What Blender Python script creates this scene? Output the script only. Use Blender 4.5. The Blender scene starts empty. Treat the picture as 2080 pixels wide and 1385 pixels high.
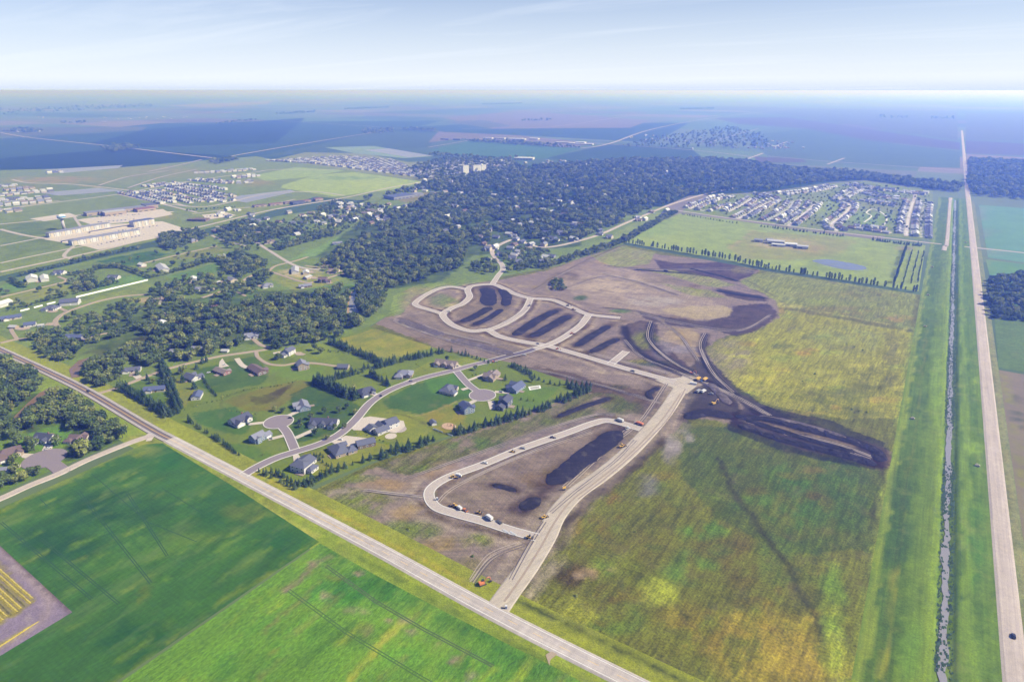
import bpy, bmesh, math, random
import numpy as np
from mathutils import Vector, Matrix
from mathutils.geometry import delaunay_2d_cdt

sc = bpy.context.scene
COL = sc.collection
R = math.radians
random.seed(7)
RNG = np.random.default_rng(7)

# ------------------------------------------------------------------ camera, sky, sun, exposure
ALT, FOC, HOR, YAW = 300.0, 1300.0, 184.0, R(33)        # flying height, focal length (px of a 2080 px frame), horizon row, heading
PITCH = math.atan((692.5 - HOR) / FOC)
cam = bpy.data.cameras.new('camera')
cam_o = bpy.data.objects.new('camera', cam); COL.objects.link(cam_o); sc.camera = cam_o
cam.sensor_width = 36.0; cam.lens = 36.0 * FOC / 2080.0
cam.clip_start = 1.0; cam.clip_end = 400000.0
cam_o.location = (0, 0, ALT); cam_o.rotation_euler = (math.pi / 2 - PITCH, 0, YAW)

FW = Vector((-math.sin(YAW), math.cos(YAW), 0)); RT = Vector((math.cos(YAW), math.sin(YAW), 0))
SUN_EL, SUN_BACK = R(41), R(8)
_h = RT * math.cos(SUN_BACK) - FW * math.sin(SUN_BACK)
SUN = Vector((_h.x * math.cos(SUN_EL), _h.y * math.cos(SUN_EL), math.sin(SUN_EL)))
sun = bpy.data.lights.new('sun', 'SUN'); sun_o = bpy.data.objects.new('sun', sun); COL.objects.link(sun_o)
sun.energy = 5.0; sun.angle = R(0.5); sun.color = (1.0, 0.93, 0.83)
sun_o.rotation_euler = SUN.to_track_quat('Z', 'Y').to_euler(); sun_o.location = (0, 0, 900)

world = bpy.data.worlds.new('World'); sc.world = world; world.use_nodes = True
wt = world.node_tree; wn = wt.nodes; wl = wt.links
sky = wn.new('ShaderNodeTexSky'); sky.sky_type = 'NISHITA'; sky.sun_disc = False
sky.sun_elevation = SUN_EL; sky.sun_rotation = math.atan2(SUN.x, SUN.y)
sky.altitude = 300; sky.air_density = 1.0; sky.dust_density = 0.25; sky.ozone_density = 4.0
# thin high cirrus, streaked along one direction, and the milky air low over the plain
tc = wn.new('ShaderNodeTexCoord'); sep = wn.new('ShaderNodeSeparateXYZ'); wl.new(tc.outputs['Generated'], sep.inputs[0])
def wmath(op, a, b=None):
    n = wn.new('ShaderNodeMath'); n.operation = op
    for i, v in enumerate((a, b)):
        if v is None: continue
        if isinstance(v, (int, float)): n.inputs[i].default_value = v
        else: wl.new(v, n.inputs[i])
    return n.outputs[0]
zc = wmath('ADD', wmath('MAXIMUM', sep.outputs['Z'], 0.0), 0.055)
comb = wn.new('ShaderNodeCombineXYZ')
wl.new(wmath('DIVIDE', sep.outputs['X'], zc), comb.inputs[0]); wl.new(wmath('DIVIDE', sep.outputs['Y'], zc), comb.inputs[1])
mp = wn.new('ShaderNodeMapping'); mp.inputs['Rotation'].default_value = (0, 0, R(-52)); mp.inputs['Scale'].default_value = (0.20, 0.95, 1)
wl.new(comb.outputs[0], mp.inputs[0])
nz = wn.new('ShaderNodeTexNoise'); nz.inputs['Scale'].default_value = 0.75; nz.inputs['Detail'].default_value = 7; nz.inputs['Roughness'].default_value = 0.62
nz.inputs['Distortion'].default_value = 1.1
wl.new(mp.outputs[0], nz.inputs[0])
cr = wn.new('ShaderNodeValToRGB'); cr.color_ramp.elements[0].position = 0.50; cr.color_ramp.elements[1].position = 0.82
cr.color_ramp.elements[1].color = (0.50, 0.50, 0.50, 1)
wl.new(nz.outputs[0], cr.inputs[0])
milk = wn.new('ShaderNodeValToRGB'); mr = milk.color_ramp                       # share of white veil by height above the horizon
mr.elements[0].position = 0.0; mr.elements[0].color = (0.92,) * 3 + (1,)
mr.elements[1].position = 0.30; mr.elements[1].color = (0.02,) * 3 + (1,)
e = mr.elements.new(0.04); e.color = (0.72,) * 3 + (1,)
e = mr.elements.new(0.12); e.color = (0.34,) * 3 + (1,)
wl.new(sep.outputs['Z'], milk.inputs[0])
mx1 = wn.new('ShaderNodeMix'); mx1.data_type = 'RGBA'
vc = wn.new('ShaderNodeValToRGB'); vr = vc.color_ramp; vr.elements[0].position = 0.0; vr.elements[0].color = (0.62, 0.72, 0.95, 1); vr.elements[1].position = 0.014; vr.elements[1].color = (0.86, 0.91, 1.0, 1); wl.new(sep.outputs['Z'], vc.inputs[0])   # the air right on the horizon is bluer
vs_ = wn.new('ShaderNodeVectorMath'); vs_.operation = 'SCALE'; vs_.inputs['Scale'].default_value = 11.6; wl.new(vc.outputs[0], vs_.inputs[0]); wl.new(vs_.outputs[0], mx1.inputs['B'])
tn = wn.new('ShaderNodeMix'); tn.data_type = 'RGBA'; tn.blend_type = 'MULTIPLY'; tn.inputs['Factor'].default_value = 1; tn.inputs['B'].default_value = (0.68, 0.84, 1.14, 1); wl.new(sky.outputs[0], tn.inputs['A']); wl.new(tn.outputs['Result'], mx1.inputs['A']); wl.new(milk.outputs[0], mx1.inputs['Factor'])
mx2 = wn.new('ShaderNodeMix'); mx2.data_type = 'RGBA'; mx2.inputs['B'].default_value = (9.8, 10.5, 11.6, 1)
wl.new(mx1.outputs['Result'], mx2.inputs['A']); wl.new(cr.outputs[0], mx2.inputs['Factor'])
wl.new(mx2.outputs['Result'], wn['Background'].inputs[0]); wn['Background'].inputs[1].default_value = 0.056

sc.view_settings.view_transform = 'Standard'; sc.view_settings.look = 'None'
sc.view_settings.exposure = 0.80; sc.view_settings.gamma = 1.0; sc.view_settings.use_curve_mapping = False
sc.render.engine = 'CYCLES'
sc.cycles.max_bounces = 5; sc.cycles.diffuse_bounces = 2; sc.cycles.glossy_bounces = 2; sc.cycles.transmission_bounces = 2
sc.cycles.volume_bounces = 2; sc.cycles.use_denoising = True
try: sc.cycles.denoiser = 'OPENIMAGEDENOISE'
except Exception: pass

# ------------------------------------------------------------------ survey helpers: photograph row/column <-> metres on the plain
_cp, _sp, _cy, _sy = math.cos(PITCH), math.sin(PITCH), math.cos(YAW), math.sin(YAW)
def G(px, py):
    u = (px - 1040) / FOC; v = (692.5 - py) / FOC
    t = ALT / (_sp - v * _cp)
    f = (_cp + v * _sp) * t; r = u * t
    return (-_sy * f + _cy * r, _cy * f + _sy * r)
def PX(X, Y):
    f = -_sy * X + _cy * Y; r = _cy * X + _sy * Y
    d = np.maximum(f * _cp + ALT * _sp, 1.0); v = (f * _sp - ALT * _cp) / d
    return 1040 + FOC * r / d, 692.5 - FOC * v
def W(*flat):                                        # flat list of columns and rows -> world outline
    return [G(flat[i], flat[i + 1]) for i in range(0, len(flat), 2)]

SIG = np.array([0.027, 0.068, 0.270]); AIR = np.array([0.60, 0.70, 0.76]); LIT = 1.80
def tone(rgb, km=0.0):
    """base colour of a surface that the photograph shows as this 8-bit colour through km kilometres of hazy air"""
    c = np.array(rgb, float) / 255.0
    c = np.where(c <= 0.04045, c / 12.92, ((c + 0.055) / 1.055) ** 2.4)
    T = np.exp(-SIG * km)
    a = np.maximum((c - AIR * (1 - T)) / (LIT * T), 0.008)
    return tuple(np.clip(np.maximum(a, (0.07 if km < .9 else 0.16) * a.max()), 0.006, 0.85))
def slant(px, py):
    x, y = G(px, py); return math.sqrt(x * x + y * y + ALT * ALT) / 1000.0

def vnoise(x, y, seed=0):
    xi = np.floor(x).astype(np.int64); yi = np.floor(y).astype(np.int64); fx = x - xi; fy = y - yi
    def h(a, b):
        n = (a * 374761393 + b * 668265263 + seed * 1442695041) & 0xffffffff
        n = ((n ^ (n >> 13)) * 1274126177) & 0xffffffff
        return ((n ^ (n >> 16)) & 0xffff) / 65535.0
    fx = fx * fx * (3 - 2 * fx); fy = fy * fy * (3 - 2 * fy)
    return (h(xi, yi) * (1 - fx) + h(xi + 1, yi) * fx) * (1 - fy) + (h(xi, yi + 1) * (1 - fx) + h(xi + 1, yi + 1) * fx) * fy
def fbm(x, y, seed=0, o=4):
    s = 0; a = 0.5
    for i in range(o):
        s = s + a * (vnoise(x, y, seed + i) - 0.5); x = x * 2.03; y = y * 2.03; a *= 0.55
    return s
def inside(X, Y, poly):
    r = np.zeros(X.shape, bool); n = len(poly)
    for i in range(n):
        x1, y1 = poly[i]; x2, y2 = poly[(i + 1) % n]
        if y1 == y2: continue
        c = ((y1 > Y) != (y2 > Y)) & (X < (x2 - x1) * (Y - y1) / (y2 - y1) + x1)
        r ^= c
    return r
def line_dist(X, Y, pts):
    d = np.full(X.shape, 1e9)
    for (x1, y1), (x2, y2) in zip(pts, pts[1:]):
        dx, dy = x2 - x1, y2 - y1; L = dx * dx + dy * dy + 1e-9
        t = np.clip(((X - x1) * dx + (Y - y1) * dy) / L, 0, 1)
        d = np.minimum(d, np.hypot(X - x1 - t * dx, Y - y1 - t * dy))
    return d
def smooth(pts, n=6):                                # Catmull-Rom through the surveyed points
    if len(pts) < 3: return list(pts)
    out = []
    p = [pts[0]] + list(pts) + [pts[-1]]
    for i in range(1, len(p) - 2):
        for k in range(n):
            t = k / n; a, b, c, d = p[i - 1], p[i], p[i + 1], p[i + 2]
            out.append(tuple(0.5 * (2 * b[j] + (c[j] - a[j]) * t + (2 * a[j] - 5 * b[j] + 4 * c[j] - d[j]) * t * t + (3 * b[j] - a[j] - 3 * c[j] + d[j]) * t ** 3) for j in (0, 1)))
    out.append(tuple(pts[-1])); return out

# ------------------------------------------------------------------ materials
MATS = {}
def new_mat(name):
    m = bpy.data.materials.new(name); m.use_nodes = True; return m, m.node_tree.nodes, m.node_tree.links, m.node_tree.nodes['Principled BSDF']
def nmath(N, L, op, a, b=None):
    n = N.new('ShaderNodeMath'); n.operation = op
    for i, v in enumerate((a, b)):
        if v is None: continue
        if isinstance(v, (int, float)): n.inputs[i].default_value = v
        else: L.new(v, n.inputs[i])
    return n.outputs[0]
def noise(N, L, vec, scale, detail=3, rough=0.6):
    n = N.new('ShaderNodeTexNoise'); n.inputs['Scale'].default_value = scale; n.inputs['Detail'].default_value = detail; n.inputs['Roughness'].default_value = rough
    if vec is not None: L.new(vec, n.inputs['Vector'])
    return n.outputs[0]
def ground_mat(name, layers, tint=None, rows=None, bump=0.0, bscale=0.7, rough=1.0, base=None, stretch=None, streak=(), vegonly=False, soil=()):
    """colour from the sheet's own survey colours, broken up by noises; layers = (scale, contrast); rows = (angle, spacing, contrast)"""
    m, N, L, bs = new_mat(name)
    tcn = N.new('ShaderNodeTexCoord'); vec = tcn.outputs['Object']
    if stretch:
        mpn = N.new('ShaderNodeMapping'); mpn.vector_type = 'TEXTURE'; mpn.inputs['Rotation'].default_value = (0, 0, stretch[0]); mpn.inputs['Scale'].default_value = (1 / stretch[1], 1, 1)
        L.new(vec, mpn.inputs[0]); vec = mpn.outputs[0]
    if base is None:
        at = N.new('ShaderNodeAttribute'); at.attribute_name = 'Col'; col = at.outputs['Color']
    else:
        rg = N.new('ShaderNodeRGB'); rg.outputs[0].default_value = (*base, 1); col = rg.outputs[0]
    f = None
    veg = None
    if vegonly:
        sp = N.new('ShaderNodeSeparateColor'); L.new(col, sp.inputs[0])
        veg = nmath(N, L, 'MULTIPLY', nmath(N, L, 'SUBTRACT', nmath(N, L, 'DIVIDE', nmath(N, L, 'MULTIPLY', sp.outputs[1], 2.0), nmath(N, L, 'ADD', sp.outputs[0], sp.outputs[2])), 1.06), 6.0)
        veg = nmath(N, L, 'MINIMUM', nmath(N, L, 'MAXIMUM', veg, 0.0), 1.0)
    def strk(s, c, ang, ratio):
        mm_ = N.new('ShaderNodeMapping'); mm_.vector_type = 'TEXTURE'; mm_.inputs['Rotation'].default_value = (0, 0, ang); mm_.inputs['Scale'].default_value = (1 / ratio, 1, 1)
        L.new(tcn.outputs['Object'], mm_.inputs[0])
        return nmath(N, L, 'MULTIPLY', nmath(N, L, 'SUBTRACT', noise(N, L, mm_.outputs[0], s, 3, 0.6), 0.5), c * 2.4)
    for s, c in layers:
        v = nmath(N, L, 'ADD', nmath(N, L, 'MULTIPLY', nmath(N, L, 'SUBTRACT', noise(N, L, vec, s, 3, 0.65), 0.5), c * 2.4), 1.0)
        if vegonly:
            w_ = nmath(N, L, 'ADD', nmath(N, L, 'MULTIPLY', veg, 0.68), 0.32); v = nmath(N, L, 'ADD', nmath(N, L, 'MULTIPLY', nmath(N, L, 'SUBTRACT', v, 1.0), w_), 1.0)
        f = v if f is None else nmath(N, L, 'MULTIPLY', f, v)
    for st in streak:
        v = strk(*st)
        if vegonly: v = nmath(N, L, 'MULTIPLY', v, veg)
        f = nmath(N, L, 'MULTIPLY', f, nmath(N, L, 'ADD', v, 1.0))
    for st in soil:
        v = nmath(N, L, 'MULTIPLY', strk(*st), nmath(N, L, 'SUBTRACT', 1.0, veg)); f = nmath(N, L, 'MULTIPLY', f, nmath(N, L, 'ADD', v, 1.0))
    if rows:
        mr_ = N.new('ShaderNodeMapping'); mr_.inputs['Rotation'].default_value = (0, 0, rows[0]); L.new(tcn.outputs['Object'], mr_.inputs[0])
        wv = N.new('ShaderNodeTexWave'); wv.inputs['Scale'].default_value = 0.314 / rows[1]; wv.inputs['Distortion'].default_value = 0.6; wv.inputs['Detail Scale'].default_value = 0.02
        L.new(mr_.outputs[0], wv.inputs[0])
        v = nmath(N, L, 'ADD', nmath(N, L, 'MULTIPLY', nmath(N, L, 'SUBTRACT', wv.outputs[1], 0.5), rows[2]), 1.0)
        f = nmath(N, L, 'MULTIPLY', f, v)
    f = nmath(N, L, 'MAXIMUM', f, 0.12)
    vm = N.new('ShaderNodeVectorMath'); vm.operation = 'SCALE'; L.new(col, vm.inputs[0]); L.new(f, vm.inputs['Scale'])
    outc = vm.outputs[0]
    if tint:
        for (tcol, s, lo, hi, amt) in tint:
            nzv = noise(N, L, vec, s, 4, 0.6)
            mr2 = N.new('ShaderNodeMapRange'); mr2.inputs['From Min'].default_value = lo; mr2.inputs['From Max'].default_value = hi; mr2.inputs['To Max'].default_value = amt
            L.new(nzv, mr2.inputs['Value'])
            mxn = N.new('ShaderNodeMix'); mxn.data_type = 'RGBA'; mxn.inputs['B'].default_value = (*tcol, 1)
            fo = nmath(N, L, 'MULTIPLY', mr2.outputs[0], veg) if vegonly else mr2.outputs[0]
            L.new(outc, mxn.inputs['A']); L.new(fo, mxn.inputs['Factor']); outc = mxn.outputs['Result']
    L.new(outc, bs.inputs['Base Color']); bs.inputs['Roughness'].default_value = rough
    bs.inputs['Specular IOR Level'].default_value = 0.12
    if bump:
        b = N.new('ShaderNodeBump'); b.inputs['Strength'].default_value = bump; b.inputs['Distance'].default_value = 1.0
        L.new(noise(N, L, vec, bscale, 4, 0.7), b.inputs['Height']); L.new(b.outputs[0], bs.inputs['Normal'])
    return m
def plain(name, col, rough=0.8, var=0.12, scale=0.4, metal=0.0, spec=0.3):
    """a solid colour with faint grain"""
    m, N, L, bs = new_mat(name)
    tcn = N.new('ShaderNodeTexCoord')
    v = nmath(N, L, 'ADD', nmath(N, L, 'MULTIPLY', nmath(N, L, 'SUBTRACT', noise(N, L, tcn.outputs['Object'], scale, 3, 0.65), 0.5), var * 2.4), 1.0)
    vm = N.new('ShaderNodeVectorMath'); vm.operation = 'SCALE'; vm.inputs[0].default_value = col; L.new(v, vm.inputs['Scale'])
    L.new(vm.outputs[0], bs.inputs['Base Color']); bs.inputs['Roughness'].default_value = rough; bs.inputs['Metallic'].default_value = metal
    bs.inputs['Specular IOR Level'].default_value = spec
    return m

# ------------------------------------------------------------------ object helpers
def tag(o, label=None, cat=None, group=None, kind=None):
    if label: o['label'] = label
    if cat: o['category'] = cat
    if group: o['group'] = group
    if kind: o['kind'] = kind
    return o
def link(name, me, parent=None):
    o = bpy.data.objects.new(name, me); COL.objects.link(o)
    if parent is not None: o.parent = parent
    return o
def mesh(name, v, f, mats, parent=None, smooth_=False, mi=None):
    me = bpy.data.meshes.new(name); me.from_pydata([tuple(map(float, p)) for p in v], [], f)
    for m in (mats if isinstance(mats, (list, tuple)) else [mats]): me.materials.append(m)
    if mi is not None: me.polygons.foreach_set('material_index', mi)
    if smooth_: me.polygons.foreach_set('use_smooth', [True] * len(me.polygons))
    me.update(); return link(name, me, parent)
def empty(name, x, y, z=0.0, rz=0.0):
    o = bpy.data.objects.new(name, None); COL.objects.link(o); o.location = (x, y, z); o.rotation_euler = (0, 0, rz); o.empty_display_size = 1; return o
def copy_thing(o, x, y, z, rz, s=(1, 1, 1)):
    c = o.copy(); COL.objects.link(c); c.location = (x, y, z); c.rotation_euler = (0, 0, rz); c.scale = s
    for ch in o.children:
        k = ch.copy(); COL.objects.link(k); k.parent = c
        for g in ch.children:
            q = g.copy(); COL.objects.link(q); q.parent = k
    return c
class MB:                                            # collects boxes, prisms and tubes for one mesh
    def __init__(s): s.v = []; s.f = []; s.m = []; s.cur = 0
    def add(s, v, f, m=None):
        n = len(s.v); s.v += [tuple(p) for p in v]; s.f += [tuple(i + n for i in q) for q in f]; s.m += [s.cur if m is None else m] * len(f)
    def box(s, x0, x1, y0, y1, z0, z1, m=None, M=None):
        v = [(x0, y0, z0), (x1, y0, z0), (x1, y1, z0), (x0, y1, z0), (x0, y0, z1), (x1, y0, z1), (x1, y1, z1), (x0, y1, z1)]
        if M is not None: v = [tuple(M @ Vector(p)) for p in v]
        s.add(v, [(3, 2, 1, 0), (4, 5, 6, 7), (0, 1, 5, 4), (1, 2, 6, 5), (2, 3, 7, 6), (3, 0, 4, 7)], m)
    def tube(s, a, b, r0, r1, n=8, m=None, caps=True):
        a = Vector(a); b = Vector(b); d = (b - a).normalized(); u = d.orthogonal().normalized(); w = d.cross(u)
        v = []
        for c, r in ((a, r0), (b, r1)):
            for k in range(n):
                t = 2 * math.pi * k / n; v.append(c + u * (r * math.cos(t)) + w * (r * math.sin(t)))
        f = [(k, (k + 1) % n, n + (k + 1) % n, n + k) for k in range(n)]
        if caps: f += [tuple(range(n - 1, -1, -1)), tuple(range(n, 2 * n))]
        s.add(v, f, m)
    def prism(s, poly, z0, z1, m=None):
        n = len(poly); v = [(x, y, z0) for x, y in poly] + [(x, y, z1) for x, y in poly]
        s.add(v, [tuple(range(n - 1, -1, -1)), tuple(range(n, 2 * n))] + [(k, (k + 1) % n, n + (k + 1) % n, n + k) for k in range(n)], m)
    def build(s, name, mats, parent=None, smooth_=False):
        return mesh(name, s.v, s.f, mats, parent, smooth_, s.m if isinstance(mats, (list, tuple)) else None)

# ------------------------------------------------------------------ ground sheets
_z = [0.02]
def next_z(step=0.005):
    _z[0] += step; return _z[0]
PAINTED = []
def paint(X, Y, base, ops, warp, seed):
    n = len(X); C = np.tile(np.array(base, float), (n, 1))
    wx = X + warp * 2 * fbm(X / 22, Y / 22, seed) + warp * 0.7 * fbm(X / 6, Y / 6, seed + 9)
    wy = Y + warp * 2 * fbm(X / 22, Y / 22, seed + 50) + warp * 0.7 * fbm(X / 6, Y / 6, seed + 59)
    qx, qy = PX(wx, wy); brk = fbm(X / 14, Y / 14, seed + 77, 5); brk2 = .8 * fbm(X / 5, Y / 16, seed + 87, 3)
    for op in ops:
        k = op[0]
        if k == 'p':                                  # ('p', outline, colour, strength[, breakup]) area
            a = inside(wx, wy, op[1]).astype(float)
        elif k == 'b':                                # ('b', column, row, half-width, half-height, colour, strength[, breakup]) soft patch
            d2 = ((qx - op[1]) / op[3]) ** 2 + ((qy - op[2]) / op[4]) ** 2
            a = np.clip(1.35 - d2, 0, 1)
        elif k == 'l':                                # ('l', line, metres wide, colour, strength[, breakup])
            d = line_dist(wx, wy, op[1]); a = np.clip(1.5 - d / (op[2] * 0.5), 0, 1)
        o = 2 if k == 'p' else (5 if k == 'b' else 3)
        col, s = op[o], op[o + 1]; br = op[o + 2] if len(op) > o + 2 else 0.0
        if br: a = a * np.clip(0.5 + (brk + brk2) * br * 4 + 0.25, 0, 1)
        a = (a * s)[:, None]
        C = C * (1 - a) + np.array(col) * a
    return C
def sheet(name, poly, base, mat, ops=(), res=None, warp=3.0, seed=1, z=None, kind='structure', step=0.005, parent=None, zf=None):
    z = next_z(step) if z is None else z
    P = [Vector(p) for p in poly]; n = len(P)
    vs = list(P); ed = []
    if res:                                           # break long edges, fill with a jittered grid
        vs = []
        for i in range(n):
            a, b = P[i], P[(i + 1) % n]; k = max(1, int((b - a).length / (res * 2)))
            vs += [a.lerp(b, j / k) for j in range(k)]
        nb = len(vs); ar = np.array([tuple(p) for p in poly])
        x0, y0 = ar.min(0); x1, y1 = ar.max(0)
        gx, gy = np.meshgrid(np.arange(x0 + res / 2, x1, res), np.arange(y0 + res / 2, y1, res))
        gx = (gx + RNG.uniform(-.3, .3, gx.shape) * res).ravel(); gy = (gy + RNG.uniform(-.3, .3, gy.shape) * res).ravel()
        k = inside(gx, gy, poly) & (line_dist(gx, gy, list(poly) + [poly[0]]) > res * 0.45)
        vs += [Vector((a, b)) for a, b in zip(gx[k], gy[k])]
    else: nb = n
    r = delaunay_2d_cdt(vs, [], [list(range(nb))], 1, 1e-4)
    vv = np.array([(p.x, p.y) for p in r[0]]); fs = r[2]
    me = bpy.data.meshes.new(name)
    zz = np.full(len(vv), z) if zf is None else z + zf(vv[:, 0], vv[:, 1])
    me.from_pydata(np.column_stack([vv, zz]).tolist(), [], fs)
    C = paint(vv[:, 0], vv[:, 1], base, ops, warp, seed)
    ca = me.color_attributes.new('Col', 'FLOAT_COLOR', 'POINT')
    ca.data.foreach_set('color', np.column_stack([np.clip(C, 0.004, 0.9), np.ones(len(C))]).astype(np.float32).ravel())
    me.materials.append(mat); me.update()
    if len(me.polygons) and me.polygons[0].normal.z < 0: me.flip_normals()
    o = link(name, me, parent)
    if kind: o['kind'] = kind
    return o
def ribbon_pts(pts, w0, w1=None, sm=True):
    c = smooth(pts) if sm and len(pts) > 2 else list(pts)
    Lf, Rg = [], []
    for i, p in enumerate(c):
        a = Vector(c[max(0, i - 1)]); b = Vector(c[min(len(c) - 1, i + 1)]); d = (b - a).normalized(); nrm = Vector((-d.y, d.x))
        Lf.append(Vector(p) + nrm * w0); Rg.append(Vector(p) + nrm * (w1 if w1 is not None else -w0))
    return Lf, Rg
def ribbon(name, pts, width, mat, z=None, kind='structure', sm=True, off=0.0, thick=0.0, parent=None, shoulder=0.0):
    """a strip of the given width along the line; thick gives it raised sides"""
    z = next_z() if z is None else z
    A, B = ribbon_pts(pts, off + width / 2, off - width / 2, sm)
    n = len(A); v = []; f = []
    for a, b in zip(A, B): v += [(a.x, a.y, z), (b.x, b.y, z)]
    f = [(2 * i + 1, 2 * i + 3, 2 * i + 2, 2 * i) for i in range(n - 1)]
    if thick:
        k = len(v)
        A2, B2 = ribbon_pts(pts, off + width / 2 + shoulder, off - width / 2 - shoulder, sm)
        for a, b in zip(A2, B2): v += [(a.x, a.y, z - thick), (b.x, b.y, z - thick)]
        for i in range(n - 1):
            f += [(2 * i, 2 * i + 2, k + 2 * i + 2, k + 2 * i), (k + 2 * i + 1, k + 2 * i + 3, 2 * i + 3, 2 * i + 1)]
    o = mesh(name, v, f, mat, parent)
    if kind and parent is None: o['kind'] = kind
    return o
def disc(name, x, y, r, mat, z=None, kind='structure', n=28, ry=None, rz=0, parent=None):
    z = next_z() if z is None else z
    v = []
    for k in range(n):
        a = 2 * math.pi * k / n; X, Y = r * math.cos(a), (ry or r) * math.sin(a)
        v.append((x + X * math.cos(rz) - Y * math.sin(rz), y + X * math.sin(rz) + Y * math.cos(rz), z))
    o = mesh(name, v, [tuple(range(n))], mat, parent)
    if kind and parent is None: o['kind'] = kind
    return o
# ------------------------------------------------------------------ the plain
def TC(rgb, px, py): return tone(rgb, slant(px, py))
def b(px, py, rx, ry, rgb, a=0.85, br=0.0): return ('b', px, py, rx, ry, TC(rgb, px, py), a, br)
def p(rgb, a, br, *flat):
    cx = sum(flat[0::2]) / (len(flat) // 2); cy = sum(flat[1::2]) / (len(flat) // 2)
    return ('p', W(*flat), TC(rgb, cx, cy), a, br)
def l(rgb, w, a, br, *flat):
    k = len(flat) // 4 * 2
    return ('l', smooth(W(*flat), 4), w, TC(rgb, flat[k], flat[k + 1]), a, br)

M_GRASS = ground_mat('grass', [(0.035, 0.34), (0.22, 0.42), (0.9, 0.62)], tint=[((0.16, 0.15, 0.05), 0.06, 0.55, 0.75, 0.35)], bump=0.5, bscale=0.8)
M_MEADOW = ground_mat('meadow', [(0.03, 0.26), (0.16, 0.44), (0.62, 0.95)], tint=[((0.14, 0.11, 0.05), 0.05, 0.56, 0.74, 0.35), ((0.05, 0.08, 0.03), 0.13, 0.58, 0.72, 0.4)], bump=0.8, bscale=0.6, streak=[(0.25, 0.6, R(90), 0.10), (0.6, 0.5, R(84), 0.08)], vegonly=True, soil=[(0.35, 0.42, R(35), 0.10), (0.30, 0.34, R(-15), 0.10), (0.5, 0.3, R(100), 0.08), (0.07, 0.3, R(0), 0.5)])
M_LAWN = ground_mat('lawn', [(0.03, 0.30), (0.3, 0.26), (1.2, 0.30)], tint=[((0.15, 0.14, 0.05), 0.05, 0.56, 0.72, 0.35)], bump=0.15, bscale=1.0)
M_SOIL = ground_mat('soil', [(0.03, 0.22), (0.18, 0.28), (0.8, 0.32)], tint=[((0.36, 0.31, 0.27), 0.05, 0.58, 0.72, 0.4)], bump=0.6, bscale=0.6)
M_CROP = ground_mat('bean_crop', [(0.012, 0.26), (0.08, 0.34), (0.7, 0.40)], tint=[((0.12, 0.17, 0.04), 0.05, 0.54, 0.72, 0.5)], rows=(R(90), 3.1, 0.08), bump=0.3, bscale=1.0, stretch=(R(90), 0.35))
M_CROP2 = ground_mat('young_crop', [(0.015, 0.26), (0.10, 0.40), (0.9, 0.8)], tint=[((0.20, 0.24, 0.02), 0.025, 0.52, 0.72, 0.5)], rows=(0, 4.2, 0.12), bump=0.7, bscale=0.8, stretch=(R(90), 0.4))
M_FIELD = ground_mat('far_field', [(0.003, 0.16), (0.02, 0.18), (0.12, 0.14)])
M_WATER, _N, _L, _b = new_mat('water'); _b.inputs['Base Color'].default_value = (0.21, 0.20, 0.205, 1); _b.inputs['Roughness'].default_value = 0.3
M_POND, _N, _L, _b = new_mat('pond_water'); _b.inputs['Base Color'].default_value = (0.13, 0.135, 0.16, 1); _b.inputs['Roughness'].default_value = 0.12
M_MUD, _N, _L, _b = new_mat('muddy_water'); _b.inputs['Base Color'].default_value = (*tone((150, 122, 92)), 1); _b.inputs['Roughness'].default_value = 0.3
def road_mat(name, col, var=0.10):
    return plain(name, col, 0.9, var, 0.35, spec=0.15)
M_CONC = road_mat('concrete', tone((204, 192, 184)), .16)
M_KERB = plain('kerb_concrete', tone((244, 240, 236)), 0.85, 0.06, 0.5)
M_ASPH = road_mat('grey_asphalt', tone((158, 146, 152)))
M_DARKASPH = ground_mat('dark_asphalt', [(0.05, 0.12), (0.5, 0.12)], base=tone((132, 120, 122)), streak=[(0.8, 0.3, 0, 0.03)])
M_NEWASPH = road_mat('new_asphalt', tone((120, 110, 122)))
M_HWY = ground_mat('pale_asphalt', [(0.05, 0.12), (0.5, 0.12)], base=tone((206, 196, 190)), streak=[(0.8, 0.30, 0, 0.03), (0.25, 0.2, R(90), 0.1)])
M_GRAVEL = ground_mat('gravel', [(0.04, 0.14), (0.3, 0.16), (1.5, 0.16)], base=tone((208, 194, 184)), streak=[(0.7, 0.28, R(90), 0.02)])
M_HAUL = ground_mat('haul_road_gravel', [(0.05, 0.16), (0.25, 0.16), (1.2, 0.14)], base=tone((208, 196, 180)), streak=[(0.5, 0.26, R(75), 0.05)])
M_DRIVE = plain('driveway_concrete', tone((222, 210, 198)), 0.9, 0.08, 0.3)
M_TRACK = road_mat('farm_track', tone((190, 172, 150)))
M_WHITE = plain('white_paint', (0.72, 0.72, 0.72), 0.6, 0.04)
M_YELLOW = plain('yellow_paint', (0.62, 0.40, 0.06), 0.7, 0.05)

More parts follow.
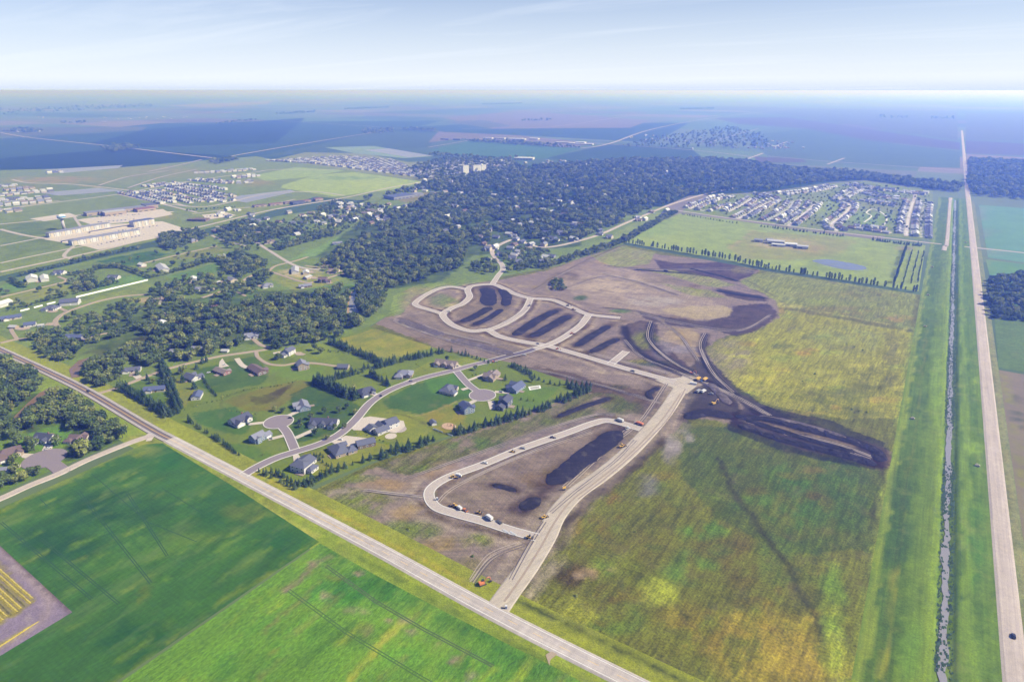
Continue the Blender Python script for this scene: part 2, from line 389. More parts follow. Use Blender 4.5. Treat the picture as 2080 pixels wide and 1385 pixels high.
# farmland to the horizon: the section grid of a flat river plain, half-mile fields in the crops of late summer
gm, N, L, bs = new_mat('farmland')
tcn = N.new('ShaderNodeTexCoord'); mpn = N.new('ShaderNodeMapping'); mpn.inputs['Scale'].default_value = (1 / 1207.0, 1 / 805.0, 0); mpn.inputs['Location'].default_value = (0.06, 0.18, 0)
L.new(tcn.outputs['Object'], mpn.inputs[0])
fl = N.new('ShaderNodeVectorMath'); fl.operation = 'FLOOR'; L.new(mpn.outputs[0], fl.inputs[0])
wnz = N.new('ShaderNodeTexWhiteNoise'); wnz.noise_dimensions = '2D'; L.new(fl.outputs[0], wnz.inputs['Vector'])
rp = N.new('ShaderNodeValToRGB'); rp.color_ramp.interpolation = 'CONSTANT'
cols = [(0, (0.045, 0.085, 0.022)), (0.22, (0.028, 0.062, 0.018)), (0.40, (0.075, 0.11, 0.035)), (0.58, (0.085, 0.095, 0.05)), (0.70, (0.05, 0.10, 0.025)), (0.84, (0.13, 0.11, 0.085)), (0.93, (0.08, 0.065, 0.055))]
for i, (ps, c) in enumerate(cols):
    e = rp.color_ramp.elements[i] if i < 2 else rp.color_ramp.elements.new(ps)
    e.position = ps; e.color = (*c, 1)
L.new(wnz.outputs[0], rp.inputs[0])
nv = nmath(N, L, 'ADD', nmath(N, L, 'MULTIPLY', nmath(N, L, 'SUBTRACT', noise(N, L, tcn.outputs['Object'], 0.004, 5, 0.6), 0.5), 0.9), 1.0)
vm = N.new('ShaderNodeVectorMath'); vm.operation = 'SCALE'; L.new(rp.outputs[0], vm.inputs[0]); L.new(nv, vm.inputs['Scale'])
L.new(vm.outputs[0], bs.inputs['Base Color']); bs.inputs['Roughness'].default_value = 1.0
vs, fs = [(0, 0, 0)], []
rings = [250, 500, 900, 1500, 2400, 3800, 6000, 9500, 15000, 24000, 38000, 60000, 95000, 150000]; NS = 72
for r_ in rings: vs += [(r_ * math.cos(2 * math.pi * k / NS), r_ * math.sin(2 * math.pi * k / NS), 0) for k in range(NS)]
fs += [(0, 1 + k, 1 + (k + 1) % NS) for k in range(NS)]
for i in range(len(rings) - 1):
    a = 1 + i * NS; c = a + NS
    fs += [(a + k, c + k, c + (k + 1) % NS, a + (k + 1) % NS) for k in range(NS)]
tag(mesh('ground', vs, fs, gm), kind='structure')

# ---- fields beyond the town (each a sheet a little above the one below)
def far(name, rgb, *flat, mat=None, ops=(), res=None):
    cx = sum(flat[0::2]) / (len(flat) // 2); cy = sum(flat[1::2]) / (len(flat) // 2)
    return sheet(name, W(*flat), tone(rgb, min(slant(cx, cy), 14)), mat or M_FIELD, ops, res, warp=10.0 if res else 0, step=0.012)
_z[0] = 0.10
GRN, CLOUD_SHADE, MGR, TAN, BRN, STR, OLV = (.045, .075, .035), (.014, .032, .020), (.030, .060, .034), (.13, .11, .09), (.075, .065, .065), (.18, .15, .12), (.08, .09, .055)  # the darkest green has cloud shadow painted in, for the far-left bands
def ff(c, *flat): return sheet('field', W(*flat), c, M_FIELD, step=0.012, warp=0)
ff(MGR, -200, 300, 330, 250, 900, 245, 600, 320, -200, 372); ff(OLV, -100, 262, 0, 258, 300, 258, 290, 264, 60, 276, -100, 285); ff(CLOUD_SHADE, 0, 322, 250, 302, 480, 318, 250, 340, 60, 345, -120, 345)  # last sheet: field under a cloud, its shadow put into the colour
ff(CLOUD_SHADE, 300, 262, 620, 240, 560, 290, 300, 300, 180, 292); ff(STR, 330, 215, 560, 205, 540, 212, 420, 219); ff(TAN, 340, 193, 460, 191, 450, 195); ff(TAN, 560, 205, 760, 198, 740, 206, 600, 210)
ff(GRN, 520, 320, 760, 270, 900, 262, 870, 300, 640, 310); ff(MGR, 700, 265, 1000, 250, 1400, 250, 1330, 290, 1050, 275); ff(TAN, 900, 240, 1060, 225, 1320, 245, 1280, 260, 1000, 262); ff(OLV, 900, 248, 980, 244, 1040, 256, 990, 260)
ff(TAN, 870, 290, 890, 268, 1050, 275, 1215, 292, 1150, 300, 940, 282); ff((.05, .11, .045), 870, 305, 950, 287, 1180, 302, 1110, 322, 1000, 325); ff(MGR, 1110, 322, 1240, 292, 1460, 305, 1510, 318, 1380, 322, 1200, 330); ff((.09, .14, .05), 1400, 300, 1600, 312, 1530, 330, 1430, 322)
ff((.06, .095, .05), 1510, 275, 1640, 262, 1800, 290, 1950, 308, 1950, 342, 1750, 335, 1560, 318); ff(BRN, 1450, 240, 1600, 238, 1850, 275, 1950, 290, 1950, 305, 1760, 285, 1640, 262, 1500, 252); ff(BRN, 1530, 318, 1630, 324, 1640, 330, 1540, 330)
ff(BRN, 1962, 285, 2080, 292, 2200, 320, 1962, 312); ff(OLV, 1962, 230, 2200, 230, 2200, 290, 1962, 283); ff(OLV, 1400, 215, 1945, 225, 1945, 285, 1600, 235)
ff((.16, .13, .10), 1962, 313, 2080, 320, 2200, 330, 1962, 325)

# ---- the new town west of the woods
far('grassland', (138, 160, 150), -150, 350, 250, 340, 520, 318, 560, 325, 700, 345, 870, 370, 860, 380, 760, 410, 640, 400, 500, 446, 330, 486, 0, 562, -150, 600, mat=M_GRASS, res=22,
    ops=[b(150, 385, 120, 20, (120, 150, 130), 0.6, 1), b(300, 350, 130, 14, (160, 165, 160), 0.7, 1), b(80, 470, 90, 25, (118, 142, 112), 0.8, 1), b(60, 520, 70, 20, (135, 158, 105), 0.8, 1), b(240, 368, 60, 8, (150, 165, 140), 0.8, 1), b(450, 380, 60, 10, (140, 165, 130), .8, 1), b(110, 366, 110, 8, (176, 164, 168), .8, .8), b(60, 382, 60, 6, (150, 158, 172), .7, .5), p((122, 148, 104), .9, .2, 0, 470, 60, 484, 130, 500, 0, 530), p((140, 160, 100), .9, .2, 0, 540, 150, 508, 190, 512, 0, 556), p((112, 142, 108), .9, .2, 0, 462, 80, 452, 95, 478, 60, 478), p((134, 156, 116), .9, .2, 160, 440, 240, 428, 330, 418, 300, 430, 180, 446), p((150, 164, 118), .9, .2, 380, 440, 470, 424, 560, 410, 620, 405, 500, 436, 400, 456), b(520, 372, 40, 8, (170, 160, 168), .7, .5), l((196, 182, 172), 14, .7, .2, 30, 366, 150, 376, 270, 388), b(330, 440, 30, 6, (170, 168, 160), .6), p((128, 152, 110), .9, .1, 250, 405, 330, 418, 400, 412, 340, 430, 200, 440)])
far('mown_field', (172, 192, 120), 575, 376, 640, 356, 720, 350, 862, 370, 800, 385, 680, 400, 570, 382, mat=M_GRASS, res=14, ops=[b(700, 362, 70, 4, (130, 165, 140), .8, 1), b(760, 375, 60, 10, (185, 200, 120), .7, 1)])
far('mown_field', (165, 188, 130), 510, 358, 600, 340, 700, 347, 610, 362, 540, 368, mat=M_GRASS)
far('field', (150, 178, 198), 660, 300, 760, 297, 880, 318, 820, 322, 720, 312)
far('pond', (160, 178, 200), 740, 305, 790, 302, 880, 317, 830, 320, mat=M_WATER)
far('pond', (150, 170, 205), 80, 392, 200, 382, 250, 388, 120, 398, mat=M_WATER)
far('pond', (150, 170, 205), 470, 400, 590, 386, 600, 390, 500, 412, 470, 408, mat=M_WATER)
far('pond', (150, 170, 205), 90, 345, 250, 336, 240, 342, 130, 352, mat=M_WATER)
for q in ((155, 447, 262, 432, 355, 430, 300, 448, 190, 458), (60, 445, 140, 433, 160, 440, 90, 450), (410, 437, 460, 432, 480, 438, 420, 447), (285, 430, 330, 425, 352, 436, 300, 446)):
    far('car_park', (214, 206, 204), *q, mat=M_DRIVE)
far('apartment_yard', (205, 202, 204), 90, 487, 160, 460, 330, 450, 385, 468, 330, 482, 200, 508, 170, 500, mat=M_DRIVE)

# ---- the acreages and the river wood
_z[0] = 0.03
sheet('rough_grass', [(-1700, 276)] + W(-140, 630, 0, 697, 232, 800, 240, 790, 380, 742, 500, 720, 680, 692, 750, 662, 790, 640, 800, 600, 850, 578, 1000, 566, 1130, 541, 1265, 496, 1372, 436, 1350, 418, 1240, 420, 1000, 400, 870, 380, 700, 418, 560, 440, 430, 478, 200, 525, 0, 572, -140, 600) + [(-1700, 640)],
    TC((128, 152, 92), 300, 600), M_GRASS, res=6.5, warp=6, seed=3, ops=[
    p((66, 118, 88), .95, .2, 195, 530, 300, 510, 345, 515, 320, 528, 240, 545), p((140, 152, 110), .9, 0, 320, 530, 440, 500, 470, 508, 400, 525),
    p((112, 150, 108), .9, 0, 345, 560, 440, 535, 450, 548, 350, 575), p((135, 168, 118), .95, 0, 580, 530, 690, 480, 705, 492, 640, 520), p((120, 160, 110), .9, 0, 565, 488, 640, 470, 660, 475, 580, 498),
    p((158, 165, 92), .9, .3, 0, 605, 130, 575, 150, 590, 10, 625), p((150, 165, 88), .9, .3, 160, 612, 300, 575, 310, 590, 180, 618), p((120, 160, 85), .8, 0, 200, 570, 290, 555, 300, 568, 190, 590),
    p((150, 172, 92), .9, .2, 20, 700, 60, 690, 120, 735, 105, 745), p((140, 160, 85), .8, .4, 0, 660, 40, 670, 60, 690, 10, 698), p((96, 108, 98), .9, .3, 165, 715, 300, 690, 320, 680, 310, 698, 200, 725),
    p((88, 88, 112), .9, 0, 255, 690, 310, 680, 322, 686, 270, 700), p((130, 168, 95), .9, .2, 400, 610, 520, 580, 540, 600, 470, 622), p((165, 170, 110), .8, .4, 545, 560, 620, 550, 700, 565, 610, 600),
    p((120, 160, 90), .8, .2, 620, 585, 730, 575, 740, 590, 640, 600), b(610, 555, 45, 9, (205, 188, 170), .9, .6), b(300, 610, 30, 6, (200, 180, 160), .8), p((120, 160, 80), .8, 0, 0, 578, 60, 565, 70, 580, 0, 600),
    b(1050, 520, 60, 18, (128, 160, 115), .8, .4), b(1120, 530, 60, 10, (150, 170, 115), .8), p((150, 168, 120), .9, .3, 1225, 520, 1290, 495, 1380, 440, 1330, 430, 1200, 500, 1100, 545),
    b(740, 430, 70, 12, (150, 170, 130), .8, .3), b(650, 440, 60, 10, (155, 170, 130), .8, .3), b(950, 450, 70, 10, (105, 140, 125), .8, .3), p((155, 150, 165), .9, .2, 790, 400, 870, 390, 900, 405, 820, 412),
    p((60, 95, 70), .85, .2, 640, 520, 760, 430, 900, 400, 1200, 420, 1180, 500, 960, 520, 900, 570, 780, 590, 700, 560),
    p((70, 98, 62), .8, .4, 160, 660, 420, 600, 720, 580, 740, 650, 560, 690, 300, 730, 160, 700)])
sheet('rough_grass', [(-1700, 246)] + W(-140, 655, 0, 726, 150, 795, 286, 878, 130, 945, 0, 1002, -140, 1060) + [(-900, 120), (-1700, 120)], TC((120, 150, 70), 100, 850), M_GRASS, res=4, warp=4, seed=5, ops=[
    p((70, 95, 60), .9, .3, -60, 745, 80, 765, 60, 800, 130, 800, 210, 850, 255, 895, 130, 940, 120, 890, 30, 870, -60, 870), p((118, 165, 62), .9, .1, 60, 880, 130, 860, 150, 885, 150, 900, 80, 915, 30, 905),
    l((165, 165, 75), 10, .8, .3, 70, 765, 190, 830, 275, 880), b(265, 872, 25, 10, (160, 165, 80), .8), p((110, 140, 65), .8, 0, 0, 975, 60, 950, 110, 960, 0, 1000)])
# ---- lots of the first subdivision and the lane north of it
sheet('lawn', W(232, 800, 345, 860, 478, 938, 620, 993, 760, 936, 930, 880, 1200, 790, 1040, 735, 905, 712, 750, 662, 680, 692, 500, 720, 380, 742, 240, 790), TC((122, 142, 66), 700, 830), M_LAWN, res=2.6, warp=2.5, seed=8, ops=[
    l((160, 160, 80), 12, .8, .4, 250, 815, 340, 862, 400, 900, 470, 935), l((150, 150, 70), 8, .8, .3, 500, 952, 560, 975, 620, 990), b(500, 948, 14, 5, (190, 140, 80), .9),
    p((92, 128, 62), .85, .2, 240, 790, 330, 760, 340, 800, 330, 840, 300, 830), p((70, 112, 62), .9, .1, 375, 770, 400, 750, 520, 722, 545, 760, 530, 780, 430, 800), p((150, 150, 78), .7, .4, 345, 770, 375, 765, 400, 800, 370, 830, 350, 800),
    p((72, 120, 60), .95, .1, 390, 840, 470, 825, 520, 850, 500, 880, 470, 880, 400, 862), p((132, 126, 80), .9, .2, 450, 815, 540, 785, 615, 772, 630, 782, 560, 832, 500, 835), p((74, 78, 52), .85, .2, 505, 805, 530, 805, 600, 778, 560, 815, 520, 822),
    p((58, 100, 64), .95, .1, 590, 800, 640, 778, 740, 830, 750, 800, 760, 812, 720, 850, 690, 880, 600, 900, 590, 870), p((60, 112, 62), .95, .05, 775, 815, 830, 785, 930, 757, 962, 780, 955, 805, 850, 845, 800, 838),
    p((95, 140, 58), .8, 0, 860, 772, 930, 757, 960, 780, 950, 800, 880, 800), p((132, 150, 70), .8, .2, 680, 790, 760, 765, 800, 780, 740, 800), p((150, 156, 74), .85, .2, 725, 850, 800, 830, 880, 850, 890, 870, 830, 900, 720, 890),
    p((158, 148, 96), .8, .4, 850, 845, 910, 820, 945, 845, 950, 870, 900, 880), p((150, 152, 70), .85, .2, 620, 920, 720, 890, 800, 905, 760, 925, 640, 970), p((92, 132, 62), .85, .2, 500, 900, 560, 925, 500, 945, 440, 900),
    p((104, 142, 60), .85, .1, 1010, 790, 1140, 785, 1090, 830, 1010, 825), p((150, 160, 86), .7, .2, 870, 735, 960, 725, 980, 735, 900, 755, 800, 770), p((165, 162, 100), .85, .3, 690, 690, 760, 668, 880, 705, 800, 728, 720, 720),
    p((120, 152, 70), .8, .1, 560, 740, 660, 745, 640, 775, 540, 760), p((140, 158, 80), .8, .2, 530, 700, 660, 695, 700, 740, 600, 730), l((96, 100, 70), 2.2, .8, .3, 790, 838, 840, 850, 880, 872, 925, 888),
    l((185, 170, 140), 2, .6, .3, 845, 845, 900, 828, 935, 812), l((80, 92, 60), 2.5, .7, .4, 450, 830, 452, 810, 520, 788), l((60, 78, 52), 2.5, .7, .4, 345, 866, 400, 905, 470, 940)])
# ---- the building site and the meadow round it
# new streets, surveyed once: used for the trenches beside them and later for the paving itself
STREETS = [(1110, 702, 1180, 722, 1240, 740, 1300, 757, 1372, 776), (1110, 702, 1060, 694, 1015, 684, 990, 671, 958, 673, 924, 663, 906, 650, 900, 638, 918, 626, 940, 617, 954, 603, 950, 590, 960, 581, 1000, 578, 1023, 586, 1045, 597, 1078, 606, 1123, 610, 1161, 625, 1196, 639, 1260, 646),
    (990, 671, 1012, 664, 1040, 650, 1065, 631, 1078, 606), (900, 638, 874, 630, 848, 622, 845, 614, 869, 597, 894, 586, 920, 583, 948, 588), (1092, 1092, 1040, 1078, 985, 1060, 930, 1045, 888, 1031, 872, 1010, 878, 990, 912, 969, 980, 944, 1060, 911, 1150, 880, 1205, 860, 1240, 855, 1302, 872), (1110, 702, 1141, 688, 1176, 664, 1190, 648, 1196, 639), (1400, 765, 1382, 790, 1350, 838, 1310, 885, 1270, 925, 1220, 966, 1168, 1003, 1130, 1046, 1108, 1092, 1072, 1150, 1032, 1205)]
def side_ops():
    out = []
    for q in STREETS:
        c = smooth(W(*q), 5)
        for s in (1, -1):
            for o_, w_, rgb, a_, br_ in ((15, 7, (190, 174, 164), .65, .6), (8.0, 4.2, (92, 83, 92), .85, .45), (11.5, 2.0, (132, 120, 126), .6, 1.0)):
                A, _ = ribbon_pts(c, s * o_, 0, False); m_ = A[len(A) // 2]; qx, qy = PX(np.array([m_.x]), np.array([m_.y]))
                out.append(('l', [(v.x, v.y) for v in A], w_, TC(rgb, float(qx[0]), float(qy[0])), a_, br_))
    return out
HEAPS = [((1112, 984, 1150, 958, 1200, 920, 1240, 890, 1262, 876), 21), ((1132, 847, 1180, 828, 1240, 808), 8), ((1170, 703, 1200, 684, 1238, 662), 13), ((1200, 716, 1230, 700, 1258, 688), 12), ((1044, 682, 1070, 664, 1100, 645, 1132, 630), 16), ((1078, 684, 1110, 668, 1156, 641), 16), ((936, 654, 960, 644, 998, 624), 16), ((962, 660, 990, 648, 1020, 628), 13), ((988, 584, 992, 600, 994, 622), 26), ((1018, 588, 1030, 604, 1026, 622), 16), ((812, 650, 850, 664, 902, 682), 16), ((916, 690, 980, 704, 1045, 722), 15), ((1000, 984, 1025, 990, 1050, 998), 7), ((1058, 1036, 1080, 1020, 1098, 1012), 14), ((1492, 846, 1560, 852, 1640, 872, 1720, 892, 1778, 916, 1784, 938), 13), ((1498, 862, 1560, 884, 1640, 906, 1720, 926, 1782, 946), 12), ((1512, 852, 1580, 874, 1660, 898, 1740, 920), 9), ((1540, 846, 1620, 860, 1700, 884, 1750, 904), 8), ((1390, 850, 1440, 838, 1490, 848), 16), ((1440, 778, 1462, 800, 1482, 822), 10), ((1325, 812, 1318, 800, 1340, 786), 8), ((1400, 545, 1460, 560, 1500, 572), 7), ((1455, 590, 1500, 598, 1556, 606), 12), ((1290, 548, 1350, 552, 1400, 556), 7)]
def heap_ops(): return [l((116, 106, 112), w_ * 1.4, .5, .5, *q) for q, w_ in HEAPS[:14]] + [l((60, 55, 64), w_ * 1.05, .92, .12, *q) for q, w_ in HEAPS]
def flecks(n, seed, x0, x1, y0, y1, rx, ry, cols, a=.7, br=.8):
    r_ = random.Random(seed); return [b(r_.uniform(x0, x1), r_.uniform(y0, y1), r_.uniform(*rx), r_.uniform(*ry), r_.choice(cols), a * r_.uniform(.6, 1.1), br) for _ in range(n)]
EAST = [(122, 128, 96), (196, 192, 100), (178, 158, 104), (150, 166, 82), (136, 134, 112), (186, 188, 84), (112, 122, 84)]
SOUTH = [(98, 102, 78), (104, 136, 62), (132, 126, 70), (150, 124, 74), (90, 112, 62), (120, 140, 60), (110, 100, 76)]
DIRT = (152, 139, 147)
sheet('site_ground', W(625, 1000, 760, 940, 930, 884, 1203, 792, 1042, 737, 906, 714, 752, 664, 790, 640, 800, 600, 850, 578, 1000, 566, 1130, 541, 1265, 497, 1560, 551, 1870, 599, 1741, 1395, 1724, 1560, 1333, 1396, 1260, 1362, 1000, 1228, 760, 1098, 625, 1022),
    TC((122, 128, 78), 1450, 1000), M_MEADOW, res=2.9, warp=4.5, seed=12, ops=[
    # meadow in the north-east
    p((152, 164, 98), .95, .1, 1480, 570, 1560, 552, 1862, 598, 1850, 670, 1600, 625), b(1700, 600, 110, 10, (142, 146, 112), .8, 1), b(1680, 632, 120, 12, (136, 134, 118), .8, 1), b(1770, 652, 90, 12, (132, 132, 118), .8, 1), l((182, 188, 118), 3.5, .8, .2, 1590, 618, 1700, 640, 1856, 668),
    p((160, 162, 84), .95, 0, 1500, 680, 1600, 630, 1850, 675, 1826, 850, 1700, 850, 1560, 820, 1480, 770, 1450, 700), b(1530, 760, 75, 40, (188, 184, 92), .9, .6), b(1600, 700, 80, 30, (176, 178, 84), .8, .7), b(1720, 690, 90, 30, (158, 166, 78), .8, .7),
    b(1640, 715, 26, 8, (188, 146, 92), .8, .5), b(1655, 775, 60, 12, (172, 170, 90), .7, .6), b(1770, 775, 55, 25, (120, 126, 92), .7, .9), b(1690, 805, 80, 18, (112, 124, 86), .8, .8), b(1700, 838, 90, 16, (112, 122, 84), .8, .8), b(1810, 720, 16, 60, (128, 130, 108), .7, .6),
    b(1480, 730, 50, 45, (156, 150, 142), .85, .5), b(1520, 650, 40, 20, (140, 152, 112), .7, .5), b(1560, 600, 60, 14, (160, 170, 108), .7), l((110, 112, 100), 5, .6, .5, 1500, 560, 1600, 620, 1610, 660, 1560, 700),
    *flecks(70, 5, 1470, 1850, 560, 850, (10, 42), (3, 9), EAST, .75, .9),
    # meadow in the south-east
    p((88, 110, 70), .95, .2, 1390, 865, 1500, 870, 1620, 915, 1800, 958, 1770, 1120, 1600, 1120, 1450, 1050, 1380, 960), b(1620, 1010, 90, 70, (84, 124, 64), .85, .7), b(1520, 990, 60, 40, (98, 112, 76), .8, .8), b(1700, 1010, 70, 90, (88, 118, 66), .8, .7),
    b(1430, 1075, 55, 24, (104, 142, 66), .75, 1.2), b(1530, 1020, 45, 22, (104, 138, 64), .75, 1.2), b(1400, 1150, 70, 40, (108, 140, 56), .75, 1.2), b(1440, 1110, 40, 30, (106, 104, 74), .8, .7), b(1500, 1140, 45, 60, (108, 100, 72), .75, .8), b(1600, 1130, 70, 60, (96, 122, 62), .8, .7),
    b(1250, 1150, 60, 26, (128, 152, 48), .85, .8), b(1340, 1205, 45, 28, (174, 186, 44), .9, .7), b(1200, 1075, 45, 35, (150, 124, 70), .6, 1.1), b(1255, 1030, 22, 26, (152, 118, 74), .8, .8), b(1160, 1170, 42, 30, (92, 82, 60), .9, .5), b(1230, 1210, 48, 26, (112, 100, 66), .8, .8),
    b(1300, 1110, 90, 50, (120, 118, 72), .75, .7), b(1330, 1050, 80, 30, (104, 112, 76), .8, .8), b(1430, 1285, 75, 45, (156, 126, 66), .5, 1.0), b(1380, 1270, 60, 60, (146, 132, 62), .6, 1.0), b(1560, 1310, 110, 80, (164, 148, 42), .85, .6), b(1640, 1340, 100, 50, (172, 150, 38), .85, .6),
    b(1250, 1260, 60, 34, (108, 138, 52), .8, .7), b(1180, 1240, 60, 28, (160, 164, 50), .8, .7), b(1300, 1310, 80, 30, (128, 132, 52), .8, .7), b(1690, 1250, 34, 110, (132, 168, 46), .85, .6), b(1700, 1340, 26, 60, (178, 192, 38), .85, .5), b(1640, 1230, 60, 40, (102, 108, 62), .8, .8),
    b(1365, 905, 20, 40, (164, 156, 164), .9, .4), b(1385, 870, 16, 12, (166, 160, 166), .9, .4), b(1345, 862, 16, 16, (166, 160, 164), .9, .4), b(1312, 985, 26, 22, (138, 138, 150), .85, .5), b(1400, 890, 12, 10, (160, 156, 160), .8),
    l((72, 80, 58), 4.5, .8, .1, 1455, 930, 1500, 1010, 1570, 1105, 1640, 1225, 1668, 1300), l((84, 92, 60), 4, .6, .3, 1280, 1160, 1340, 1205, 1400, 1250),
    b(1785, 1060, 13, 55, (84, 84, 86), .95, .3), b(1768, 1190, 13, 45, (90, 82, 86), .95, .3), b(1750, 1290, 12, 40, (98, 92, 86), .9, .3), b(1800, 960, 14, 22, (92, 90, 88), .9, .3), b(1742, 1370, 16, 30, (120, 108, 80), .8, .3),
    l((150, 168, 66), 6, .85, .3, 1853, 665, 1829, 850, 1802, 990, 1768, 1180, 1730, 1385), l((158, 160, 50), 16, .7, .3, 1040, 1222, 1200, 1308, 1335, 1380), l((58, 78, 36), 3.4, .9, .6, 1045, 1240, 1200, 1322, 1330, 1388), l((168, 146, 60), 5, .7, .3, 1060, 1258, 1200, 1335, 1320, 1398),
    *flecks(90, 6, 1180, 1780, 900, 1390, (10, 40), (6, 18), SOUTH, .52, 1.1), *flecks(26, 8, 1480, 1740, 1240, 1390, (12, 44), (8, 18), [(172, 156, 44), (158, 150, 50), (180, 168, 50), (150, 130, 56)], .7, .9),
    # stripped ground
    p(DIRT, .97, 0, 756, 655, 800, 640, 832, 592, 900, 578, 1000, 572, 1130, 545, 1200, 515, 1290, 505, 1345, 518, 1540, 540, 1545, 552, 1500, 572, 1540, 592, 1580, 612, 1584, 645, 1530, 676, 1470, 684, 1430, 705, 1470, 760, 1500, 795, 1600, 850, 1700, 880, 1790, 905, 1816, 930, 1806, 950, 1770, 948, 1600, 905, 1490, 862, 1400, 850, 1330, 905, 1250, 985, 1160, 1045, 1120, 1130, 1010, 1240, 930, 1196, 800, 1112, 660, 1010, 760, 950, 930, 888, 1195, 795, 1040, 738, 905, 714),
    *flecks(60, 7, 800, 1420, 560, 760, (8, 34), (2.5, 8), [(192, 176, 168), (120, 108, 118), (200, 184, 168), (104, 94, 104), (166, 152, 142)], .7, .8), *flecks(50, 9, 660, 1330, 830, 1200, (8, 34), (4, 12), [(190, 174, 164), (112, 102, 108), (178, 154, 132), (124, 136, 88), (150, 148, 104)], .7, .9), *side_ops(),
    p((140, 166, 96), .95, .2, 776, 642, 788, 590, 850, 576, 1000, 560, 1010, 568, 900, 586, 845, 600, 815, 640), b(800, 600, 18, 25, (150, 172, 100), .8), b(850, 590, 40, 8, (170, 160, 150), .7, .6),
    p((176, 162, 164), .9, .2, 1125, 560, 1230, 535, 1330, 560, 1430, 600, 1480, 630, 1380, 640, 1290, 632, 1180, 612), b(1250, 580, 80, 20, (196, 180, 172), .85, .7), b(1330, 612, 60, 10, (190, 182, 182), .8, .6), b(1180, 545, 60, 14, (166, 152, 160), .8, .5), b(1230, 532, 22, 5, (196, 172, 158), .9, .2),
    p((156, 168, 112), .95, .2, 1200, 520, 1265, 500, 1330, 512, 1320, 535, 1260, 545, 1220, 532), p((154, 164, 112), .95, .2, 1300, 546, 1400, 552, 1500, 580, 1440, 584, 1360, 560), p((150, 158, 118), .9, .3, 1340, 575, 1440, 590, 1480, 606, 1400, 600),
    p((66, 60, 74), .95, .1, 1330, 528, 1380, 535, 1480, 532, 1540, 545, 1530, 560, 1490, 572, 1420, 560, 1340, 545), b(1510, 548, 25, 8, (140, 138, 132), .7), p((62, 58, 74), .96, .05, 1455, 585, 1545, 600, 1560, 612, 1520, 612, 1475, 600), b(1350, 570, 40, 6, (130, 126, 140), .8, .4), l((96, 92, 118), 4, .8, .2, 1290, 545, 1400, 552, 1500, 580, 1550, 596),
    p((60, 56, 72), .97, .05, 1290, 628, 1350, 645, 1440, 652, 1482, 642, 1486, 622, 1560, 616, 1582, 640, 1540, 672, 1500, 684, 1440, 668, 1370, 662, 1310, 648), p((192, 178, 158), .95, .1, 1340, 628, 1400, 622, 1470, 620, 1486, 628, 1478, 644, 1440, 650, 1380, 642), l((196, 176, 160), 5, .8, .1, 1220, 622, 1300, 632, 1350, 655, 1380, 680, 1400, 705, 1420, 730),
    p((62, 57, 70), .95, .1, 1270, 660, 1300, 650, 1340, 660, 1330, 690, 1400, 740, 1410, 768, 1330, 735, 1275, 690), p((184, 166, 148), .9, .2, 1335, 690, 1360, 665, 1410, 668, 1430, 690, 1410, 712, 1370, 700), b(1390, 710, 40, 8, (150, 146, 168), .7), b(1345, 710, 20, 22, (150, 146, 165), .7, .3), b(1310, 690, 25, 20, (140, 148, 92), .85, .3), b(1320, 738, 42, 7, (66, 92, 70), .95, .1), b(1300, 734, 30, 4, (140, 140, 90), .7),
    l((50, 46, 56), 13, .95, 0, 1270, 665, 1276, 690, 1310, 725, 1370, 752, 1430, 775, 1490, 800), l((50, 46, 56), 10, .95, 0, 1325, 655, 1318, 690, 1360, 730, 1420, 765), l((54, 50, 60), 11, .92, 0, 1435, 680, 1425, 710, 1450, 760, 1480, 790), l((172, 152, 140), 4, .8, 0, 1380, 668, 1400, 700, 1425, 740),
    p((40, 38, 48), .98, .05, 1385, 756, 1436, 722, 1490, 778, 1550, 822, 1620, 848, 1540, 852, 1500, 815, 1480, 792, 1430, 780), p((36, 34, 44), .98, .05, 1396, 790, 1440, 778, 1490, 800, 1502, 832, 1488, 856, 1440, 850, 1388, 842), b(1470, 800, 10, 8, (148, 142, 150), .8, .2),
    p((48, 45, 55), .98, .08, 1480, 836, 1560, 826, 1700, 858, 1794, 900, 1800, 954, 1700, 942, 1580, 914, 1480, 874), p((120, 108, 112), .7, .3, 1780, 905, 1818, 930, 1806, 952, 1790, 945), l((158, 142, 136), 6, .85, .3, 1520, 850, 1600, 872, 1680, 890, 1730, 905), l((66, 62, 88), 4, .8, .4, 1500, 860, 1600, 895, 1700, 922, 1780, 945),
    p((88, 80, 86), .93, .1, 1045, 742, 1120, 748, 1230, 778, 1360, 805, 1335, 850, 1300, 845, 1200, 795, 1100, 765), l((60, 55, 64), 6, .85, .2, 1050, 745, 1150, 765, 1260, 795, 1330, 815), b(1320, 795, 14, 20, (92, 88, 110), .8, .2), b(1260, 785, 20, 5, (82, 88, 90), .8),
    p((108, 118, 92), .85, .5, 760, 945, 930, 892, 1195, 800, 1260, 800, 1290, 830, 1200, 850, 1050, 890, 900, 950, 820, 965), p((150, 138, 150), .85, .3, 900, 945, 1060, 890, 1180, 850, 1230, 848, 1080, 905, 960, 950, 900, 972), b(1130, 870, 60, 10, (146, 136, 140), .7, .4), b(1270, 830, 40, 16, (96, 112, 88), .8, .5), b(960, 900, 70, 14, (96, 128, 78), .7, .9), b(1080, 860, 60, 10, (104, 120, 88), .7, .6),
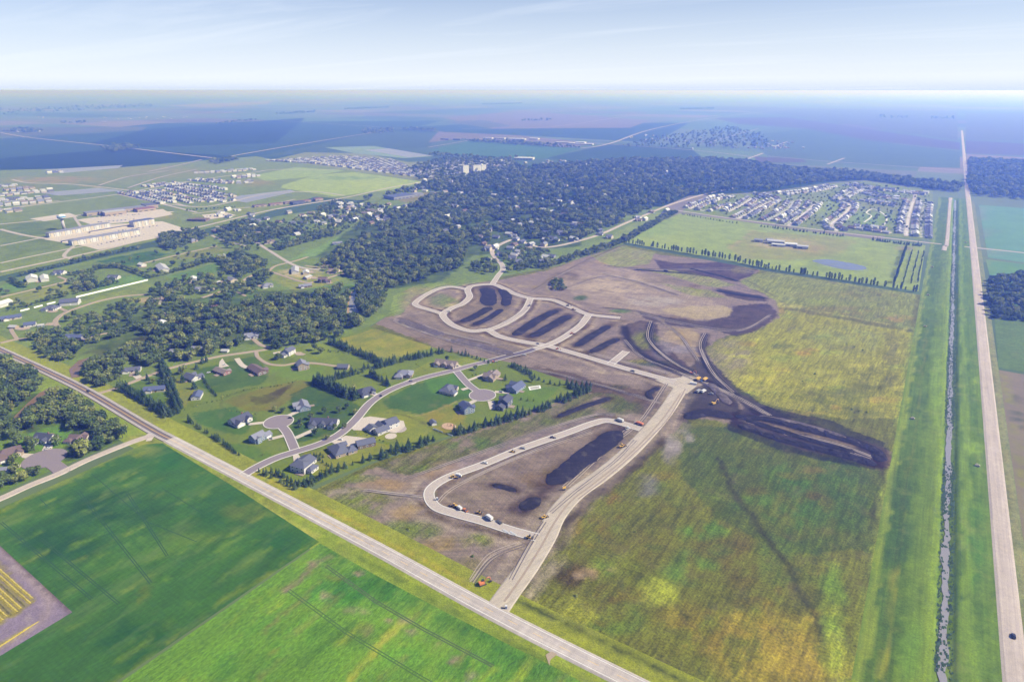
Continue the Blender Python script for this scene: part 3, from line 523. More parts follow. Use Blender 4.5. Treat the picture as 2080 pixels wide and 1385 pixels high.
    b(900, 960, 50, 20, (170, 142, 122), .7, .7), b(780, 985, 50, 14, (176, 150, 126), .8, .6), b(720, 970, 50, 8, (132, 148, 84), .8, .5), b(850, 950, 40, 8, (112, 134, 78), .8, .7), b(720, 1025, 60, 24, (126, 140, 74), .9, .7), b(780, 1010, 40, 12, (130, 138, 84), .8, .7), b(830, 1075, 70, 22, (122, 140, 72), .9, .7), b(960, 1100, 40, 16, (126, 138, 76), .9, .7), b(900, 1105, 50, 16, (160, 140, 104), .8, .7), b(940, 1150, 50, 18, (138, 132, 110), .8, .6), b(830, 1040, 40, 12, (168, 146, 118), .7, .7),
    l((164, 166, 66), 9, .85, .3, 640, 1018, 760, 1085, 900, 1160, 960, 1192), l((62, 84, 42), 3, .85, .6, 650, 1012, 760, 1075, 860, 1125, 900, 1150), l((186, 178, 150), 4, .7, .2, 660, 1000, 740, 996, 800, 1004, 850, 1015), b(690, 998, 30, 6, (158, 148, 150), .8, .3), l((165, 150, 156), 10, .8, .2, 800, 1010, 860, 1010, 870, 980, 960, 940),
    p((140, 126, 130), .8, .2, 885, 1000, 930, 970, 1060, 925, 1200, 872, 1290, 878, 1250, 930, 1110, 1050, 1080, 1078, 990, 1050, 900, 1025), b(1130, 960, 30, 14, (134, 120, 82), .8, .6), b(1090, 975, 35, 16, (150, 128, 116), .7, .5), b(960, 1010, 50, 14, (150, 138, 132), .7, .5), b(1030, 1030, 30, 12, (112, 100, 112), .8, .3), l((176, 160, 150), 5, .7, .1, 1140, 1050, 1180, 1000, 1260, 935, 1290, 895),
    *heap_ops(), l((196, 182, 168), 24, .6, .6, *STREETS[-1]), l((78, 74, 92), 9, .9, .3, 1345, 890, 1300, 940, 1230, 995, 1180, 1030, 1150, 1075, 1140, 1110), b(1050, 1170, 40, 16, (150, 138, 140), .8, .4), b(990, 1170, 30, 10, (140, 132, 134), .8, .4),
    p((146, 136, 146), .8, .2, 760, 655, 850, 650, 900, 690, 1040, 722, 1080, 712, 1000, 690, 900, 650, 850, 625), b(840, 615, 30, 20, (172, 156, 156), .7, .4), b(895, 610, 26, 14, (128, 142, 132), .9, .3), b(915, 615, 20, 10, (140, 160, 96), .7, .5), b(925, 620, 20, 5, (196, 182, 160), .8), b(960, 632, 40, 20, (138, 128, 140), .8, .3), b(1005, 630, 40, 30, (152, 142, 146), .7, .3),
    l((188, 174, 172), 3, .8, 0, 800, 648, 830, 664, 920, 692, 1030, 722), l((186, 172, 170), 3, .7, 0, 800, 648, 815, 640, 860, 634), b(1150, 560, 30, 10, (104, 100, 122), .7, .5), l((132, 124, 136), 5, .8, 0, 1080, 590, 1130, 560, 1180, 534, 1260, 500), b(1180, 605, 18, 6, (90, 118, 96), .95), b(1260, 632, 22, 4, (104, 132, 92), .9), l((176, 168, 158), 3, .8, 0, 1115, 590, 1112, 580, 1130, 572),
    l((72, 80, 58), 5, .9, .1, 1455, 930, 1500, 1010, 1570, 1105, 1640, 1225, 1668, 1300), l((84, 92, 60), 4, .6, .3, 1280, 1160, 1340, 1205, 1400, 1250),
    b(1560, 1330, 110, 60, (176, 160, 48), .5, .7), b(1650, 1350, 80, 40, (184, 164, 42), .6, .6), b(1340, 1205, 40, 24, (182, 190, 52), .6, .8), b(1420, 1080, 50, 20, (106, 148, 68), .5, 1.0), b(1410, 1160, 45, 30, (112, 150, 60), .5, 1.0), b(1690, 1300, 26, 80, (160, 186, 50), .6, .6)])

# ---- right-of-way of the highway, both sides
HWC = [(-1500, 268)] + W(-260, 588, -120, 655, 0, 711, 100, 757, 180, 797, 300, 868, 345, 892, 480, 963, 760, 1111, 1000, 1243, 1255, 1372) + [(0, 251.6), (85.5, 252)]
def side(a, c_, x0=-1e9, x1=1e9):                      # band of the right-of-way between two offsets from the centre line
    A, B = ribbon_pts([q for q in HWC if x0 <= q[0] <= x1], a, c_, True); return [(v.x, v.y) for v in A] + [(v.x, v.y) for v in reversed(B)]
def along_hw(o_, x0, x1):
    A, _ = ribbon_pts([q for q in HWC if x0 - 60 <= q[0] <= x1 + 60], o_, 0, True); return [(v.x, v.y) for v in A if x0 <= v.x <= x1]
sheet('verge', side(-3, -27, -1600), TC((146, 166, 72), 700, 1100), M_GRASS, res=4, warp=2, seed=21, ops=[
    ('l', along_hw(-13, -330, 140), 4, tone((98, 122, 50), .4), .8, .6), ('l', along_hw(-8, -600, 140), 3, tone((168, 178, 92), .4), .7, .3), ('l', along_hw(-18, -580, -322), 7, tone((190, 182, 110), .45), .8, .3), ('l', along_hw(-11, -580, -330), 4, tone((130, 128, 86), .45), .7, .3), ('l', along_hw(-21, -310, 120), 6, tone((160, 184, 70), .4), .7, .3)])
sheet('verge', side(22, 3), TC((158, 166, 76), 800, 1110), M_GRASS, res=4, warp=2, seed=22, ops=[
    ('l', along_hw(17, -330, -200), 4, tone((84, 100, 42), .4), .8, .7), ('l', along_hw(17, -170, 20), 4, tone((66, 82, 38), .35), .85, .6), ('l', along_hw(10, -450, -190), 3, tone((190, 172, 84), .4), .7, .3), ('l', along_hw(15, -500, -410), 3, tone((66, 78, 50), .45), .8, .5)])
# ---- crops in the foreground
sheet('bean_field', W(-160, 1100, 0, 1032, 160, 962, 292, 902, 330, 900, 470, 985, 648, 1100) + [(-322.5, 20), (-900, 20), (-900, 110)], TC((74, 120, 62), 250, 1120), M_CROP, res=4, warp=6, seed=31, ops=[
    b(330, 930, 40, 26, (58, 120, 58), .8, .4), b(440, 1030, 70, 40, (62, 112, 50), .8, .8), b(250, 1150, 120, 26, (84, 130, 54), .7, 1.2), b(330, 1110, 90, 20, (100, 142, 56), .6, 1.4), b(150, 1240, 90, 26, (84, 122, 52), .7, 1.0), b(380, 1090, 70, 14, (110, 140, 60), .6, 1.3), b(300, 1300, 140, 50, (48, 98, 54), .7, .8),
    b(40, 1050, 70, 20, (96, 136, 84), .5, 1.2), b(500, 1040, 50, 20, (128, 140, 76), .5, 1.3), b(120, 1100, 90, 50, (34, 88, 66), .7, .4), b(240, 1030, 120, 40, (34, 86, 64), .7, .4), b(560, 1100, 60, 24, (42, 98, 56), .7, .3), ('l', [(-322.6, 60), (-322.6, 236)], 3, tone((150, 164, 66), .4), .7, .3), l((160, 168, 84), 7, .8, .3, 0, 1034, 160, 964, 292, 904), b(300, 918, 40, 12, (150, 160, 80), .7, .6), *[('l', [(x_, y_), (x_ + random.uniform(-3, 3), y_ + random.uniform(15, 60))], random.uniform(2, 5), tone(random.choice([(126, 154, 86), (112, 146, 76), (142, 160, 92), (56, 104, 60)]), .4), random.uniform(.25, .6), 1.2) for x_, y_ in [(random.uniform(-640, -330), random.uniform(80, 215)) for _ in range(90)]], l((120, 128, 84), 4, .5, 1, 240, 1232, 290, 1222, 310, 1190)])
sheet('young_crop_field', W(650, 1103, 760, 1166, 900, 1240, 1040, 1312, 1130, 1356) + [(160, 228), (160, -60), (-321.2, -60)], TC((116, 160, 44), 800, 1260), M_CROP2, res=3, warp=5, seed=33, ops=[
    l((70, 122, 46), 24, .8, .4, 700, 1120, 860, 1210, 1000, 1290, 1120, 1350), b(680, 1210, 70, 30, (98, 160, 34), .8, .6), b(600, 1290, 120, 50, (104, 158, 34), .8, .6), b(480, 1350, 90, 40, (98, 150, 34), .8, .6), b(830, 1330, 70, 26, (112, 166, 36), .7, .6), b(960, 1350, 70, 30, (86, 146, 42), .7, .6),
    b(700, 1290, 70, 30, (92, 128, 54), .6, 1.2), b(740, 1200, 90, 30, (60, 122, 44), .7, .5), b(662, 1215, 12, 8, (158, 140, 134), .95, .8), b(718, 1238, 22, 6, (162, 146, 134), .9, 1), b(745, 1240, 12, 9, (172, 152, 148), .95, .7), b(795, 1258, 7, 5, (160, 146, 120), .9, .8), b(833, 1284, 14, 10, (160, 146, 134), .9, 1), b(852, 1302, 8, 4, (160, 146, 134), .9, .8), b(886, 1308, 8, 4, (160, 146, 134), .9, .8),
    b(918, 1342, 14, 8, (140, 136, 112), .8, 1.2), b(955, 1370, 16, 12, (140, 130, 116), .85, 1.2), b(752, 1284, 16, 16, (140, 140, 112), .7, 1.4), b(642, 1146, 14, 8, (150, 130, 132), .95, .3), l((146, 130, 124), 5, .85, .2, 640, 1148, 620, 1165, 580, 1200), l((146, 132, 124), 4, .8, .2, 650, 1142, 672, 1128), b(826, 1253, 12, 6, (146, 132, 128), .9, .4),
    l((180, 178, 92), 4, .5, .5, 815, 1262, 780, 1310, 740, 1350, 720, 1385), l((120, 150, 60), 8, .6, .5, 620, 1240, 560, 1290, 500, 1340), b(730, 1164, 14, 6, (150, 140, 130), .8, 1), *[('l', [(x_, y_), (x_ + random.uniform(-2, 2), y_ + random.uniform(15, 60))], random.uniform(1.5, 4), tone(random.choice([(150, 182, 56), (96, 140, 50), (168, 182, 80), (84, 128, 50), (140, 136, 100)]), .35), random.uniform(.25, .6), 1.2) for x_, y_ in [(random.uniform(-315, -60), random.uniform(90, 215)) for _ in range(110)]], b(688, 1172, 20, 5, (130, 135, 100), .7, 1.2), *[b(x_, y_, rx_, ry_, (166, 150, 140), .9, .35) for x_, y_, rx_, ry_ in ((662, 1215, 11, 7), (712, 1240, 16, 4), (726, 1234, 10, 4), (745, 1241, 9, 8), (795, 1258, 5, 4), (833, 1284, 12, 7), (852, 1302, 6, 3), (886, 1308, 6, 3), (642, 1146, 15, 8), (826, 1253, 12, 6), (955, 1368, 12, 9), (916, 1342, 10, 5), (730, 1165, 9, 4))], l((150, 134, 128), 4, .8, .2, 640, 1150, 618, 1168, 580, 1202), l((196, 186, 104), 4, .5, .5, 815, 1262, 780, 1310, 740, 1350, 720, 1385)])
ribbon('tyre_track', W(584, 1200, 700, 1285, 850, 1375, 880, 1392), 0.7, plain('crushed_crop', tone((84, 116, 52)), 1, .2), sm=False)
ribbon('tyre_track', W(588, 1196, 704, 1281, 854, 1371, 884, 1388), 0.7, plain('crushed_crop', tone((84, 116, 52)), 1, .2), sm=False)
for q in ((660, 1150, 760, 1222, 860, 1280, 1000, 1354), (664, 1147, 764, 1219, 864, 1277, 1004, 1351)):
    ribbon('tyre_track', W(*q), 0.9, MATS.setdefault('crush', plain('crushed_crop', tone((92, 112, 66)), 1, .2)), sm=False)
MATS['row'] = plain('sprayer_track', tone((50, 90, 54)), 1, .2)
for q in ((0, 1062, 185, 1218), (4, 1059, 189, 1215), (82, 1096, 240, 1228), (86, 1093, 244, 1225), (158, 1000, 305, 1186), (162, 997, 309, 1183), (255, 1000, 338, 1130), (259, 998, 342, 1128), (186, 962, 300, 1060, 400, 1100), (330, 992, 410, 1042), (80, 1012, 96, 1027)):
    ribbon('tyre_track', W(*q), 0.55, MATS['row'], sm=False)
# ---- crop trial plot in the corner of the bean field
sheet('bare_soil', W(-140, 1010, 0, 1108, 147, 1243, 0, 1332, -140, 1420), tone((150, 134, 152)), M_SOIL, res=3, warp=1, seed=41, ops=[p((158, 150, 96), .9, .2, -140, 1040, 0, 1144, 74, 1222, 0, 1268, -140, 1350), p((170, 164, 90), .8, .2, -60, 1350, 0, 1302, 66, 1266, 70, 1276, 0, 1322), l((176, 160, 166), 5, .7, 0, -60, 1070, 60, 1175, 100, 1230, 60, 1280, -60, 1345), l((110, 98, 118), 3, .8, 0, -20, 1092, 60, 1160, 145, 1240)])
# ---- drainage canal between its banks, gravel road, fields on its far side
M_BANK = ground_mat('bank_grass', [(0.03, 0.22), (0.2, 0.3), (0.9, 0.5)], tint=[((0.2, 0.22, 0.05), 0.04, 0.55, 0.72, 0.35)], streak=[(0.5, 0.35, R(90), 0.04)])
def bank(X, Y):
    h = np.interp(X, [14, 22, 30, 40, 50.5, 53.5, 60.5, 63.5, 72, 82], [0, 0.2, 0.3, 0.7, 1.5, 0.05, 0.05, 1.6, 0.6, 0.1])
    return h * np.clip((2330 - Y) / 60, 0, 1)
BANK_OPS = [('p', [(14.5, 0), (21, 0), (21, 2400), (14.5, 2400)], tone((150, 168, 60), .55), .9, .2), ('p', [(21, 200), (36, 200), (37, 2400), (21, 2400)], tone((92, 122, 84), .55), .85, .5),
    ('p', [(36, 200), (44, 200), (44, 2400), (37, 2400)], tone((120, 148, 76), .55), .9, .3), ('p', [(44, 200), (52, 200), (52, 2400), (44, 2400)], tone((138, 164, 70), .55), .9, .2), ('p', [(61.5, 200), (66, 200), (66, 2400), (61.5, 2400)], tone((90, 122, 66), .55), .9, .2),
    ('p', [(66, 200), (72, 200), (72, 2400), (66, 2400)], tone((126, 156, 68), .55), .85, .3), ('p', [(72, 200), (78, 200), (78, 2400), (72, 2400)], tone((96, 130, 78), .55), .85, .6), ('l', [(30, 300), (29, 1000)], 1.6, tone((128, 140, 92), .55), .7, .2),
    b(1745, 1330, 0.1, 0.1, (0, 0, 0), 0), ('l', [(28.5, 330), (29.5, 430)], 3, tone((160, 162, 92), .55), .8, .2), b(1940, 1330, 60, 80, (122, 152, 40), .7, .6), b(1850, 1330, 24, 70, (120, 160, 44), .7, .5), b(1985, 1100, 20, 100, (84, 132, 58), .6, .6),
    b(1990, 780, 14, 30, (150, 182, 60), .7, .5), b(1975, 910, 30, 12, (150, 182, 60), .7, .6), b(1900, 780, 12, 90, (150, 184, 60), .7, .4), b(1820, 1100, 26, 60, (52, 92, 92), .6, .2), b(1830, 1000, 26, 50, (54, 90, 84), .6, .2), b(1800, 1250, 24, 60, (62, 104, 76), .6, .3),
    ('l', [(84.5, 200), (84.5, 2300)], 3, tone((92, 128, 66), .55), .7, .2)]
X0, X1 = 14.2, 85.6
ys = [262.0]
while ys[-1] < 2345: ys.append(ys[-1] + max(3.0, ys[-1] * 0.012))
xs = sorted(set([X0, 18, 21, 24, 28, 30, 32, 36, 40, 44, 47, 50.5, 52, 53.5, 57, 60.5, 62, 63.5, 66, 69, 72, 75, 78, 82, X1]))
gx, gy = np.meshgrid(np.array(xs), np.array(ys)); bx, by = gx.ravel(), gy.ravel()
vz = 0.03 + bank(bx, by) + np.where((bx > 44) & (bx < 70), 0.25 * fbm(bx / 5, by / 5, 4) , 0)
nx = len(xs); fsb = [(j * nx + i, j * nx + i + 1, (j + 1) * nx + i + 1, (j + 1) * nx + i) for j in range(len(ys) - 1) for i in range(nx - 1)]
me = bpy.data.meshes.new('canal_bank'); me.from_pydata(np.column_stack([bx, by, vz]).tolist(), [], fsb)
Cb = paint(bx, by, tone((112, 142, 72), .55), BANK_OPS, 3.0, 61)
ca = me.color_attributes.new('Col', 'FLOAT_COLOR', 'POINT'); ca.data.foreach_set('color', np.column_stack([np.clip(Cb, .004, .9), np.ones(len(Cb))]).astype(np.float32).ravel())
me.materials.append(M_BANK); me.polygons.foreach_set('use_smooth', [True] * len(me.polygons)); tag(link('canal_bank', me), kind='structure')
# the water itself: wavering edges
wv_, wf_ = [], []
yy = 263.0; i = 0
while yy < 2320:
    a = 54.5 + 2.2 * float(fbm(np.array([yy / 11]), np.array([3.0]), 5)[0]) * 2; c = 58.6 + 2.2 * float(fbm(np.array([yy / 9]), np.array([9.0]), 6)[0]) * 2
    wv_ += [(a, yy, 0.45), (c, yy, 0.45)]
    if i: wf_.append((2 * i - 2, 2 * i - 1, 2 * i + 1, 2 * i))
    i += 1; yy += max(3.0, yy * 0.01)
tag(mesh('canal_water', wv_, wf_, M_WATER), kind='structure')
ZR = 0.55                                            # height of the road crowns above the plain
sheet('roadside_grass', [(94.5, 150), (103, 150), (103, 2300), (94.5, 2300)], tone((142, 150, 92)), M_GRASS, res=4, warp=1.5, seed=62, ops=[('l', [(100, 150), (100, 1300)], 3, tone((168, 160, 104)), .7, .3), ('l', [(97, 500), (97, 900)], 2, tone((120, 110, 70)), .6, .3)])
sheet('stubble_field', [(103, 300), (600, 300), (600, 872), (103, 872)], tone((146, 138, 140), .8), M_FIELD, res=8, warp=6, seed=63, ops=[('p', [(118, 300), (600, 300), (600, 870), (128, 870)], tone((140, 134, 142), .8), .9, .2), ('p', [(133, 640), (600, 640), (600, 870), (139, 870)], tone((80, 138, 110), .9), .95, .1), ('l', [(108, 300), (108, 862)], 6, tone((150, 156, 100), .8), .8, .2), ('l', [(114, 720), (113, 800)], 3, tone((70, 96, 80), .8), .8, .2)])
sheet('bean_field', [(112, 1160), (700, 1160), (700, 1440), (108, 1492)], tone((116, 162, 150), 1.3), M_FIELD, res=20, warp=4, seed=64, ops=[('b', 2000, 540, 8, 40, tone((150, 170, 140), 1.3), .7, .3)])
sheet('bean_field', [(112, 1512), (900, 1400), (900, 2240), (112, 2240)], tone((120, 166, 170), 1.8), M_FIELD, res=30, warp=8, seed=65, ops=[('p', [(112, 1480), (124, 1480), (130, 2240), (112, 2240)], tone((142, 160, 178), 1.8), .8, .2)])
sheet('farmyard_grass', [(103, 880), (600, 880), (600, 1156), (108, 1156)], tone((110, 140, 110), 1.0), M_GRASS, res=8, warp=4, seed=66, ops=[('b', 2070, 615, 30, 6, tone((190, 175, 165), 1.1), .7, .5)])
# ---- the green north of the windbreak, the works yard and its pond
sheet('hay_field', W(1215, 497, 1268, 488, 1380, 434, 1480, 446, 1640, 470, 1880, 499, 1866, 592, 1560, 545, 1265, 492), TC((158, 178, 118), 1400, 490), M_GRASS, res=9, warp=7, seed=67, ops=[
    b(1300, 470, 70, 16, (150, 178, 128), .7, .5), b(1350, 490, 60, 14, (172, 188, 124), .7, .6), b(1330, 450, 50, 8, (140, 170, 130), .7, .6), p((160, 162, 150), .9, .2, 1480, 500, 1530, 470, 1680, 480, 1740, 490, 1700, 520, 1600, 530, 1500, 525), b(1590, 495, 60, 12, (196, 182, 172), .85, .5), l((190, 176, 168), 3, .8, 0, 1480, 508, 1530, 468), b(1650, 505, 40, 8, (172, 160, 156), .8, .3),
    b(1760, 520, 70, 14, (160, 178, 128), .8, .4), b(1680, 545, 90, 10, (150, 172, 120), .8, .3), b(1840, 505, 20, 5, (150, 146, 160), .8), b(1700, 530, 70, 14, (146, 166, 122), .7, .4), b(1580, 535, 60, 8, (168, 186, 118), .7)])
sheet('pond', smooth(W(1650, 529, 1665, 527, 1690, 528, 1730, 535, 1757, 542, 1755, 548, 1720, 548, 1680, 540, 1650, 531), 5), (0, 0, 0), M_POND)
sheet('suburb_ground', W(1385, 432, 1400, 412, 1480, 395, 1560, 392, 1700, 372, 1760, 368, 1895, 388, 1893, 488, 1640, 467, 1480, 443), TC((140, 160, 158), 1650, 430), M_GRASS, res=12, warp=6, seed=68, ops=[
    b(1560, 420, 40, 14, (170, 170, 175), .7, .6), b(1650, 405, 50, 12, (150, 165, 165), .7, .6), b(1680, 420, 30, 20, (150, 172, 150), .8), b(1770, 445, 45, 18, (140, 170, 130), .9), b(1860, 430, 20, 40, (150, 160, 175), .7), b(1450, 425, 40, 8, (130, 155, 150), .7), b(1780, 415, 60, 20, (150, 160, 170), .6, .5)])
_z[0] += 0.02
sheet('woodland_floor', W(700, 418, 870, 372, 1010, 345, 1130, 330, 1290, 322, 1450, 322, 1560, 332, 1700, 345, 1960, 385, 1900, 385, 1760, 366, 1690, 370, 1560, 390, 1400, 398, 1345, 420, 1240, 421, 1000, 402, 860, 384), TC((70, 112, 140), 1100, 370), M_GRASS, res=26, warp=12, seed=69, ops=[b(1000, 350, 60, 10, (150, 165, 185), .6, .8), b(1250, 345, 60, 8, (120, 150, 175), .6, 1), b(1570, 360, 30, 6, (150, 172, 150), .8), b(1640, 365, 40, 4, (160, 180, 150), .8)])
_z[0] += 0.02
sheet('town_ground', W(540, 328, 620, 310, 740, 312, 830, 330, 960, 322, 1040, 325, 1060, 345, 960, 372, 860, 368, 700, 345, 600, 338), TC((150, 165, 180), 780, 335), M_GRASS, res=30, warp=8, seed=70, ops=[b(760, 338, 80, 12, (165, 175, 190), .6, .8), b(960, 350, 60, 14, (120, 145, 165), .6, .8)])
# ---- creeks
sheet('creek', W(20, 862, 30, 845, 55, 820, 80, 798, 105, 786, 118, 790, 95, 805, 70, 828, 45, 860), (0, 0, 0), M_MUD)
sheet('creek', W(145, 768, 140, 750, 160, 732, 200, 722, 205, 726, 170, 738, 160, 755, 162, 766), (0, 0, 0), M_MUD)
sheet('river', W(708, 640, 709, 612, 716, 594, 725, 592, 722, 612, 730, 640), (0, 0, 0), M_WATER)
sheet('mud_bank', W(704, 644, 706, 612, 714, 592, 716, 594, 709, 612, 709, 642), tone((196, 170, 150), .7), M_SOIL)

# ------------------------------------------------------------------ roads
def road(name, pts, width, mat, z=ZR, kerb=None, thick=0.5, shoulder=0.6):
    o = ribbon(name, pts, width, mat, z=z, thick=thick, shoulder=shoulder)
    if kerb:
        for s in (1, -1):
            k = ribbon('kerb', pts, kerb, M_KERB, z=z + 0.12, off=s * (width / 2 + kerb / 2 - 0.02), thick=0.13, parent=o)
    return o
hw = HWC[:8]; he = HWC[7:]
road('highway', hw, 9.6, M_DARKASPH, thick=.5, shoulder=1.4)
road('highway', he, 9.6, M_HWY, shoulder=1.4)
ribbon('centre_line', hw, 0.45, M_YELLOW, z=ZR + .012)
for s in (1, -1): ribbon('edge_line', hw, 0.3, M_WHITE, z=ZR + .012, off=s * 3.6)
for s in (1, -1): ribbon('road_shoulder', hw, 1.5, M_HWY, z=ZR + .016, off=s * 4.9)
ribbon('centre_line', he[:3], 0.3, M_YELLOW, z=ZR + .012)
for s in (1, -1): ribbon('edge_line', he, 0.22, M_WHITE, z=ZR + .012, off=s * 4.0)
cs = smooth(he, 6)
for i in range(26):                                   # worn dashes of the centre line
    xx = -400 + i * 18.0; ribbon('centre_line', [(x_, float(np.interp(x_, [q[0] for q in cs], [q[1] for q in cs]))) for x_ in (xx, xx + 7)], 0.22, M_YELLOW, z=ZR + .012)
road('gravel_road', [(90.2, 120), (90.2, 800), (90, 1500), (89, 2300), (88, 2900), (88, 6500)], 9.0, M_GRAVEL, shoulder=2)
road('gravel_lane', W(312, 884, 270, 897, 180, 933, 120, 962, 60, 986, 0, 1013, -100, 1052), 7.0, M_GRAVEL, z=ZR - .02)
LOT = ZR - .10
def street(name, pts, width, mat, kerb=.75, z=LOT, thick=.42): return road(name, pts, width, mat, z=z, kerb=kerb, thick=thick)
street('street', W(494, 966, 520, 950, 560, 931, 600, 918, 650, 902, 690, 882, 722, 853, 755, 816, 800, 789, 860, 768, 920, 753, 960, 742, 990, 735), 8.4, M_ASPH)
street('street', W(990, 735, 1030, 724, 1064, 716, 1085, 709), 8.4, M_NEWASPH, z=LOT - .012)
street('street', W(1085, 709, 1110, 702, 1141, 688, 1176, 664, 1190, 648, 1196, 639), 8.6, M_CONC, z=LOT - .02)
def culdesac(cx, cy, r, mouth, mat=M_ASPH):
    x, y = G(cx, cy); mo = W(*mouth); a0 = math.atan2(mo[0][1] - y, mo[0][0] - x)
    street('street', [(x + r * .93 * math.cos(a0), y + r * .93 * math.sin(a0))] + mo, 7.6, mat, z=LOT - .008)
    d = disc('cul_de_sac', x, y, r, mat, z=LOT + .008)
    ring = [(x + r * math.cos(a), y + r * math.sin(a)) for a in np.linspace(a0 + .32, a0 + 2 * math.pi - .32, 40)]
    ribbon('kerb', ring, .75, M_KERB, z=LOT + .12, thick=.13, parent=d, sm=False); return d
culdesac(566, 857, 14, (585, 882, 599, 914)); culdesac(980, 803, 14, (950, 780, 927, 754)); 
x, y = G(91, 932); disc('cul_de_sac', x, y, 17, M_ASPH, z=LOT + .01); road('street', [(x, y)] + W(118, 950, 128, 962), 11, M_ASPH, z=LOT, kerb=None)
# lane with acreage houses
road('lane', W(196, 800, 240, 787, 310, 760, 352, 746, 440, 725, 500, 716, 545, 708, 528, 700, 514, 688), 5.0, M_TRACK, z=LOT)
road('lane', W(520, 714, 524, 726, 545, 739, 575, 742, 600, 738, 640, 738, 690, 745), 4.0, M_TRACK, z=LOT - .006)
# streets of the new site
SITE = LOT - .05
street('street', W(1110, 702, 1180, 722, 1240, 740, 1300, 757, 1372, 776), 8.6, M_CONC, z=SITE)
street('street', W(1240, 740, 1256, 727, 1272, 714), 8.0, M_CONC, z=SITE - .01)
street('street', W(1110, 702, 1060, 694, 1015, 684, 990, 671, 958, 673, 924, 663, 906, 650, 900, 638, 918, 626, 940, 617, 954, 603, 950, 590, 960, 581, 1000, 578, 1023, 586, 1045, 597, 1078, 606, 1123, 610, 1161, 625, 1196, 639, 1260, 646), 8.6, M_CONC, z=SITE - .015)
street('street', W(990, 671, 1012, 664, 1040, 650, 1065, 631, 1078, 606), 8.2, M_CONC, z=SITE - .02)
street('street', W(900, 638, 874, 630, 848, 622, 845, 614, 869, 597, 894, 586, 920, 583, 948, 588), 7.6, M_CONC, z=SITE - .025)
street('street', W(1000, 578, 1012, 560, 1022, 546, 1014, 532, 990, 524), 8, M_CONC, z=SITE - .03)
street('street', W(1092, 1092, 1040, 1078, 985, 1060, 930, 1045, 888, 1031, 872, 1010, 878, 990, 912, 969, 980, 944, 1060, 911, 1150, 880, 1205, 860, 1240, 855, 1302, 872), 7.4, M_CONC, z=SITE - .035)
road('haul_road', W(1400, 765, 1382, 790, 1350, 838, 1310, 885, 1270, 925, 1220, 966, 1168, 1003, 1130, 1046, 1108, 1092, 1072, 1150, 1032, 1205, 1006, 1243), 13.5, M_HAUL, z=SITE - .04, shoulder=1.5)
ribbon('wheel_track', W(1382, 800, 1350, 846, 1310, 892, 1264, 936, 1212, 978, 1160, 1018, 1126, 1062, 1098, 1112, 1060, 1172, 1024, 1222), 1.6, plain('packed_gravel', tone((182, 164, 146)), 1, .2), z=SITE - .02)
ribbon('wheel_track', W(1392, 790, 1360, 846, 1322, 888, 1276, 932, 1224, 976, 1174, 1014), 1.2, plain('packed_gravel', tone((178, 160, 150)), 1, .2), z=SITE - .02)
# ruts left by the earth movers: pairs of wheel tracks along the haul routes and beside the streets
rt_ = random.Random(17); RUTD, RUTL = plain('rut_dark', tone((112, 102, 104)), 1, .25), plain('rut_pale', tone((196, 182, 170)), 1, .2)
for q, n_, jt in (((1270, 662, 1276, 690, 1310, 725, 1370, 752, 1430, 775, 1500, 808, 1560, 840), 5, 7), ((1325, 655, 1318, 690, 1360, 730, 1420, 765), 4, 6), ((1220, 622, 1300, 632, 1350, 655, 1380, 680, 1400, 705, 1420, 735), 4, 5), ((1435, 680, 1425, 710, 1450, 760, 1490, 800), 4, 6), ((1500, 852, 1600, 878, 1700, 902, 1775, 930), 5, 8), ((800, 650, 830, 664, 920, 692, 1030, 722), 3, 4), ((1080, 592, 1130, 562, 1180, 536, 1258, 502), 4, 4), ((1060, 745, 1150, 765, 1260, 795, 1340, 818), 4, 6), ((660, 1000, 740, 996, 800, 1004, 860, 1012), 3, 4), ((820, 975, 900, 945, 1060, 888, 1200, 845, 1250, 842), 4, 5), ((890, 1020, 930, 985, 1060, 925, 1200, 876), 3, 5), ((1120, 1040, 1170, 995, 1250, 935, 1290, 892), 5, 6), ((1040, 1180, 1080, 1110, 1110, 1060), 3, 5), ((960, 1180, 1000, 1130, 1060, 1105), 3, 8), ((1230, 540, 1330, 548, 1480, 545, 1535, 552), 4, 4), ((1290, 632, 1380, 655, 1500, 670, 1565, 640), 4, 6), ((1150, 585, 1230, 560, 1300, 575, 1380, 600), 5, 8), ((860, 660, 900, 676, 1000, 700), 3, 4), ((1130, 680, 1180, 650, 1200, 640), 2, 5), ((1010, 660, 1060, 630, 1075, 612), 2, 6), ((1200, 720, 1260, 735, 1360, 760), 3, 5), ((1345, 780, 1300, 850, 1240, 900, 1150, 985), 3, 10)):
    for k in range(n_):
        ox_, oy_ = rt_.uniform(-jt, jt), rt_.uniform(-jt, jt) * .6; f_ = [v + (ox_ if i % 2 == 0 else oy_) + rt_.uniform(-1.5, 1.5) for i, v in enumerate(q)]; a_ = rt_.randrange(0, max(1, len(q) // 2 - 2)) * 2
        for off_ in (-1.1, 1.1): ribbon('wheel_track', W(*f_[a_:]), rt_.uniform(.45, .8), RUTD if k % 2 else RUTL, z=.40 + .004 * k, off=off_)
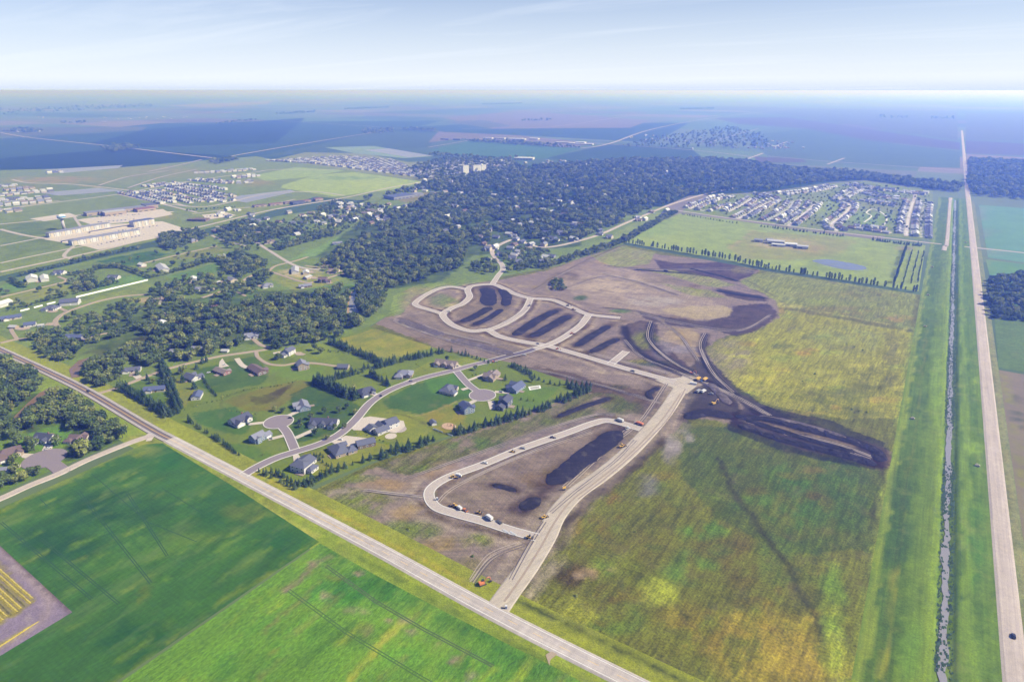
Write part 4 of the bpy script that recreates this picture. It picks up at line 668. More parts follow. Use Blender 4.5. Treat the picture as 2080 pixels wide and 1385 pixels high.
# township roads and tracks
TWN = ZR - .03
road('township_road', W(1014, 534, 1000, 508, 1040, 487, 1065, 493, 1096, 502, 1130, 500, 1181, 488, 1227, 473, 1267, 455, 1308, 438, 1343, 423, 1376, 411, 1430, 395, 1490, 382), 8, M_GRAVEL, z=TWN)
road('township_road', W(1376, 428, 1500, 446, 1700, 472, 1890, 494, 1975, 503, 2080, 514, 2300, 540), 8, M_CONC, z=TWN - .01)
road('levee_road', [(40, 1530), (41, 1580), (44, 1650), (44, 2340)], 6, M_GRAVEL, z=TWN + .9, thick=1.0, shoulder=2)
road('township_road', W(0, 553, 200, 510, 330, 478, 420, 458, 560, 425, 700, 402, 790, 382, 850, 371, 920, 357), 9, M_GRAVEL, z=TWN - .02)
for q, w_ in (((0, 466, 60, 480, 170, 495), 9), ((0, 456, 90, 447, 140, 440, 250, 425, 330, 415, 420, 420, 520, 398, 560, 392, 640, 390, 700, 398), 9), ((0, 427, 110, 412, 240, 395, 340, 376, 430, 362, 520, 350, 560, 345, 690, 345), 9), ((25, 365, 60, 372, 150, 375, 270, 388, 290, 392), 9), ((240, 395, 330, 415, 400, 432), 8), ((290, 392, 380, 420), 7), ((0, 535, 60, 522, 160, 502, 220, 490), 7), ((150, 500, 130, 520, 155, 528), 7), ((0, 500, 90, 482, 100, 478), 7), ((120, 408, 0, 426), 7), ((150, 440, 165, 462), 6), ((440, 460, 500, 480, 540, 505, 600, 540, 650, 548), 7), ((430, 478, 450, 487, 500, 500), 6), ((390, 435, 470, 425, 540, 418, 600, 405), 7)):
    road('town_road', W(*q), w_, M_CONC, z=TWN - .03 - .006 * random.random())
for q, w_ in (((0, 604, 60, 590, 110, 578, 135, 570, 118, 562), 5), ((118, 665, 112, 655, 118, 645, 140, 632, 200, 612, 250, 602, 300, 598), 6), ((0, 697, 30, 690, 55, 688), 6), ((35, 690, 25, 675, 22, 668), 4), ((135, 632, 118, 625), 5), ((410, 605, 440, 595, 480, 580, 500, 566, 520, 556, 545, 550, 560, 540, 600, 530, 625, 522), 5), ((545, 550, 580, 562, 620, 574, 640, 572, 680, 560, 700, 552, 620, 540), 5), ((290, 535, 360, 518, 440, 500), 5), ((170, 690, 200, 680, 250, 672), 4), ((195, 660, 220, 650), 4), ((325, 632, 340, 640, 360, 638), 4), ((480, 592, 500, 602), 4)):
    road('farm_track', W(*q), w_, M_TRACK, z=LOT - .02 - .01 * random.random())
for q, w_ in (((0, 270, 60, 280, 230, 298, 400, 318, 460, 325), 12), ((470, 318, 620, 292, 760, 270, 790, 268), 12), ((870, 300, 960, 285, 1000, 280), 10), ((1180, 302, 1240, 292, 1330, 262, 1450, 240, 1600, 222), 14), ((1000, 275, 1215, 292, 1400, 305, 1530, 320), 9), ((1680, 335, 1715, 322), 9), ((940, 262, 1120, 258, 1250, 240, 1290, 236), 12), ((340, 240, 480, 222, 520, 217), 12), ((0, 282, 290, 265), 9), ((1560, 318, 1700, 330, 1955, 347), 8), ((1495, 332, 1550, 312), 10), ((560, 245, 760, 258, 900, 268), 9), ((1440, 290, 1540, 262), 8), ((1570, 300, 1600, 288), 8), ((300, 350, 370, 335, 410, 325), 9), ((200, 378, 260, 360, 340, 348), 9), ((260, 383, 330, 360, 400, 345), 8)):
    ribbon('far_road', W(*q), w_ * 1.15, M_GRAVEL, z=1.6 + .02 * random.random())
for q in ((1700, 470, 1690, 455, 1720, 430, 1725, 415, 1705, 405, 1740, 385, 1720, 372), (1500, 445, 1545, 420, 1570, 405, 1545, 395), (1600, 460, 1645, 425, 1655, 410), (1840, 480, 1845, 445, 1855, 410, 1860, 392), (1720, 372, 1790, 384, 1880, 393), (1400, 425, 1440, 408, 1480, 398), (1740, 385, 1800, 400, 1850, 405), (1590, 395, 1650, 388, 1690, 378), (1480, 430, 1510, 415, 1530, 402)):
    road('suburb_street', W(*q), 8, M_CONC, z=TWN - .04 - .006 * random.random())
for q in ((1755, 452, 1770, 440, 1760, 432, 1775, 425, 1800, 440, 1795, 458, 1780, 458),):
    ribbon('park_path', W(*q), 4, M_KERB, z=TWN)
# driveways and yards
def drive(*flat, w=None, mat=None):
    if w: ribbon('driveway', W(*flat), w, mat or M_DRIVE, z=next_drive())
    else: sheet('driveway', W(*flat), (0.5, .46, .42), mat or M_DRIVE, z=next_drive())
_dz = [LOT - .09]
def next_drive(): _dz[0] -= .002; return _dz[0]
drive(505, 862, 540, 858, w=5); drive(545, 893, 580, 884, w=5); drive(583, 846, 605, 836, w=5.5); drive(600, 890, 638, 873, w=5.5)
drive(594, 920, 604, 919, 612, 932, 597, 940); drive(671, 897, 702, 885, 745, 890, 735, 902, 716, 908, 680, 902); drive(712, 868, 730, 850, 752, 846, 820, 855, 823, 866, 805, 880, 755, 872, 745, 875, 718, 874)
drive(752, 798, 776, 806, w=6); drive(820, 776, 838, 782, 846, 778, 832, 770); drive(921, 748, 940, 752, 948, 749, 930, 740); drive(938, 792, 958, 786, w=5); drive(953, 820, 968, 812, w=5.5)
drive(948, 774, 985, 760, w=4.5); drive(1005, 796, 1035, 798, w=5); drive(990, 815, 1003, 814, 1008, 832, 995, 832); disc('patio', *G(794, 886), 5.5, M_DRIVE, z=next_drive()); disc('patio', *G(812, 872), 6.5, road_mat('pavers', tone((196, 184, 180))), z=next_drive())
drive(270, 757, 285, 770, w=7); drive(446, 735, 452, 728, 458, 738, 466, 744, 444, 748); drive(481, 728, 492, 742, 506, 748, w=6); drive(555, 718, 572, 715, w=6); drive(600, 742, 625, 740, w=8)
drive(85, 915, 105, 918, 108, 903, 92, 903); drive(40, 920, 70, 922, 60, 932, 45, 930); drive(20, 952, 60, 940, w=6); drive(300, 885, 310, 880, 302, 896, w=5)
drive(1108, 1330, 1128, 1318, 1140, 1322, 1118, 1340, 1116, 1352, mat=M_TRACK); drive(1330, 772, 1400, 765, 1415, 785, 1395, 800, mat=M_HAUL)
sheet('court', W(1073, 786, 1097, 783, 1099, 789, 1076, 793), (0, 0, 0), M_WHITE, z=LOT - .06); sheet('court', W(1076, 787, 1095, 784.5, 1096, 788.5, 1078, 791.5), (0, 0, 0), plain('court_green', tone((190, 188, 180)), .9, .05), z=LOT - .05)
disc('playground_sand', *G(912, 866), 7.5, plain('sand', tone((214, 180, 150)), 1, .1), z=LOT - .06, ry=6)
# ------------------------------------------------------------------ buildings
BUILT = []                                           # x, y, radius kept free of trees
def wall_m(k, rgb): return MATS.setdefault('wall_' + k, plain('siding_' + k, tone(rgb), .8, .06, .5))
def roof_m(k, rgb):
    if 'roof_' + k not in MATS:
        m, N, L, bs = new_mat('shingle_' + k)
        tcn = N.new('ShaderNodeTexCoord')
        v = nmath(N, L, 'ADD', nmath(N, L, 'MULTIPLY', nmath(N, L, 'SUBTRACT', noise(N, L, tcn.outputs['Object'], 1.4, 4, .7), .5), .9), 1.0)
        vm = N.new('ShaderNodeVectorMath'); vm.operation = 'SCALE'; vm.inputs[0].default_value = tone(rgb); L.new(v, vm.inputs['Scale'])
        L.new(vm.outputs[0], bs.inputs['Base Color']); bs.inputs['Roughness'].default_value = .85
        MATS['roof_' + k] = m
    return MATS['roof_' + k]
WALLS = dict(white=(232, 230, 228), cream=(220, 208, 190), grey=(160, 162, 172), blue=(150, 166, 190), tan=(190, 172, 150), brick=(170, 120, 104), brown=(140, 120, 110), slate=(116, 122, 140))
ROOFS = dict(slate=(106, 110, 132), dark=(84, 88, 110), grey=(146, 148, 166), tan=(150, 136, 132), brown=(124, 104, 104), pale=(200, 200, 206), white=(236, 236, 238), blue=(98, 108, 146), red=(150, 104, 112))
M_GLASS, _N, _L, _b = new_mat('window_glass'); _b.inputs['Base Color'].default_value = (0.03, 0.04, 0.06, 1); _b.inputs['Roughness'].default_value = 0.08
M_TRIM = plain('white_trim', (0.74, 0.74, 0.74), .6, .03)
M_DOOR = plain('door_wood', (0.10, 0.05, 0.03), .6, .1)
M_GDOOR = plain('garage_door', (0.62, 0.61, 0.60), .6, .04)
M_BRICK = plain('chimney_brick', tone((160, 120, 104)), .9, .15)
def hip(mb, cx, cy, w, d, z, rise, ov=.6):
    x0, x1, y0, y1 = cx - w / 2 - ov, cx + w / 2 + ov, cy - d / 2 - ov, cy + d / 2 + ov
    if w >= d: r0, r1 = (x0 + d / 2, cy), (x1 - d / 2, cy)
    else: r0, r1 = (cx, y0 + w / 2), (cx, y1 - w / 2)
    zb = z - .12; zt = z + rise
    v = [(x0, y0, zb), (x1, y0, zb), (x1, y1, zb), (x0, y1, zb), (*r0, zt), (*r1, zt)]
    f = [(3, 2, 1, 0)] + ([(0, 1, 5, 4), (1, 2, 5), (2, 3, 4, 5), (3, 0, 4)] if w >= d else [(0, 1, 4), (1, 2, 5, 4), (2, 3, 5), (3, 0, 4, 5)])
    mb.add(v, f)
def gable(mb, wb, cx, cy, w, d, z, rise, ax, ov=.55, t=.22):
    """roof slabs into mb, gable triangles into wb; ridge along ax"""
    if ax == 'x': P = lambda a, c, h: (cx + a, cy + c, h); l_, s_ = w / 2, d / 2
    else: P = lambda a, c, h: (cx - c, cy + a, h); l_, s_ = d / 2, w / 2
    for sg in (-1, 1):
        k = rise / s_; e = s_ + ov; ze = z - ov * k
        v = [P(-l_ - ov, sg * e, ze), P(l_ + ov, sg * e, ze), P(l_ + ov, 0, z + rise), P(-l_ - ov, 0, z + rise), P(-l_ - ov, sg * e, ze + t), P(l_ + ov, sg * e, ze + t), P(l_ + ov, 0, z + rise + t), P(-l_ - ov, 0, z + rise + t)]
        f = [(3, 2, 1, 0), (4, 5, 6, 7), (0, 1, 5, 4), (1, 2, 6, 5), (2, 3, 7, 6), (3, 0, 4, 7)]
        if sg > 0: f = [tuple(reversed(q)) for q in f]
        mb.add(v, f)
    for sg in (-1, 1):
        wb.add([P(sg * l_, -s_, z - .01), P(sg * l_, s_, z - .01), P(sg * l_, 0, z + rise)], [(0, 1, 2) if sg > 0 else (2, 1, 0)])
STYLE = {   # wings: centre x, centre y, width, depth, wall height, roof ('gx', 'gy' ridge along x or y, 'h' hip), rise; front is -y
    'gable3': [(0, 0, 18, 11, 3.3, 'gx', 3.4), (-5.5, -6.5, 8, 7, 3.1, 'gy', 2.4), (5.0, -6, 5.5, 4, 3.5, 'gy', 1.9)],
    'hip': [(0, 0, 18, 13, 3.3, 'h', 3.6), (-5.6, -8, 9, 8, 3.0, 'h', 2.4), (5.2, -6.5, 5, 4, 3.6, 'gy', 1.8)],
    'two': [(0, 0, 13, 10, 6.0, 'gx', 3.0), (9.6, -1.2, 8, 8.5, 3.2, 'gx', 2.2), (-2.5, -5.6, 5, 3, 5.6, 'gy', 1.7)],
    'long': [(0, 0, 26, 10, 3.5, 'gx', 3.6), (-9.4, -5.6, 7.5, 7, 3.2, 'gy', 2.4), (-.5, -5.2, 6, 4, 3.7, 'gy', 2.1), (8.6, -6, 7, 6.5, 3.3, 'gy', 2.3)],
    'ranch': [(0, 0, 20, 9, 2.9, 'gx', 2.2), (-5, -4.8, 6, 4, 2.7, 'gy', 1.5)],
    'shed': [(0, 0, 16, 10, 3.8, 'gx', 2.3)],
    'barn': [(0, 0, 34, 12, 4.2, 'gx', 2.6)],
    'small': [(0, 0, 12, 9, 3.0, 'gx', 2.4)],
    'garden': [(0, 0, 7, 5, 2.4, 'gx', 1.3)],
    'cross': [(0, 0, 20, 10, 3.4, 'gx', 3.2), (3, -2, 9, 14, 4.0, 'gy', 3.0), (-8, -6, 8, 7, 3.0, 'h', 2.2)],
    'white': [(0, 3, 14, 10, 5.8, 'h', 2.6), (3, -6.5, 13, 9.5, 3.2, 'gy', 2.8), (-8.8, 1, 6, 9, 3.1, 'h', 1.8)],
    'estate': [(-6, 0, 12, 12, 5.2, 'gx', 2.8), (7, 4.5, 13, 9, 3.4, 'gx', 2.6), (2.5, -3.5, 8, 9, 3.2, 'gy', 2.2), (12, -4.5, 9, 8, 3.3, 'gy', 2.2)],
}
_win = None
def house(px, py, ang, style, wall, roof, label, s=1.0, cat='house', name='house', win=True, chim=False, base=0.0, door=True, group=None):
    global _win
    x, y = G(px, py); x0, y0 = x, y
    o = empty(name, x, y, base, R(ang + 90)); o.scale = (s, s, s)
    wings = STYLE[style]; wb, rb = MB(), MB()
    for i, (cx, cy, w, d, h, rt, rise) in enumerate(wings):
        wb.box(cx - w / 2 + .004 * i, cx + w / 2 - .004 * i, cy - d / 2 + .004 * i, cy + d / 2 - .004 * i, 0, h)
        if rt == 'h': hip(rb, cx, cy, w, d, h, rise)
        else: gable(rb, wb, cx, cy, w, d, h, rise, rt[1])
    wl_ = wb.build('wall', wall_m(wall, WALLS[wall]), o); rf = rb.build('roof', roof_m(roof, ROOFS[roof]), o)
    if chim:
        cb = MB(); c = wings[0]; cb.box(c[0] + 3, c[0] + 4.1, c[1] + .4, c[1] + 1.5, c[4] + .5, c[4] + c[6] + 1.3); cb.build('chimney', M_BRICK, rf)
    if win:
        if _win is None:
            f = MB(); f.box(-.95, .95, -.05, .05, -.85, .85, 0); f.box(-.75, .75, -.075, .075, -.65, .65, 1); f.v and None
            me_ = bpy.data.meshes.new('window'); me_.from_pydata(f.v, [], f.f); me_.materials.append(M_TRIM); me_.materials.append(M_GLASS); me_.polygons.foreach_set('material_index', f.m); _win = me_
        cnt = 0
        for i, (cx, cy, w, d, h, rt, rise) in enumerate(wings):
            for side in range(4):
                ln = w if side in (0, 2) else d; k = max(1, int(ln / 4.5))
                for j in range(k):
                    a = (j + .5) / k * ln - ln / 2
                    X, Y = {0: (cx + a, cy - d / 2), 1: (cx + w / 2, cy + a), 2: (cx + a, cy + d / 2), 3: (cx - w / 2, cy + a)}[side]
                    if any(abs(X - q[0]) < q[2] / 2 + .5 and abs(Y - q[1]) < q[3] / 2 + .5 for m_, q in enumerate(wings) if m_ != i): continue
                    wd = Vector((math.cos(R(ang + 90) + (side * math.pi / 2 - math.pi / 2)), math.sin(R(ang + 90) + (side * math.pi / 2 - math.pi / 2))))
                    if wd.x * -x0 + wd.y * -y0 < 0 and cnt > 0: continue         # back of the house: a photograph of it would be needed
                    if i == 1 and side == 0 and style not in ('shed',): continue
                    for zz in ([1.7] if h < 5 else [1.6, 4.3]):
                        q = link('window', _win, wl_); q.location = (X, Y, zz); q.rotation_euler = (0, 0, side * math.pi / 2); cnt += 1
    if door:
        if len(wings) > 1:
            c = wings[1]; g = MB(); gw = min(c[2] - 1.4, 5.2); g.box(c[0] - gw / 2, c[0] + gw / 2, c[1] - c[3] / 2 - .09, c[1] - c[3] / 2, .05, 2.35); g.build('garage_door', M_GDOOR, wl_)
        c = wings[0]; g = MB(); g.box(c[0] + .6, c[0] + 1.7, c[1] - c[3] / 2 - .08, c[1] - c[3] / 2, .05, 2.2); g.build('door', M_DOOR if len(wings) > 1 else M_GDOOR, wl_)
    tag(o, label, cat, group); BUILT.append((x, y, 11 * s if style not in ('barn', 'long', 'white', 'estate') else 16 * s)); return o
# houses of the first subdivision
house(488, 856, 0, 'gable3', 'white', 'dark', 'dark-roofed house with white front west of the nearer cul-de-sac', 1.05, chim=True)
house(524, 894, 0, 'two', 'blue', 'grey', 'two-storey blue-grey gabled house on the lot nearest the highway', .9)
house(617, 828, -120, 'gable3', 'blue', 'grey', 'pale-gabled house just northeast of the nearer cul-de-sac', .95)
house(660, 862, -62, 'long', 'white', 'dark', 'long white house with three front gables beside striped lawn', 1.0, chim=True)
house(618, 950, 100, 'white', 'white', 'slate', 'large white house with slate roof at the highway corner of the lots', 1.05)
house(689, 918, 70, 'hip', 'tan', 'slate', 'grey hip-roofed house with brick patio beside the grey shop building', 1.05)
house(743, 904, 150, 'shed', 'brown', 'slate', 'detached grey-roofed shop building at the end of a wide driveway', 1.0, 'garage', 'shop_building')
house(783, 869, 165, 'estate', 'white', 'slate', 'sprawling white house with three slate roofs and round patio', 1.0)
house(744, 797, -20, 'hip', 'slate', 'dark', 'dark hip-roofed house with a car parked by its driveway', .92)
house(823, 762, -60, 'hip', 'tan', 'grey', 'grey hip-roofed house with stone front north of the curving street', .98)
house(907, 742, -75, 'long', 'tan', 'tan', 'long tan house with brown-grey roof by the northern spruce row', 1.0)
house(911, 794, 10, 'hip', 'cream', 'slate', 'slate-roofed house inside the bend, facing the farther cul-de-sac', 1.0)
hs = house(948, 835, 60, 'two', 'blue', 'blue', 'light blue two-storey house with solar panels on its roof', 1.0)
house(1001, 768, 190, 'cross', 'tan', 'tan', 'tan steep-roofed house at the corner north of the farther cul-de-sac', 1.0)
house(1049, 791, 180, 'gable3', 'blue', 'blue', 'blue-grey gabled house with a white sports court behind it', 1.05)
house(1027, 822, 190, 'two', 'slate', 'dark', 'dark slate house with stone end south of the farther cul-de-sac', 1.05)
house(880, 861, 60, 'garden', 'white', 'slate', 'small white garden shed beside the round playground', 1.0, 'shed', 'garden_shed', win=False)
for k in range(6):                                    # solar panels on the south slope
    sp = MB(); xx = -4.6 + (k % 3) * 3.1; yy = -1.2 - (k // 3) * 1.75; zz = 6.0 + 3.0 - abs(yy) * 3.0 / 5 + .36
    sl = math.atan2(3.0, 5); M_ = Matrix.Translation((xx, yy, zz)) @ Matrix.Rotation(sl, 4, 'X')
    sp.box(-1.45, 1.45, -.8, .8, 0, .06, M=M_); sp.build('solar_panel', MATS.setdefault('pv', plain('solar_glass', (.03, .04, .08), .2, .05)), [c for c in hs.children if c.name.startswith('roof')][0])
# acreage houses along the lane
house(267, 754, -40, 'ranch', 'white', 'slate', 'white ranch house under trees where the lane leaves the highway')
house(316, 793, -45, 'ranch', 'cream', 'blue', 'blue-roofed house hidden between two tall windbreaks', 1.05)
house(390, 770, 90, 'gable3', 'white', 'slate', 'white house with slate roof just east of the tall windbreak', .95)
house(401, 807, 45, 'shed', 'white', 'blue', 'long white shed with blue roof behind the lane houses', .9, 'shed', 'storage_shed')
house(451, 757, 90, 'ranch', 'brick', 'tan', 'red brick house with pale brown roof south of the lane')
house(523, 755, 80, 'ranch', 'brown', 'brown', 'long brown ranch house with brown roof south of the lane', 1.25)
house(362, 716, -60, 'ranch', 'cream', 'grey', 'grey-roofed house half hidden by trees north of the lane', .9)
house(406, 710, -60, 'ranch', 'brick', 'grey', 'pinkish house showing through the trees north of the lane', .9)
house(458, 715, -60, 'garden', 'white', 'pale', 'small white roof at the edge of the wood by the lane', 1.1, 'shed', 'garden_shed', win=False)
house(588, 719, 190, 'two', 'white', 'slate', 'white two-storey house with garage near the turning circle', .95)
house(614, 748, 60, 'two', 'tan', 'grey', 'tall grey-roofed house where the curving drive bends', 1.05)
house(698, 748, -60, 'small', 'tan', 'slate', 'small tan garage at the end of the curving drive', 1.0, 'garage', 'garage')
house(512, 685, -40, 'gable3', 'white', 'grey', 'grey-roofed white house at the end of the turning circle', .95)
# houses south of the highway
house(94, 893, -70, 'gable3', 'white', 'dark', 'white house with dark dormered roof above the muddy creek', 1.0, chim=True)
house(163, 893, -60, 'cross', 'cream', 'brown', 'brown-roofed house half hidden by trees south of the highway', .85)
house(20, 924, -10, 'hip', 'tan', 'brown', 'long brown hip-roofed house beside the gravel-lane circle', 1.05)
house(8, 957, -45, 'ranch', 'white', 'grey', 'grey-roofed white garage at the left edge below the circle', .8, 'garage', 'garage')
# acreages north of the highway
for a in ((66, 570, 70, 'shed', 'white', 'white', 'short white metal barn at the end of the left hedge', 1.5, 'barn'), (91, 568, 70, 'barn', 'white', 'white', 'long white metal barn next to the shorter one', .95, 'barn'), (122, 556, -60, 'gable3', 'white', 'slate', 'slate-roofed house with white gables behind the white barns', 1, 'house'),
    (170, 579, -60, 'ranch', 'cream', 'tan', 'pale house enclosed by dark trees beside the gravel drive', .9, 'house'), (144, 618, -40, 'shed', 'white', 'slate', 'white workshop with slate roof beside a gravel pad', 1.5, 'shed'), (107, 628, -60, 'hip', 'white', 'slate', 'white modern house in front of the broken white wall', 1, 'house'),
    (7, 621, 20, 'shed', 'white', 'white', 'white building cut by the left edge of the frame', 1.3, 'shed'), (24, 648, -20, 'ranch', 'cream', 'blue', 'blue-roofed house with tan extension near the left edge', 1.15, 'house'), (62, 662, -30, 'small', 'white', 'blue', 'small house with bright blue roof among garden trees', 1.1, 'house'),
    (28, 666, -60, 'small', 'tan', 'pale', 'low pale-roofed shed beside the short drive', .8, 'shed'), (84, 663, -30, 'garden', 'blue', 'pale', 'tiny teal-roofed outbuilding beside the blue-roofed house', 1, 'shed'), (153, 687, -60, 'ranch', 'slate', 'blue', 'long slate-blue roof among trees above the pasture', 1.1, 'house'),
    (289, 540, 90, 'small', 'white', 'white', 'white-fronted house at the end of a field track', 1.1, 'house'), (331, 549, 70, 'barn', 'white', 'pale', 'long pale metal barn inside the tree belt', 1.3, 'barn'), (393, 570, 60, 'shed', 'white', 'white', 'white-roofed barn in a tree-lined clearing', 1.1, 'barn'),
    (471, 572, 80, 'shed', 'cream', 'grey', 'grey-roofed pole barn with white end beside the farm track', 1.2, 'barn'), (443, 576, 0, 'garden', 'white', 'white', 'tiny white shed on the mown slope', 1, 'shed'), (413, 589, -60, 'ranch', 'white', 'grey', 'white-fronted ranch house behind rounded trees', 1.1, 'house'),
    (324, 615, -30, 'cross', 'cream', 'tan', 'large beige house with circular drive in the trees', 1.1, 'house'), (438, 631, 40, 'cross', 'brick', 'red', 'red-brown brick house against the wood', 1, 'house'), (329, 664, 60, 'shed', 'cream', 'white', 'wide white flat-looking barn roof in the garden trees', 1.25, 'barn'),
    (232, 566, -60, 'gable3', 'white', 'slate', 'white house with slate roof above the long white fence', 1, 'house'), (383, 640, -60, 'ranch', 'slate', 'blue', 'dark blue roof almost hidden in garden trees', .8, 'house'), (360, 660, -60, 'small', 'tan', 'tan', 'small tan roof beside the wide white barn', .8, 'house'),
    (600, 552, 50, 'barn', 'white', 'pale', 'large pale shed of the equipment yard', 1.0, 'barn'), (622, 556, 50, 'shed', 'cream', 'white', 'white workshop in the middle of the equipment yard', 1.0, 'shed'), (625, 566, 10, 'shed', 'tan', 'pale', 'low long store on the south side of the equipment yard', .9, 'shed'),
    (656, 573, -60, 'two', 'brown', 'brown', 'brown two-storey house south of the equipment yard', 1, 'house'), (664, 544, -60, 'small', 'tan', 'tan', 'tan house where the yard drive meets the wood', 1, 'house'), (679, 552, -60, 'cross', 'cream', 'tan', 'cream farmhouse at the edge of the wood beside the yard', .9, 'house'),
    (620, 583, -30, 'ranch', 'brown', 'grey', 'low brown house on the meadow below the yard', 1, 'house'), (544, 582, -30, 'hip', 'white', 'grey', 'grey-roofed house at the end of the tree belt left of the yard', .9, 'house'), (548, 494, -30, 'cross', 'cream', 'tan', 'cream house between the two striped green fields', 1, 'house'), (685, 496, -30, 'ranch', 'blue', 'grey', 'blue-grey house at the top of the long green field', 1, 'house'),
    (450, 522, 0, 'small', 'cream', 'pale', 'small pale roof in the trees above the lower hedge', 1, 'house'), (355, 498, 0, 'ranch', 'cream', 'white', 'white house in the trees east of the apartment yard', .9, 'house'), (392, 491, 0, 'hip', 'tan', 'grey', 'grey hip roof in the tree group east of the apartments', .9, 'house'),
    (440, 470, 0, 'hip', 'brick', 'tan', 'tan house beside the gravel road near the woods', 1, 'house')):
    house(*a[:7], s=a[7], cat=a[8], name={'house': 'house', 'barn': 'barn', 'shed': 'shed'}[a[8]], win=a[8] == 'house' and a[1] > 560, door=a[1] > 540)

# gravel pads and yards round the acreage houses
M_PAD = ground_mat('yard_gravel', [(.2, .2), (1.2, .2)], base=tone((196, 178, 158)))
rp_ = random.Random(8)
for o in [q for q in COL.objects if q.type == 'EMPTY' and q.name.split('.')[0] in ('house', 'barn', 'shed') and q.location.length > 760]:
    if rp_.random() < .8:
        a = rp_.uniform(0, 6.28); P_ = [(o.location.x + math.cos(a) * 11 + (7 + rp_.uniform(-2, 4)) * math.cos(t), o.location.y + math.sin(a) * 11 + (5 + rp_.uniform(-1.5, 3)) * math.sin(t)) for t in np.linspace(0, 6.28, 11)[:-1]]
        sheet('yard', P_, (0, 0, 0), M_PAD, z=.41 + .002 * rp_.random())
# decks behind the houses of the first subdivision and along the lane
M_DECK = plain('deck_boards', tone((178, 160, 146)), .9, .15, 1.0)
for o in [q for q in COL.objects if q.type == 'EMPTY' and q.name.split('.')[0] == 'house' and q.location.length < 760]:
    q = MB(); w_ = rp_.uniform(4, 8); x_ = rp_.uniform(-4, 4); y0_ = max(c[1] + c[3] / 2 for c in STYLE['hip'][:1]); q.box(x_ - w_ / 2, x_ + w_ / 2, 4.6, 4.6 + rp_.uniform(4.5, 7), .25, .55); q.build('deck', M_DECK, o)
# ---- water tower
x, y = G(131, 467)
wt_ = empty('water_tower', x, y)
mb = MB(); mb.tube((0, 0, 0), (0, 0, 24), 3.6, 2.9, 20); mb.tube((0, 0, 24), (0, 0, 27), 2.9, 8.4, 24, caps=False); mb.build('stem', plain('tower_concrete', tone((205, 200, 205)), .8, .05, .2), wt_, True)
mb = MB(); mb.tube((0, 0, 27), (0, 0, 33.2), 8.6, 8.6, 28); mb.build('tank', M_TRIM, wt_, True)
mb = MB(); mb.tube((0, 0, 29.2), (0, 0, 32.0), 8.68, 8.68, 28, caps=False); mb.build('painted_band', plain('tower_blue', tone((60, 150, 215), .4), .5, .02), wt_, True)
mb = MB(); mb.tube((0, 0, 33.2), (0, 0, 36), 8.6, 1.2, 28); mb.build('tank_roof', M_TRIM, wt_, True)
tag(wt_, 'white water tower with blue band standing beside the apartments', 'water tower')
def apartment(px, py, ang, w, d, h, label, roof='grey', wall='white', cat='apartment block', name='apartment_block', bays=6):
    x, y = G(px, py); o = empty(name, x, y, 0.2, R(ang)); wb = MB(); wb.box(-w / 2, w / 2, -d / 2, d / 2, 0, h)
    wl_ = wb.build('wall', wall_m(wall, WALLS[wall]), o); rb = MB(); hip(rb, 0, 0, w, d, h, 2.2, .8); rb.build('roof', roof_m(roof, ROOFS[roof]), o)
    pw = MB()
    for k in range(bays):
        bm_ = MB(); xx = -w / 2 + (k + .5) * w / bays; bm_.box(xx - w / bays * .28, xx + w / bays * .28, -d / 2 - 1.1, -d / 2 - .0, .0, h - .6); bm_.build('balcony_bay', wall_m('white', WALLS['white']) if k % 2 else wall_m('cream', WALLS['cream']), o)
    for k in range(bays):
        for st in range(max(1, int(h / 3.2))):
            q = MB(); xx = -w / 2 + (k + .5) * w / bays + w / bays * .38; q.box(xx - .8, xx + .8, -d / 2 - .08, -d / 2, 1 + st * 3.1, 2.4 + st * 3.1); q.build('window', M_GLASS, wl_)
    tag(o, label, cat); BUILT.append((x, y, max(w, d) * .5)); return o
LG = 98
apartment(131, 477, LG - 8, 66, 17, 10, 'pale apartment block beside the water tower')
apartment(190, 466, LG - 8, 70, 17, 10, 'second pale apartment block behind the row of garages')
apartment(182, 492, LG - 8, 74, 17, 10, 'front apartment block nearest the gravel road')
apartment(246, 481, LG - 8, 78, 17, 10, 'middle apartment block with three white balcony bays')
apartment(290, 458, LG - 8, 50, 20, 13, 'tall blue-roofed apartment block at the far end of the yard', 'blue')
for i, (px_, py_) in enumerate(((205, 470), (222, 467), (240, 464), (258, 461), (150, 489), (165, 486), (200, 481), (215, 478))):
    x, y = G(px_, py_); g = MB(); g.box(-24, 24, -3.2, 3.2, 0, 2.8, 0); g.add([(-24.5, -3.6, 2.8), (24.5, -3.6, 2.8), (24.5, 3.6, 3.3), (-24.5, 3.6, 3.3)], [(0, 1, 2, 3)], 1)
    o = g.build('garage_row', [wall_m('cream', WALLS['cream']), roof_m('slate', ROOFS['slate'])]); o.location = (x, y, .3); o.rotation_euler = (0, 0, R(90)); tag(o, 'long low garage row between the apartment blocks', 'garage', 'garage rows in the apartment yard')
